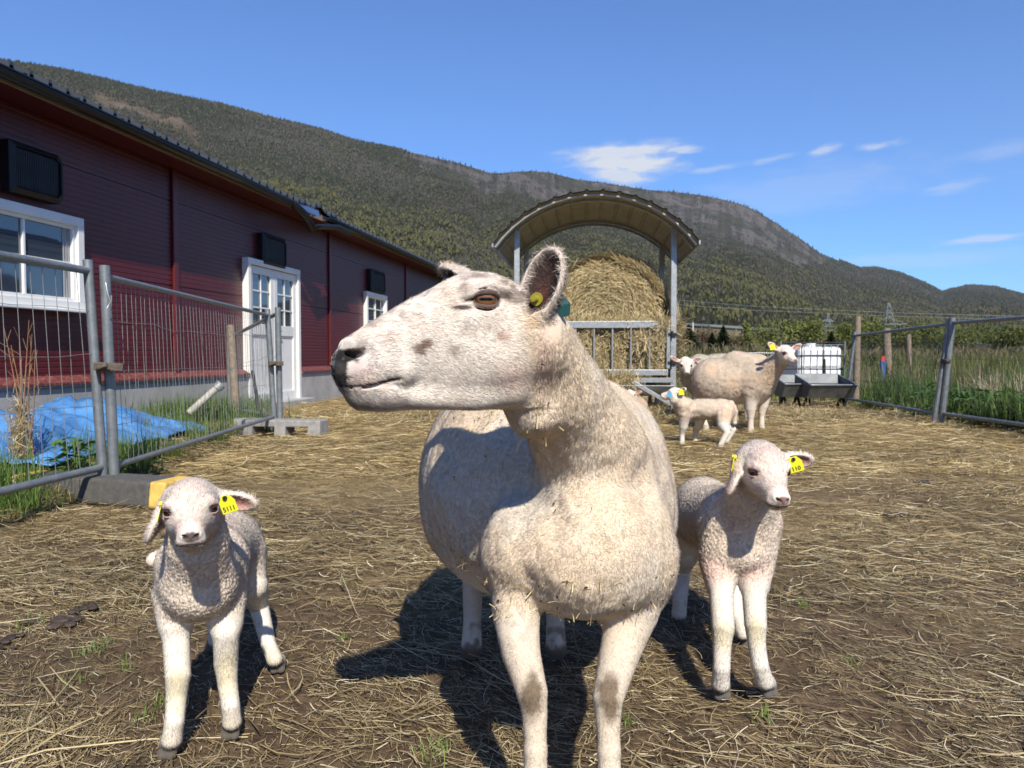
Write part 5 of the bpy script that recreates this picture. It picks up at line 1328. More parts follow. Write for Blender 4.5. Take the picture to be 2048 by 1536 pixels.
def make_bale():
    r = np.random.default_rng(5)
    R = .84; zc = 1.27; c = fp(.14, .78, zc); Ln = 1.20
    root = thing('round_bale', 'big round bale of golden hay in the feeder under the curved roof', 'hay bale', c, 0)
    # core
    X = []; n = 72; rings = []
    prof = [(-Ln / 2 + .00, .0), (-Ln / 2, .3), (-Ln / 2 + .02, .62), (-Ln / 2 + .06, .78), (-Ln / 2 + .14, .835), (0, .845), (Ln / 2 - .1, .83), (Ln / 2, .7), (Ln / 2, 0)]
    pr = np.array(prof); tt = np.linspace(0, 1, 40); px = np.interp(tt * 8, range(9), pr[:, 0]); pz = np.interp(tt * 8, range(9), pr[:, 1])
    V = []
    for i in range(40):
        for k in range(n):
            a = 2 * math.pi * k / n; q = c + fv * px[i] + fr_ * (math.cos(a) * pz[i]) + Vector((0, 0, math.sin(a) * pz[i])); V.append(q[:])
    V = np.array(V); ctr = np.array(c[:]); dirn = unit(V - ctr); V = V + dirn * ((fbm(V, 5, 3, 71) - .5) * .09 + (fbm(V, 18, 3, 72) - .5) * .05)[:, None]
    V[:, 2] = np.where(V[:, 2] < .75, .75 - (0.75 - V[:, 2]) * .35, V[:, 2])
    F = np.array([(i * n + k, i * n + (k + 1) % n, (i + 1) * n + (k + 1) % n, (i + 1) * n + k) for i in range(39) for k in range(n)])
    link('packed_hay', np_mesh('packed_hay', V, F, True), m_haycore, root)
    # stalks wound round the bale: end face (spiral, tangential) and round side
    FV = np.array(fv[:]); FR = np.array(fr_[:]); UP = np.array([0, 0, 1.])
    N = 15000; rad = np.sqrt(r.random(N)) * .82; a = r.random(N) * 6.283
    bulge = -Ln / 2 - .02 + .16 * np.clip((rad - .55) / .28, 0, 1) ** 2
    p = ctr + FV * (bulge + r.normal(0, .014, N))[:, None] + FR * (np.cos(a) * rad)[:, None] + UP * (np.sin(a) * rad)[:, None]
    p = p + np.stack([0 * a, -(fbm(p, 5, 2, 71) - .5) * .10, 0 * a], 1)
    d = -FR * np.sin(a)[:, None] + UP * np.cos(a)[:, None] + r.normal(0, .32, (N, 3)); nn = np.tile(-FV, (N, 1))
    N2 = 14000; a2 = r.random(N2) * 6.283; l = (r.random(N2) - .5) * Ln; R2 = .855 + r.normal(0, .012, N2)
    p2 = ctr + FV * l[:, None] + FR * (np.cos(a2) * R2)[:, None] + UP * (np.sin(a2) * R2)[:, None]; n2 = FR * np.cos(a2)[:, None] + UP * np.sin(a2)[:, None]; p2 = p2 + n2 * ((fbm(p2, 5, 3, 71) - .5) * .09)[:, None]
    d2 = -FR * np.sin(a2)[:, None] + UP * np.cos(a2)[:, None] + r.normal(0, .35, (N2, 3))
    k2 = p2[:, 2] > .85; p2, d2, n2 = p2[k2], d2[k2], n2[k2]; k1 = p[:, 2] > .8; p, d, nn = p[k1], d[k1], nn[k1]
    # loosened sheet of hay sliding off on one side
    N3 = 5000; u = r.random(N3); v = r.random(N3)
    th = math.pi * .5 - .15 - u * 1.35 - v * .1; rr = .89 + .10 * u + r.normal(0, .03, N3)
    p3 = ctr + FV * (-Ln / 2 - .02 + v * .55)[:, None] + FR * (np.cos(th) * rr * (.86 + .14 * v) + .02)[:, None] + UP * (np.sin(th) * rr * (.90 + .1 * v) - .02)[:, None]
    d3 = (FR * np.sin(th)[:, None] - UP * np.cos(th)[:, None]) + r.normal(0, .35, (N3, 3)) - UP * .5; n3 = unit(FR * np.cos(th)[:, None] + UP * np.sin(th)[:, None] - FV * .6)
    hay_ribbons('hay_stalks', np.concatenate([p, p2, p3]), np.concatenate([d, d2, d3]), np.concatenate([nn, n2, n3]), .16, .0035, root, 6, 1.05)
def make_hay():
    r = np.random.default_rng(8)
    # the loose hay filling the feeder below the bale
    nx, nz = 60, 30; V = []
    G2 = []
    for fz in range(nz):
        for fx in range(nx):
            a = -0.97 + 1.94 * fx / (nx - 1); z = .50 + .72 * fz / (nz - 1); G2.append((a, z))
    G2 = np.array(G2)
    P3 = np.array([fp(a, .10, z)[:] for a, z in G2]); n_ = (fbm(P3, 4, 3, 81) - .5) * .34 + (fbm(P3, 14, 3, 82) - .5) * .14
    P3 = P3 + np.array(fv[:]) * (n_ + .03)[:, None]
    F = np.array([(i * nx + k, i * nx + k + 1, (i + 1) * nx + k + 1, (i + 1) * nx + k) for i in range(nz - 1) for k in range(nx - 1)])
    top = np.array([fp(a, 1.5, 1.2)[:] for a in np.linspace(-.97, .97, nx)]); base = len(P3); V = np.concatenate([P3, top])
    F = np.concatenate([F, np.array([((nz - 1) * nx + k, (nz - 1) * nx + k + 1, base + k + 1, base + k) for k in range(nx - 1)])])
    sideb = np.array([fp(.97, 1.5, z)[:] for z in np.linspace(.5, 1.2, nz)]); b2 = len(V); V = np.concatenate([V, sideb]); F = np.concatenate([F, np.array([(i * nx + nx - 1, b2 + i, b2 + i + 1, (i + 1) * nx + nx - 1) for i in range(nz - 1)])])
    root = thing('hay', 'loose tangled hay filling the feeder behind its bars below the round bale', 'hay', fp(0, .8, .5), 0)
    link('matted_hay', np_mesh('matted_hay', V, F, True), m_haycore, root)
    N = 15000; a = r.random(N) * 1.96 - .98; z = .50 + r.random(N) * .74; p = np.array([fp(x, .09, q)[:] for x, q in zip(a, z)]); n_ = (fbm(p, 4, 3, 81) - .5) * .34 + (fbm(p, 14, 3, 82) - .5) * .14
    p = p + np.array(fv[:]) * (n_ - .01 + r.normal(0, .02, N))[:, None]
    d = np.array([0, 0, -1.]) + r.normal(0, .75, (N, 3)) * np.array([1, .5, 1]); nn = np.tile(-np.array(fv[:]), (N, 1))
    # tufts hanging over the lower bar and tray, and out at the side
    M = 2600; a = r.choice([-.75, -.28, -.18, .05, .12, .38], M) + r.normal(0, .09, M); z = .52 - np.abs(r.normal(0, .13, M)); p2 = np.array([fp(x, -.09 - .05 * r.random(), q)[:] for x, q in zip(a, z)]); d2 = np.array([0, 0, -1.]) + r.normal(0, .5, (M, 3)); n2 = np.tile(-np.array(fv[:]), (M, 1))
    M3 = 2600; dd = r.random(M3) * 1.5; z3 = .45 + r.random(M3) * .85; p3 = np.array([fp(1.08 + .06 * abs(r.normal()), x, q)[:] for x, q in zip(dd, z3)]); d3 = np.array([.1, 0, -1.]) + r.normal(0, .7, (M3, 3)); n3 = np.tile(np.array(fr_[:]), (M3, 1))
    hay_ribbons('hay_stalks', np.concatenate([p, p2, p3]), np.concatenate([d, d2, d3]), np.concatenate([nn, n2, n3]), .15, .0035, root, 9, 1.0, .5)
    # hay dropped around the feeder
    N = 17000; x = 1.35 + r.normal(0, 1.5, N); y = 9.9 + r.normal(0, .75, N); k = (wall_side(x, y) > .2) & (y > 7.6); x, y = x[k], y[k]; N = len(x)
    zz = ground_z(x, y) + .03 * r.random(N) + .05 * (fbm(np.stack([x, y, 0 * x], 1), 3, 2, 83)); p = np.stack([x, y, zz], 1); d = r.normal(0, 1, (N, 3)) * np.array([1, 1, .25]); nn = np.tile([0, 0, 1.], (N, 1)) + r.normal(0, .3, (N, 3))
    o = hay_ribbons('dropped_hay', p, d, unit(nn), .15, .0032, None, 10, .9, .5); tag(o, 'hay pulled out of the feeder and trampled around its feet', 'hay', kind='stuff')
make_feeder(); make_bale(); make_hay()

# ---------------------------------------------------------------- temporary mesh fences
def fence(label, A, B, zb, zt, r=.020, vs=.10, horiz=(.33, .6, .85), lean=(0, 0), feet=None, wob=.004, extra=None, rp=None, ext=.06, ztB=None, wm=None):
    A, B = Vector(A), Vector(B); ztB = ztB or zt; root = thing('mesh_fence', label, 'fence', (A + B) / 2, 0, 'temporary mesh fence panels'); up = Vector((0, 0, 1)); rp = rp or r; rr = np.random.default_rng(int(abs(A.x * 100) + abs(B.y * 10)))
    LA, LB = (Vector(lean[0]) if lean[0] else Vector()), (Vector(lean[1]) if lean[1] else Vector())
    def pt(t, z): 
        zz = zt + (ztB - zt) * t; h = (z - zb) / (zz - zb); return A.lerp(B, t) + (LA * (1 - t) + LB * t) * h + up * z
    for t in (0, 1): 
        zz = zt if t == 0 else ztB; mb = MB().tube([pt(t, max(zb - .10, .01)), pt(t, zz + ext)], rp, 14); mb.build('post', m_tube, root)
    for k in (0, 1):
        MB().tube([pt(t, (zb if k == 0 else zt + (ztB - zt) * t)) for t in (.0, .33, .66, 1.)], r * .82, 10).build('rail', m_tube, root)
    w = MB(); L = (B - A).length; n = int(L / vs)
    for i in range(1, n):
        t = (i + rr.normal(0, .05)) / n; q = A.lerp(B, t); off = Vector((rr.normal(0, wob), rr.normal(0, wob), 0)); w.tube([pt(t, zb), pt(t, zb * .5 + zt * .5) + off, pt(t, zt + (ztB - zt) * t)], .0016, 4, False)
    for h in horiz:
        pts = []
        for t in np.linspace(0, 1, 12): pts.append(pt(t, zb + (zt + (ztB - zt) * t - zb) * h) + Vector((0, 0, rr.normal(0, wob * 1.6))))
        w.tube(pts, .0019, 4, False)
    w.build('wire_mesh', wm or m_wire, root); return root, pt
A1 = W(205, 950, 4.25); B1 = W(228, 950, 4.28); C1 = W(548, 843, 7.75); D1 = W(460, 829, 9.0)
for v in (A1, B1, C1, D1): v.z = 0
E1 = A1 + Vector((-.06, -.82, 0)).normalized() * 3.45
fence('mesh fence panel nearest the barn window, running out of the picture', A1, E1, .178, 1.262, .025, .095, (.32, .58, .80), lean=(Vector((-.055, 0, 0)), None), wob=.004, rp=.026)
fence('mesh fence panel of dense upright wires in front of the barn door', B1, C1, .178, 1.235, .021, .064, (.22, .5, .76), lean=(Vector((-.028, 0, 0)), Vector((-.05, 0, 0))), wob=.006, rp=.028, ztB=1.20)
C2 = C1 + Vector((.055, .02, 0))
fence('low sagging mesh fence panel leading back towards the barn wall', C2, D1, .17, 1.22, .024, .07, (.3, .6), lean=(Vector((-.01, 0, 0)), Vector((.0, 0, 0))), wob=.008, rp=.030, ztB=1.00)
# clamps joining the posts
def clamp(a, b, label):
    a, b = Vector(a), Vector(b); m = MB(); d = (b - a).normalized(); m.bar(a - d * .045, b + d * .045, .078, .045); m.tube([(a + b) / 2 - Vector((0, .07, 0)), (a + b) / 2 + Vector((0, .05, 0))], .013, 8); m.tube([(a + b) / 2 + Vector((.03, -.075, .01)), (a + b) / 2 + Vector((-.03, -.075, -.01))], .011, 8)
    o = m.build('fence_clamp', m_rust, None, .006); tag(o, label, 'clamp', 'rusty clamps holding fence posts together')
clamp(W(207, 733, 4.2), W(229, 734, 4.22), 'rusty clamp joining the two big fence posts beside the blue tarpaulin')
clamp(W(546, 727, 7.7), W(557, 727, 7.72), 'rusty clamp joining the fence posts in front of the barn door')
def hook(p, label):
    p = Vector(p); m = MB(); m.tube([p + Vector((-.015, -.035, .05)), p + Vector((.0, -.05, .0)), p + Vector((.012, -.04, -.05)), p + Vector((-.006, -.045, -.09)), p + Vector((.018, -.045, -.10)), p + Vector((.020, -.045, -.02))], .004, 6)
    tag(m.build('wire_hook', m_galv), label, 'hook')
hook(W(224, 585, 4.25), 'bent wire hook hanging on the near fence post below its top')
# feet of the fence
m_foot = simple('dark grey recycled rubber', (.085, .082, .075), .9, 0, .25, scale=30, bump=.5, bscale=90)
m_footc = simple('grey concrete foot', (.27, .265, .25), .9, 0, .2, scale=20, bump=.4, bscale=60)
m_yel = simple('yellow painted end', (.66, .43, .10), .75, 0, .3, scale=25)
def foot(c, length, ang, w, h, label, m, tips, slots=False, taper=.86):
    c = Vector(c); root = thing('ballast_block', label, 'fence foot', (c.x, c.y, 0), 0, 'block feet under the fence posts'); d = Vector((math.cos(ang), math.sin(ang), 0)); s = Vector((-d.y, d.x, 0)); up = Vector((0, 0, 1))
    def blk(a, b, grow=0.0):
        m_ = MB(); pa = [c + d * a + s * (w / 2 + grow) , c + d * a - s * (w / 2 + grow), c + d * a - s * (w / 2 * taper + grow) + up * (h + grow), c + d * a + s * (w / 2 * taper + grow) + up * (h + grow)]
        m_.prism(pa, d * (b - a)); return m_
    e = .10 if tips else 0
    segs = [(-length / 2 + (e if tips and tips[0] else 0), length / 2 - (e if tips and tips[1] else 0))]
    if slots:
        a0, a1 = segs[0]; q = (a1 - a0) / 7; body = MB()
        for i, (u0, u1) in enumerate(((0, 1.1), (3.0, 4.0), (5.9, 7))):
            b_ = blk(a0 + q * u0, a0 + q * u1); body.add(b_.v, b_.f)
        top = MB(); top.box(c + d * (a0 + a1) / 2 + up * (h * .80), (a1 - a0 - .002, w * .99 * .9, h * .42), Matrix.Rotation(ang, 3, 'Z')); body.add(top.v, top.f)
        body.build('block', m, root, .012)
    else: blk(*segs[0]).build('block', m, root, .014)
    if tips:
        if tips[0]: blk(-length / 2, segs[0][0], .001).build('yellow_end', m_yel, root, .012)
        if tips[1]: blk(segs[0][1], length / 2, .001).build('yellow_end', m_yel, root, .012)
foot((-2.06, 4.17, 0), .60, -.30, .25, .135, 'dark fence foot with a yellow end next to the front lamb', m_foot, (False, True))
foot((-2.56, 4.33, 0), .44, -.12, .24, .13, 'dark ribbed fence foot with a yellow end beside the blue tarpaulin', m_foot, (True, False))
foot((-2.26, 7.62, 0), .82, -.12, .26, .16, 'grey concrete fence foot with open slots before the barn door', m_footc, None, True)
foot((-2.70, 8.02, 0), .40, .3, .24, .14, 'grey concrete fence foot behind the slotted one', m_footc, None, False)

# right-hand fence
R1 = W(1871, 829, 8.95); R2 = W(1885, 831, 8.9); RL = W(1693, 806, 12.0); RR = Vector((4.98, 5.4, 0))
for v in (R1, R2, RL): v.z = 0
fence('mesh fence panel in front of the reeds, between the leaning posts and the wooden post', R1, RL, .12, 1.16, .026, .055, (.3, .55, .8), lean=(Vector((.13, 0, 0)), Vector((.11, 0, 0))), rp=.029, wm=m_wired, ztB=1.10)
fence('mesh fence panel above the nettles, running out past the leaning posts', R2, RR, .12, 1.17, .026, .10, (.3, .6), lean=(Vector((.09, 0, 0)), Vector((.05, 0, 0))), rp=.034, wm=m_wired)
clamp(W(1881, 722, 8.92), W(1892, 722, 8.9), 'dark clamp round the two leaning fence posts by the reeds')
RL2 = W(1548, 800, 12.6); RL2.z = 0
def hurdle(label, A, B, z0, z1, nh, nv, group='sheep hurdles', m=None):
    A, B = Vector(A), Vector(B); up = Vector((0, 0, 1)); root = thing('hurdle', label, 'hurdle', ((A + B) / 2).xyz, 0, group)
    for k, p in enumerate((A, B)): MB().tube([p + up * .01, p + up * z1], .018, 8).build('post', m or m_tube, root)
    for k in range(nh): z = z0 + (z1 - z0) * k / (nh - 1) * .97; MB().tube([A + up * z, B + up * z], .011, 8).build('bar', m or m_dark, root)
    for k in range(nv): p = A.lerp(B, (k + 1) / (nv + 1)); MB().tube([p + up * z0, p + up * z1 * .97], .009, 8).build('upright', m or m_dark, root)
hurdle('dark barred hurdle standing in front of the white tank and behind the troughs', RL + Vector((-.02, .05, 0)), W(1560, 800, 12.3).xy.to_3d(), .16, 1.02, 5, 2)
hurdle('pale galvanised hurdle just showing over the back of the broadside ewe', W(1480, 790, 15.0).xy.to_3d(), W(1548, 790, 15.0).xy.to_3d(), .15, .86, 3, 9, m=m_galv)
# white tank in a cage
def make_tank():
    D = 14.0; x0, x1 = W(1594, 700, D).x, W(1687, 700, D).x; zc = .56; c = Vector(((x0 + x1) / 2, D + .45, 0)); root = thing('water_tank', 'white plastic tank in a galvanised cage behind the hurdle', 'tank', c, 0)
    t = NT('white tank plastic'); t.col((.78, .80, .82)); t.set(Roughness=.35, Subsurface_Weight=.15); hw = (x1 - x0) / 2 - .03
    b = MB(); b.box(c + Vector((0, 0, zc)), (hw * 2, .95, .78)); b.tube([c + Vector((0, 0, .95)), c + Vector((0, 0, 1.02))], .09, 16); b.build('tank', t.m, root, .07)
    g = MB(); f = D - .05
    for k in range(8): x = x0 + (x1 - x0) * k / 7; g.tube([(x, f, .18), (x, f, .985), (x, f + .4, .99), (x, f + .98, .985), (x, f + .98, .2)], .007, 6)
    for z in (.2, .40, .60, .80, .985): g.tube([(x0, f, z), (x1, f, z), (x1, f + 1.0, z), (x0, f + 1.0, z), (x0, f, z)], .007, 6)
    g.build('cage', m_galv, root); p = MB()
    for dy in (.1, .5, .9): p.box(c + Vector((0, dy - .5, .14)), (hw * 2, .12, .05)); 
    for dx in (-.38, 0, .38): p.box(c + Vector((dx, 0, .06)), (.10, .95, .12))
    p.build('pallet', m_dark, root)
make_tank()
def trough(label, D, xa, xb, zt, w, tilt):
    A, B = W(xa, 700, D).x, W(xb, 700, D + .05).x; c = Vector(((A + B) / 2, D, 0)); root = thing('feed_trough', label, 'trough', c, 0, 'metal feed troughs on legs'); L = B - A
    prof = [(-w, zt), (-w * .55, zt - .20), (w * .55, zt - .20), (w, zt + tilt)]; m = MB()
    rows = [[Vector((x, D + y, z)) for y, z in prof] for x in (A, B)]; m.sheet(rows, False); rows2 = [[Vector((x, D + y * .97, z + .006)) for y, z in prof] for x in (A + .004, B - .004)]; m.sheet(rows2, False)
    for x in (A, B): m.add([Vector((x, D + y, z)) for y, z in prof], [(0, 1, 2, 3)])
    m.build('pan', simple('dull dark zinc', (.13, .14, .15), .55, .4, .3), root, fix=False)
    rm = MB(); rm.tube([(A, D - w, zt), (B, D - w, zt), (B, D + w, zt + tilt), (A, D + w, zt + tilt), (A, D - w, zt)], .012, 6); rm.build('rim', m_galv, root)
    t = MB(); t.sheet([[Vector((x, D + y, zt - .05 + (.06 if y > 0 else 0))) for y in (-w * .85, w * .85)] for x in (A + .02, B - .02)], False); tm = simple('stained trough bottom', (.09, .10, .11), .35, .5, .5, scale=9); t.build('bottom', tm, root)
    for x in (A + .08, B - .08): m_ = MB(); m_.bar((x, D - w * .5, 0), (x, D, zt - .19), .03, .03); m_.build('leg', m_dark, root); m_ = MB(); m_.bar((x, D + w * .5, 0), (x, D + .02, zt - .19), .03, .03); m_.build('leg', m_dark, root)
trough('metal trough in full sun below the white tank, the bigger of the two', 11.6, 1606, 1693, .36, .34, .14)
trough('smaller metal trough half hidden behind the broadside ewe', 11.9, 1558, 1603, .36, .30, .12)

# wooden posts
def post(px0, py0, px1, py1, D, r, label, m=None, name='wooden_post', sq=False, cat='post', parts=None):
    a = W(px0, py0, D); b = W(px1, py1, D); b.z = -.02 if b.z < .1 else b.z; mb = MB(); n = 12
    ax = (a - b); pts = [b, b.lerp(a, .35) + Vector((r * .1, 0, 0)), b.lerp(a, .7), a]; mb.tube(pts, r, n, rads=[r * 1.08, r * 1.02, r * .97, r * .93])
    o = mb.build(name, m or m_wood, None, .003); tag(o, label, cat); return o
post(1716, 633, 1711, 806, 12.3, .05, 'tall pale wooden post standing against the mesh fence by the white tank')
post(1773, 657, 1776, 762, 16.5, .085, 'thick pale wooden post with the blue barrel leaning on it')
post(1817, 668, 1820, 762, 17.0, .055, 'thin reddish wooden post in the reeds')
post(461, 650, 472, 832, 8.8, .045, 'grey weathered stake leaning by the sagging fence panel')
m_blue = simple('blue plastic', (.03, .10, .32), .4, 0, .2)
def blue_post(a, b, D, lab):
    p, q = W(*a, D), W(*b, D); q.z = 0; root = thing('marker_post', lab, 'marker post', q, 0); MB().tube([q, q.lerp(p, .5), p], .06, 14).build('blue_sleeve', m_blue, root); MB().tube([p, p + Vector((0, 0, .10))], .05, 14).build('red_cap', simple('red cap', (.5, .06, .04), .5), root)
blue_post((1765, 722), (1766, 765), 16.0, 'blue plastic marker post with a red cap leaning on the thick wooden post')
tag(MB().tube([W(1648, 718, 13.6), W(1649, 770, 13.6)], .028, 8).build('tap_stake', m_dark), 'short dark stake standing in front of the white tank', 'stake')
pl = MB(); pl.bar(W(1772, 745, 16.2), W(1793, 766, 16.0), .06, .10); tag(pl.build('plank', m_wood, None, .004), 'short grey plank slanting off the foot of the thick wooden post', 'plank')
# downpipe lying in the grass
dp = MB(); a, b = W(378, 826, 8.2), W(436, 774, 8.3); a.z = max(a.z, .08); dpr = thing('drain_pipe', 'white drain pipe with a silver collar sticking out of the long grass', 'pipe', a, 0)
dp.tube([a, a.lerp(b, .5), b], .038, 14); dp.build('pipe', simple('dirty white pipe', (.42, .40, .35), .5, 0, .25, scale=20), dpr)
ax = (b - a).normalized(); MB().tube([b - ax * .02, b + ax * .05], .054, 16).build('collar', m_galv, dpr)
tag(MB().tube([W(505, 742, 8.9), W(520, 832, 8.6)], .018, 8).build('steel_rod', m_dark), 'dark steel rod propped against the plinth by the barn door', 'rod')
tag(MB().tube([W(0, 842, 6.6) , W(165, 816, 7.0)], .03, 8).build('wooden_pole', m_wood), 'grey wooden pole lying across the top of the blue tarpaulin', 'pole')

# blue tarpaulin
def make_tarp():
    t = NT('blue tarpaulin'); f = t.noise(3, 5, .6); t.col(t.ramp(f, [(.3, (.05, .15, .34)), (.6, (.09, .25, .52)), (.8, (.16, .34, .60))])); t.set(Roughness=.28, Specular_IOR_Level=.6); t.bump(t.noise(7, 4, .55), .4, .03)
    nx, ny = 120, 110; X = np.linspace(-4.15, -2.86, nx); Y = np.linspace(4.75, 7.35, ny); xx, yy = np.meshgrid(X, Y); p = np.stack([xx.ravel(), yy.ravel(), 0 * xx.ravel()], 1)
    u = (p[:, 0] + 3.50) / .66; v = (p[:, 1] - 6.0) / 1.3
    edge = 1 - np.maximum(np.abs(u) ** 3, np.abs(v) ** 3) * 1.0; n1 = fbm(p, 1.9, 3, 201); rid = 1 - np.abs(fbm(p, 2.6, 3, 203) - .5) * 4
    right = np.clip((-2.95 - p[:, 0]) / .9, 0, 1)
    h = .86 * np.clip(edge, 0, 1) ** .6 * (.05 + .26 * right * n1 * 1.5 + .13 * np.clip(rid, 0, 1) + .10 * np.abs(fbm(p, 3.2, 2, 208) - .5) * 2) + .012 * fbm(p, 9, 2, 204)
    lip = (fbm(p, 1.5, 3, 205) - .5) * .5
    keep = (edge + lip * .8) > .08
    z = ground_z(p[:, 0], p[:, 1]) + .03 + h
    V = np.stack([p[:, 0], p[:, 1], z], 1); F = [(i * nx + k, i * nx + k + 1, (i + 1) * nx + k + 1, (i + 1) * nx + k) for i in range(ny - 1) for k in range(nx - 1)]; F = np.array(F); F = F[keep[F].all(1)]
    us, inv = np.unique(F, return_inverse=True); me = np_mesh('blue_tarpaulin', V[us], inv.reshape(F.shape), True); o = link('blue_tarpaulin', me, t.m); md = o.modifiers.new('s', 'SOLIDIFY'); md.thickness = .006
    tag(o, 'crumpled shiny blue tarpaulin lying in the grass beside the barn', 'tarpaulin')
make_tarp()
# weeds
def stalks():
    r = np.random.default_rng(77); root = thing('dead_weed', 'tall dead weed with thin reddish brown stalks in front of the barn window', 'weed', (W(45, 880, 4.9).x, 4.9, 0), 0); m = simple('dead stalk', (.30, .17, .09), .8, 0, .3)
    mb = MB(); b = W(48, 960, 4.9); b.z = .05
    for tip in ((8, 655), (38, 650), (58, 640), (22, 690), (70, 700), (64, 668)):
        q = W(tip[0], tip[1], 4.9 + r.normal(0, .1)); m1 = b.lerp(q, .5) + Vector((r.normal(0, .04), r.normal(0, .03), 0)); mb.tube([b + Vector((r.normal(0, .02), 0, 0)), m1, q], .005, 5, rads=[.006, .004, .0018])
        for k in range(4): s = m1.lerp(q, .2 + .2 * k); mb.tube([s, s + Vector((r.normal(0, .05), r.normal(0, .03), .08))], .0015, 4)
    mb.build('stalks', m, root)
    N = 700; c = W(42, 870, 4.88); p = np.array(c[:]) + r.normal(0, 1, (N, 3)) * np.array([.035, .035, .11]); d = np.array([0, 0, -1.]) + r.normal(0, .5, (N, 3)); n = unit(r.normal(0, 1, (N, 3)))
    hay_ribbons('withered_leaves', p, d, n, .07, .002, root, 3, 1.0, .8)
stalks()
def leafy(label, c, N, h, rad, seed, col=((.07, .15, .03), (.12, .22, .05)), w=.016):
    r = np.random.default_rng(seed); root = thing('green_weed', label, 'weed', c, 0); c = np.array(c[:]); 
    p = c + np.stack([r.normal(0, rad, N), r.normal(0, rad, N), h * r.random(N)], 1); a = r.random(N) * 6.28; d = unit(np.stack([np.cos(a), np.sin(a), .35 + r.normal(0, .25, N)], 1)); L = h * .38 * (.5 + r.random(N)); s = np.linspace(0, 1, 5)
    pts = p[:, None, :] + d[:, None, :] * (L[:, None] * s)[..., None]; pts[:, :, 2] -= (L[:, None] * s ** 2) * .4
    side = unit(np.cross(d, [0, 0, 1.]) + r.normal(0, .3, (N, 3))); cc = np.array(col[0]) + (np.array(col[1]) - np.array(col[0])) * r.random(N)[:, None]
    ribbons('leaves', pts, w * (.5 + r.random(N)), side, cc, m_grass, root, taper=([0, .25, .6, 1], [.2, 1, .8, .05]))
    mb = MB()
    for k in range(8): q = Vector(c) + Vector((r.normal(0, rad * .5), r.normal(0, rad * .5), 0)); mb.tube([q, q + Vector((r.normal(0, .02), 0, h))], .004, 5)
    mb.build('stem', simple('green stem', (.10, .16, .05), .7), root)
leafy('broad leaved green weed growing in front of the blue tarpaulin', Vector((-2.72, 4.75, .03)), 130, .24, .07, 5)
leafy('small leafy weed close behind the fence feet', Vector((-2.42, 4.62, .03)), 60, .13, .06, 6)
r_ = np.random.default_rng(9)
for i, (px, py, D, h, lb) in enumerate(((1905, 790, 9.6, .38, 'dark nettle clump right behind the leaning fence posts'), (1975, 800, 9.4, .34, 'broad green nettle clump in front of the fallen reeds'), (2035, 810, 8.6, .36, 'nettle clump at the edge of the picture behind the fence'))):
    c = W(px, py, D); c.z = .02; leafy(lb, c, 260, h, .22, 40 + i, ((.04, .10, .02), (.10, .19, .04)), .022)
# ---------------------------------------------------------------- hills, forest, pylons
RIDGE = np.array([(-900, 40), (-500, 70), (-200, 100), (0, 122), (60, 130), (130, 142), (200, 158), (280, 178), (350, 192), (450, 211), (520, 230), (600, 250), (650, 262), (700, 280), (800, 300), (860, 313), (920, 327), (960, 340), (985, 347), (1020, 345), (1060, 342), (1100, 345), (1130, 353), (1160, 360), (1200, 364), (1250, 373), (1300, 380), (1350, 384), (1400, 390), (1450, 400), (1490, 411), (1520, 426), (1560, 451), (1600, 477), (1640, 506), (1680, 522), (1720, 538), (1750, 536), (1800, 547), (1850, 567), (1885, 585), (1900, 580), (1940, 572), (1990, 575), (2048, 591), (2150, 605), (2400, 640), (3000, 660)], float)
def px_dir(px, py):
    d = ray(px, py); return math.atan2(d.x, d.y), math.atan2(d.z, math.hypot(d.x, d.y))
RA = np.array([(-3.1416, .12), (-2.2, .16), (-1.5, .28)] + [px_dir(*p) for p in RIDGE] + [(1.5, .10), (2.3, .12), (3.1416, .12)])
def ridge_el(az): return np.interp(az, RA[:, 0], RA[:, 1])
def ridge_r(az): return np.interp(az, [-.8, -.3, -.02, .12, .35, .45, .7], [1150, 1250, 1450, 1900, 2300, 2900, 3200])
R0 = 150.0
def hill_h(az, r):
    "height of the hillside at azimuth az, distance r"
    Rr = ridge_r(az); el = np.tan(ridge_el(az)); t = np.clip((r - R0) / (Rr - R0), 0, None)
    x, y = r * np.sin(az), r * np.cos(az); p = np.stack([x, y, 0 * x], 1)
    prof = np.where(t < 1, .12 * t + .88 * t ** 1.55, np.maximum(1 - (t - 1) * .5, .3))
    z = Rr * el * prof
    amp = np.clip(t, 0, 1) * (1 - np.clip(t, 0, 1) ** 4) * np.clip(el * 3, .15, 1)
    gul = np.abs(fbm(np.stack([az * 26, t * 1.5, 0 * az], 1), 1, 4, 301) - .5) * 2
    z = z + amp * ((fbm(p, 1 / 420., 4, 302) - .5) * 200 - (gul) * 60 + (fbm(p, 1 / 90., 4, 303) - .5) * 46)
    return z + CAMZ - 3 * (t <= 0) 
def rockiness(az, r):
    Rr = ridge_r(az); t = (r - R0) / (Rr - R0); x, y = r * np.sin(az), r * np.cos(az); p = np.stack([x, y, 0 * x], 1)
    px = 1024 + np.tan(az) * FPX
    lo = np.interp(px, [700, 850, 1000, 1150, 1300, 1400, 1500, 1600, 1660, 1750], [1.1, .86, .74, .64, .56, .50, .48, .56, .88, 1.2])
    return np.clip((t - lo) / .10 + (fbm(p, 1 / 120., 4, 305) - .5) * 2.2, 0, 1) * (t < 1.02)
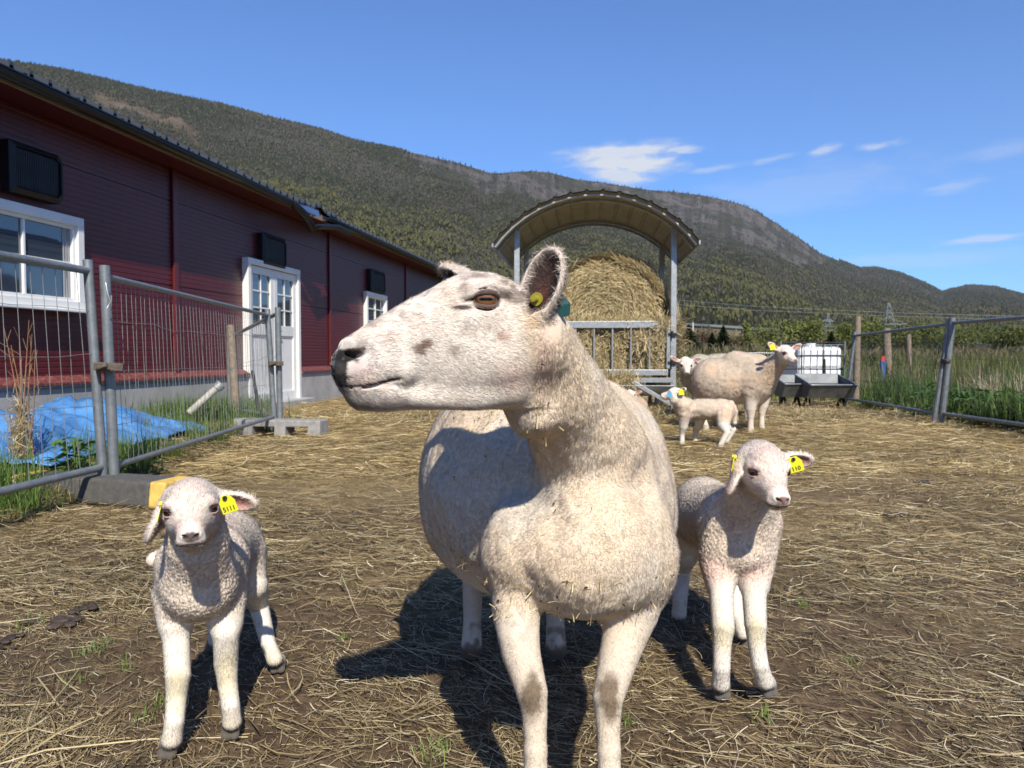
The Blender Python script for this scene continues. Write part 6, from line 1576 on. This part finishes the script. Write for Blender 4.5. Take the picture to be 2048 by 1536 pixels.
def make_hills():
    az = np.concatenate([np.linspace(-3.1416, -1.1, 110)[:-1], np.linspace(-1.1, -.70, 40)[:-1], np.linspace(-.70, .62, 900), np.linspace(.62, 1.1, 40)[1:], np.linspace(1.1, 3.1416, 110)[1:]]); t = np.concatenate([np.linspace(0, 1, 230), np.linspace(1.02, 1.6, 14)])
    A, T = np.meshgrid(az, t, indexing='ij'); Rr = ridge_r(A.ravel()); r = R0 + (Rr - R0) * T.ravel(); a = A.ravel(); z = hill_h(a, r)
    x, y = r * np.sin(a), r * np.cos(a); n = len(t); i = np.arange(len(az) - 1)[:, None]; k = np.arange(n - 1)[None, :]
    F = np.stack([i * n + k, i * n + k + 1, (i + 1) * n + k + 1, (i + 1) * n + k], -1).reshape(-1, 4)
    P = np.stack([x, y, z], 1); rk = rockiness(a, r)
    n1 = fbm(P, 1 / 60., 5, 311); n2 = fbm(P * np.array([1, 1, 2.2]), 1 / 14., 4, 312)
    c = np.tile(np.array([.060, .058, .034]), (len(P), 1)); c = lerp(c, (.10, .085, .06), smoothstep(.4, .65, n1)); 
    rock = np.tile(np.array([.115, .107, .102]), (len(P), 1)) * (.55 + .9 * n2)[:, None]; st_ = fbm(np.stack([a * 190, T.ravel() * 5, 0 * a], 1), 1, 4, 313); rock = rock * (.65 + .7 * smoothstep(.30, .65, st_))[:, None]; rock = lerp(rock, (.16, .142, .128), smoothstep(.56, .66, n1) * .7); rock = lerp(rock, (.075, .078, .055), smoothstep(.52, .42, n1) * .8)
    c = c * (1 - rk[:, None]) + rock * rk[:, None]
    # felled strip high up behind the barn roof
    px = 1024 + np.tan(a) * FPX; el = np.arctan2(z - CAMZ, r); py = 768 - FPX * (np.tan(el) * np.sqrt(1 + np.tan(a) ** 2) * 1.0) - 58
    P2 = P
    cut = felled(a, r); c = lerp(c, (.21, .165, .12), cut * (.6 + .6 * n2))
    me = np_mesh('hills', P, F, True, c); t_ = NT('hillside'); at = t_.attr('Col'); f1 = t_.noise(.06, 10, .75); f2 = t_.noise(.5, 6, .7)
    t_.col(t_.mix(1.0, t_.mix(1.0, at.outputs['Color'], t_.ramp(f1, [(.32, .55), (.68, 1.35)]), 'MULTIPLY'), t_.ramp(f2, [(.3, .75), (.7, 1.25)]), 'MULTIPLY')); t_.set(Roughness=1.0, Specular_IOR_Level=.0); t_.bump(f1, 1.0, 14)
    tag(link('hills', me, t_.m), kind='structure')
def felled(az, r):
    px = 1024 + np.tan(az) * FPX; t = (r - R0) / (ridge_r(az) - R0)
    c = np.interp(px, [120, 230, 400, 450], [.93, .90, .84, .82]); return np.exp(-((t - c) / .035) ** 2) * smoothstep(150, 230, px) * smoothstep(430, 380, px)
make_hills()
def make_forest():
    r_ = np.random.default_rng(404)
    N = 170000
    az = -.66 + 1.28 * r_.random(N); t = r_.random(N) ** .62; t = np.where(r_.random(N) < .10, 1 - r_.random(N) * .02, t)
    # even cover in the slope's steepness seen from the valley
    Rr = ridge_r(az); r = R0 + 125 + (Rr - R0 - 125) * t; z = hill_h(az, r); rk = rockiness(az, r); keep = r_.random(N) > rk * .97; keep &= r_.random(N) > felled(az, r) * 1.1
    az, t, r, z = az[keep], t[keep], r[keep], z[keep]; N = len(az); x, y = r * np.sin(az), r * np.cos(az); P = np.stack([x, y, z], 1)
    n1 = fbm(P, 1 / 160., 4, 401); n2 = fbm(P, 1 / 50., 3, 402)
    # kinds: 0 spruce 1 pine/mid green 2 bare birch 3 fresh leaved birch
    px = 1024 + np.tan(az) * FPX
    u = r_.random(N); low = smoothstep(.62, .25, t + (n1 - .5) * .8)
    pg = .03 + .60 * low * smoothstep(.28, .60, n2); pb = .45 * smoothstep(.35, .62, n1) + .20
    kind = np.where(u < pg, 3, np.where(u < pg + (1 - pg) * pb, 2, np.where(r_.random(N) < .55, 0, 1)))
    h = np.where(kind <= 1, 12.5, np.where(kind == 2, 9, 9.5)) * (.55 + .6 * r_.random(N)) * np.interp(r, [150, 500, 1200, 2600], [.28, .35, .46, .75])
    w = h * np.where(kind <= 1, .17, np.where(kind == 2, .20, .30)) * (.8 + .5 * r_.random(N))
    cols = np.array([[.026, .034, .023], [.042, .048, .028], [.100, .090, .080], [.092, .096, .036]]); c = (cols[kind] * .72 + np.array([.058, .060, .040]) * .28) * 1.0 * (.85 + .3 * r_.random(N))[:, None]; c = lerp(c, (.13, .115, .05), (kind == 3) * r_.random(N) * .5)
    V = []; F3 = []; C = []; base = 0
    for con in (True, False):
        idx = np.nonzero((kind <= 1) if con else (kind > 1))[0]; n = len(idx); S = 5; ang0 = r_.random(n) * 6.28
        rings = ((.06, .75), (.10, 1.0), (.52, .50)) if con else ((.12, .35), (.38, 1.0), (.72, .75))
        vv = []; 
        for (hz, wr) in rings:
            for k in range(S):
                a = ang0 + 2 * math.pi * k / S; q = 1 + r_.normal(0, .22, n); vv.append(np.stack([x[idx] + np.cos(a) * w[idx] * wr * q, y[idx] + np.sin(a) * w[idx] * wr * q, z[idx] + h[idx] * (hz + r_.normal(0, .04, n))], 1))
        vv.append(np.stack([x[idx] + r_.normal(0, .02, n) * h[idx], y[idx], z[idx] + h[idx]], 1)); vv = np.stack(vv, 1); m = vv.shape[1]
        f = []
        for j in range(len(rings) - 1):
            for k in range(S): a, b = j * S + k, j * S + (k + 1) % S; f += [(a, b, b + S), (a, b + S, a + S)]
        for k in range(S): f.append(((len(rings) - 1) * S + k, (len(rings) - 1) * S + (k + 1) % S, m - 1))
        f = np.array(f); V.append(vv.reshape(-1, 3)); F3.append((np.arange(n)[:, None, None] * m + f[None] + base).reshape(-1, 3)); cc = np.repeat(c[idx], m, 0) * (.88 + .24 * r_.random(n * m))[:, None]; C.append(cc * 1.0); base += n * m
    m = attr_mat('distant trees', rough=1.0, noise=.3, scale=.25, spec=.0, trans=.0)
    o = link('far_forest', np_mesh('far_forest', np.concatenate(V), np.concatenate(F3), False, np.concatenate(C)), m); tag(o, 'spruce and birch forest covering the mountainside', 'forest', kind='stuff')
make_forest()

# ---------------------------------------------------------------- trees in the valley
m_leaf = attr_mat('tree foliage', rough=.7, noise=.2, scale=3, spec=.2, trans=.25)
m_bark = simple('grey bark', (.10, .08, .06), .95, 0, .3, scale=6); m_birch = simple('pale birch bark', (.50, .47, .42), .8, 0, .3, scale=9)
m_spruceb = simple('brown spruce bark', (.09, .06, .04), .95, 0, .3, scale=6)
def spruce(px, ytop, ybase, D, label, seed, zb=None, wide=.55, col=((.018, .032, .014), (.05, .07, .025))):
    r = np.random.default_rng(seed); top = W(px, ytop, D); b = W(px, ybase, D); b.z = min(b.z, .3) if zb is None else zb; H = top.z - b.z; root = thing('spruce', label, 'tree', b, 0, 'trees in the valley beyond the pen')
    MB().tube([b, b + Vector((0, 0, H * .5)), b + Vector((0, 0, H * .97))], .1, 7, rads=[H * .022, H * .013, H * .003]).build('trunk', m_spruceb, root)
    N = 1500; f = r.random(N) ** 1.25; a = r.random(N) * 6.28; L = H * wide * (1 - f) * (.75 + .5 * r.random(N)) + H * .02; z0 = b.z + H * (.04 + .95 * f); K = 4; s = np.linspace(0.1, 1, K)
    pts = np.stack([b.x + np.cos(a)[:, None] * L[:, None] * s, b.y + np.sin(a)[:, None] * L[:, None] * s, z0[:, None] - L[:, None] * (s * .25 - s ** 3 * .12)], -1)
    c = np.array(col[0]) + (np.array(col[1]) - np.array(col[0])) * r.random(N)[:, None]; side = np.stack([-np.sin(a), np.cos(a), r.normal(0, .5, N)], 1)
    ribbons('crown', pts, H * .022 * (.5 + r.random(N)), unit(side), c, m_leaf, root, taper=([0, .4, 1], [.5, 1, .1]))
def broadleaf(px, ytop, ybase, D, label, seed, wpx, col=((.12, .145, .035), (.21, .22, .07)), bare=.5, birch=True, N=1400, zb=None, name='birch'):
    r = np.random.default_rng(seed); top = W(px, ytop, D); b = W(px, ybase, D); b.z = min(b.z, .3) if zb is None else zb; H = top.z - b.z; wd = wpx / FPX * D * (1.0 if birch else 1.25); root = thing(name, label, 'tree', b, 0, 'trees in the valley beyond the pen')
    mb = MB(); tp = b + Vector((r.normal(0, .03) * H, 0, H * .93)); m1 = b.lerp(tp, .5) + Vector((r.normal(0, .02) * H, 0, 0)); mb.tube([b, m1, tp], .1, 7, rads=[H * .016, H * .011, H * .003])
    tips = []
    for k in range(18):
        f = .22 + .7 * r.random(); s = b.lerp(m1, f / .5) if f < .5 else m1.lerp(tp, (f - .5) / .5); a = r.random() * 6.28; L = wd * (.9 - .5 * f) * (.6 + .5 * r.random()); e = s + Vector((math.cos(a) * L, math.sin(a) * L, L * .9)); mb.tube([s, s.lerp(e, .5) + Vector((0, 0, L * .1)), e], .02, 5, rads=[H * .006, H * .004, H * .001]); tips += [e, s.lerp(e, .6)]
    mb.build('trunk', m_birch if birch else m_bark, root)
    tips = np.array([t[:] for t in tips] + [tp[:]]); ci = r.choice(len(tips), N); p = tips[ci] + r.normal(0, 1, (N, 3)) * np.array([wd * .22, wd * .22, H * .07]); d = unit(r.normal(0, 1, (N, 3)) - np.array([0, 0, .5])); L = H * .060 * (.5 + r.random(N)); s = np.linspace(0, 1, 3)
    pts = p[:, None, :] + d[:, None, :] * (L[:, None] * s)[..., None]; t = r.random(N)[:, None]; c = np.array(col[0]) * (1 - t) + np.array(col[1]) * t
    ribbons('crown', pts, H * .022 * (.5 + r.random(N)), unit(r.normal(0, 1, (N, 3))), c, m_leaf, root, taper=([0, .5, 1], [.6, 1, .3]))
spruce(1377, 648, 712, 42, 'young dark spruce just past the feeder post', 1); spruce(1424, 664, 712, 40, 'low bushy dark spruce between two taller ones', 2, wide=.65); spruce(1446, 650, 712, 44, 'young spruce rising over the back of the broadside ewe', 3)
spruce(1662, 662, 712, 50, 'wide young spruce above the white tank', 4, wide=.5); spruce(1350, 676, 714, 38, 'small spruce right behind the feeder post', 6, wide=.45)
broadleaf(1492, 645, 712, 46, 'slim birch with a pale trunk above the ewe back', 11, 16, N=700); broadleaf(1571, 640, 712, 48, 'tall thin birch behind the ewe head', 12, 14, N=600); broadleaf(1585, 646, 712, 50, 'second thin birch close to the tall one', 13, 12, N=500)
broadleaf(1613, 648, 712, 52, 'bushy yellow green tree beside the pylon', 14, 40, N=2200, birch=False, name='willow'); broadleaf(1535, 662, 714, 44, 'low olive green bushy tree behind the ewe neck', 15, 36, N=1800, birch=False, name='willow'); broadleaf(1405, 668, 714, 50, 'reddish budding tree between the spruces', 16, 30, col=((.12, .08, .05), (.18, .13, .07)), N=1300, birch=False, name='alder')
broadleaf(1468, 672, 714, 46, 'reddish brown budding tree over the sheep back', 17, 26, col=((.14, .10, .07), (.17, .15, .07)), N=1200, birch=False, name='alder')
for i, (px, yt, D, w, lb) in enumerate(((1700, 668, 60, 34, 'olive willow behind the tall wooden post'), (1745, 660, 64, 30, 'olive willow under the big pylon'), (1800, 672, 58, 30, 'yellow green willow between two wooden posts'), (1850, 664, 60, 34, 'olive willow before the leaning fence posts'), (1925, 672, 56, 40, 'yellow green willow behind the fence wires'), (1985, 678, 52, 40, 'wide yellow willow over the reeds'), (2040, 670, 50, 36, 'olive willow at the edge of the picture'))):
    broadleaf(px, yt - 10, 714, D, lb, 30 + i, w * 1.15, N=2000, birch=False, name='willow', col=((.09, .115, .028), (.18, .195, .055)))

def bushes():
    r = np.random.default_rng(55); N = 34000; D = 24 + 34 * r.random(N); px = 1330 + 820 * r.random(N); x = (px - 1024) / FPX * D; p0 = np.stack([x, D, 0 * x], 1); hh = .5 + 2.1 * fbm(p0, .22, 3, 501) * smoothstep(22, 40, D) * .32
    z = r.random(N) ** .8 * hh; p = np.stack([x, D, z], 1) + r.normal(0, .1, (N, 3)); d = unit(r.normal(0, .6, (N, 3)) + np.array([0, 0, 1.])); L = .35 * (.5 + r.random(N)); s = np.linspace(0, 1, 3); pts = p[:, None, :] + d[:, None, :] * (L[:, None] * s)[..., None]
    n = fbm(p0, .15, 3, 502); c = lerp(np.tile(np.array([.13, .14, .05]), (N, 1)), (.22, .17, .11), smoothstep(.45, .6, n)) * (.5 + .8 * r.random(N))[:, None]
    o = ribbons('scrub', pts, .035 * (.5 + r.random(N)), unit(r.normal(0, 1, (N, 3))), c, m_leaf, taper=([0, .5, 1], [.6, 1, .2])); tag(o, 'olive and brown scrub filling the valley floor beyond the fences', 'scrub', kind='stuff')
bushes()
def reeds():
    r = np.random.default_rng(56); L = []
    N = 15000; D = 13.5 + 10 * r.random(N); px = 1700 + 420 * r.random(N); x = (px - 1024) / FPX * D; k = r.random(N) < .25 + .75 * smoothstep(1720, 1960, px); x, D = x[k], D[k]
    L.append(blades(x, D, .50, .007, r, (.38, .31, .19), (.22, .16, .10), .35)); k = r.random(len(x)) < .35; L.append(blades(x[k] + .1, D[k], .8, .010, r, (.10, .13, .035), (.18, .18, .06), .3))
    N = 1100; D = 9.8 + 2.6 * r.random(N); px = 1950 + 160 * r.random(N); x = (px - 1024) / FPX * D; L.append(blades(x, D, .55, .009, r, (.50, .42, .28), (.36, .28, .17), .9))
    N = 8000; D = 13 + 9 * r.random(N); px = 1330 + 420 * r.random(N); x = (px - 1024) / FPX * D; L.append(blades(x, D, .25, .007, r, (.12, .17, .04), (.22, .20, .08), .5))
    merge_blades('reeds', L, 'dry pale reeds and tall dead grass beyond the mesh fence', 'reeds')
reeds()

# ---------------------------------------------------------------- road barrier, pylons, cables
def rail_band(name, pts, D0, D1, h, label, m, posts=True):
    n = len(pts); W3 = [W(px, py, D0 + (D1 - D0) * i / (n - 1)) for i, (px, py) in enumerate(pts)]; root = thing(name, label, 'barrier', (W3[0].x, W3[0].y, 0), 0); mb = MB()
    for a, b in zip(W3, W3[1:]): mb.bar(a, b, .15, h)
    mb.build('rail', m, root)
    for a, b in zip(W3, W3[1:]):
        for k in range(3):
            q = a.lerp(b, k / 3); MB().bar(q - Vector((0, -.12, q.z * 0 + 1.6)), q + Vector((0, .12, 0)), .12, .12, (0, 1, 0)).build('post', m, root)
m_rail = simple('pale grey road barrier', (.27, .28, .28), .6, .2, .15, scale=.5); m_rail2 = simple('pale beige road barrier', (.42, .40, .35), .7, 0, .15, scale=.5)
# road embankment carrying them
eb = MB(); rows = []
for (px, py, D) in ((1340, 656, 140), (1400, 658, 138), (1560, 668, 128), (1660, 677, 118), (1760, 683, 100), (1900, 694, 84), (2100, 706, 74), (2400, 714, 66)):
    c = W(px, py, D); rows.append([Vector((c.x, c.y - 16, -2)), Vector((c.x, c.y - 3, c.z)), Vector((c.x, c.y + 8, c.z)), Vector((c.x, c.y + 30, -2))])
eb.sheet(rows); o = eb.build('embankment', simple('brown grassy bank', (.13, .105, .06), .95, 0, .4, scale=.4)); tag(o, kind='structure')
rail_band('road_barrier', [(1372, 648), (1420, 651), (1500, 656), (1560, 660), (1600, 663), (1655, 668)], 139, 119, .4, 'long pale grey road barrier crossing behind the spruces', m_rail)
rail_band('road_barrier', [(1735, 671), (1790, 675), (1850, 680), (1920, 686), (2000, 694), (2060, 699), (2160, 707)], 104, 72, .42, 'pale beige road barrier seen through the wires above the reeds', m_rail2)
def pylon(px, ytop, ybase, D, half, arms, label, seed):
    t = W(px, ytop, D); b = W(px, ybase, D); root = thing('pylon', label, 'pylon', (b.x, b.y, 0), 0, 'power pylons'); m = simple('pale lattice steel', (.30, .33, .34), .6, .3, .1); mb = MB(); w0 = half / FPX * D; H = t.z
    b0 = Vector((b.x, b.y, 0)); w0 *= 1.3
    def cr(f): 
        w = w0 * (1 - f) ** .8 + .15; c = b0 + Vector((0, 0, H * f)); return [c + Vector((sx * w, sy * w, 0)) for sx, sy in ((-1, -1), (1, -1), (1, 1), (-1, 1))]
    lv = np.linspace(0, 1, 10)
    for f0, f1 in zip(lv, lv[1:]):
        a, c = cr(f0), cr(f1)
        for k in range(4): mb.tube([a[k], c[k]], D * .00022, 4, False); mb.tube([a[k], c[(k + 1) % 4]], D * .00013, 4, False); mb.tube([a[(k + 1) % 4], c[k]], D * .00013, 4, False)
    mb.build('mast', m, root)
    for (y, hw) in arms:
        z = W(px, y, D).z; L = hw / FPX * D; am = MB(); am.bar((b.x - L, b.y, z), (b.x + L, b.y, z), D * .0005, D * .0006); am.tube([(b.x - L, b.y, z), (b.x, b.y, z + L * .35), (b.x + L, b.y, z)], D * .0002, 4); am.build('crossarm', m, root)
pylon(1655, 628, 700, 240, 7, ((642, 12), (652, 18), (661, 14)), 'distant lattice pylon with three short crossarms', 1)
pylon(1775, 606, 720, 190, 13, ((648, 38),), 'big lattice pylon with one long crossarm above the thick wooden post', 2)
cb = thing('power_lines', 'thin pale power cables strung across the foot of the mountain', 'cables', (60, 200, 0), 0)
for (pts, D0, D1, rr) in (([(1330, 598), (1500, 612), (1775, 625), (2080, 634)], 230, 190, .05), ([(1330, 607), (1500, 620), (1775, 632), (2080, 641)], 230, 190, .05), ([(1655, 652), (1715, 655), (1775, 648)], 240, 190, .05), ([(1655, 661), (1715, 661), (1775, 649)], 240, 190, .05), ([(1775, 648), (1900, 655), (2080, 650)], 190, 160, .05)):
    n = len(pts); mb = MB(); mb.tube([W(px, py, D0 + (D1 - D0) * i / (n - 1)) for i, (px, py) in enumerate(pts)], rr * .6, 4, False); mb.build('cable', simple('cable grey', (.4, .42, .44), .6), cb)
lp = W(1386, 645, 60); b_ = Vector((lp.x, lp.y, 0)); o = MB().tube([b_, lp], .05, 8).build('street_pole', simple('pale pole', (.6, .6, .58), .6)); tag(o, 'slim pale pole between the young spruces', 'pole')
# ---------------------------------------------------------------- valley air
def make_haze():
    m = bpy.data.materials.new('valley haze'); m.use_nodes = True; N = m.node_tree.nodes; L = m.node_tree.links; N.clear()
    out = N.new('ShaderNodeOutputMaterial'); v = N.new('ShaderNodeVolumePrincipled'); v.inputs['Color'].default_value = (.80, .88, 1.0, 1); v.inputs['Density'].default_value = .00005; v.inputs['Anisotropy'].default_value = .1
    L.new(v.outputs[0], out.inputs['Volume'])
    mb = MB(); mb.box((0, 0, 640), (8800, 8800, 1340)); o = mb.build('haze', m); tag(o, kind='stuff')
make_haze()
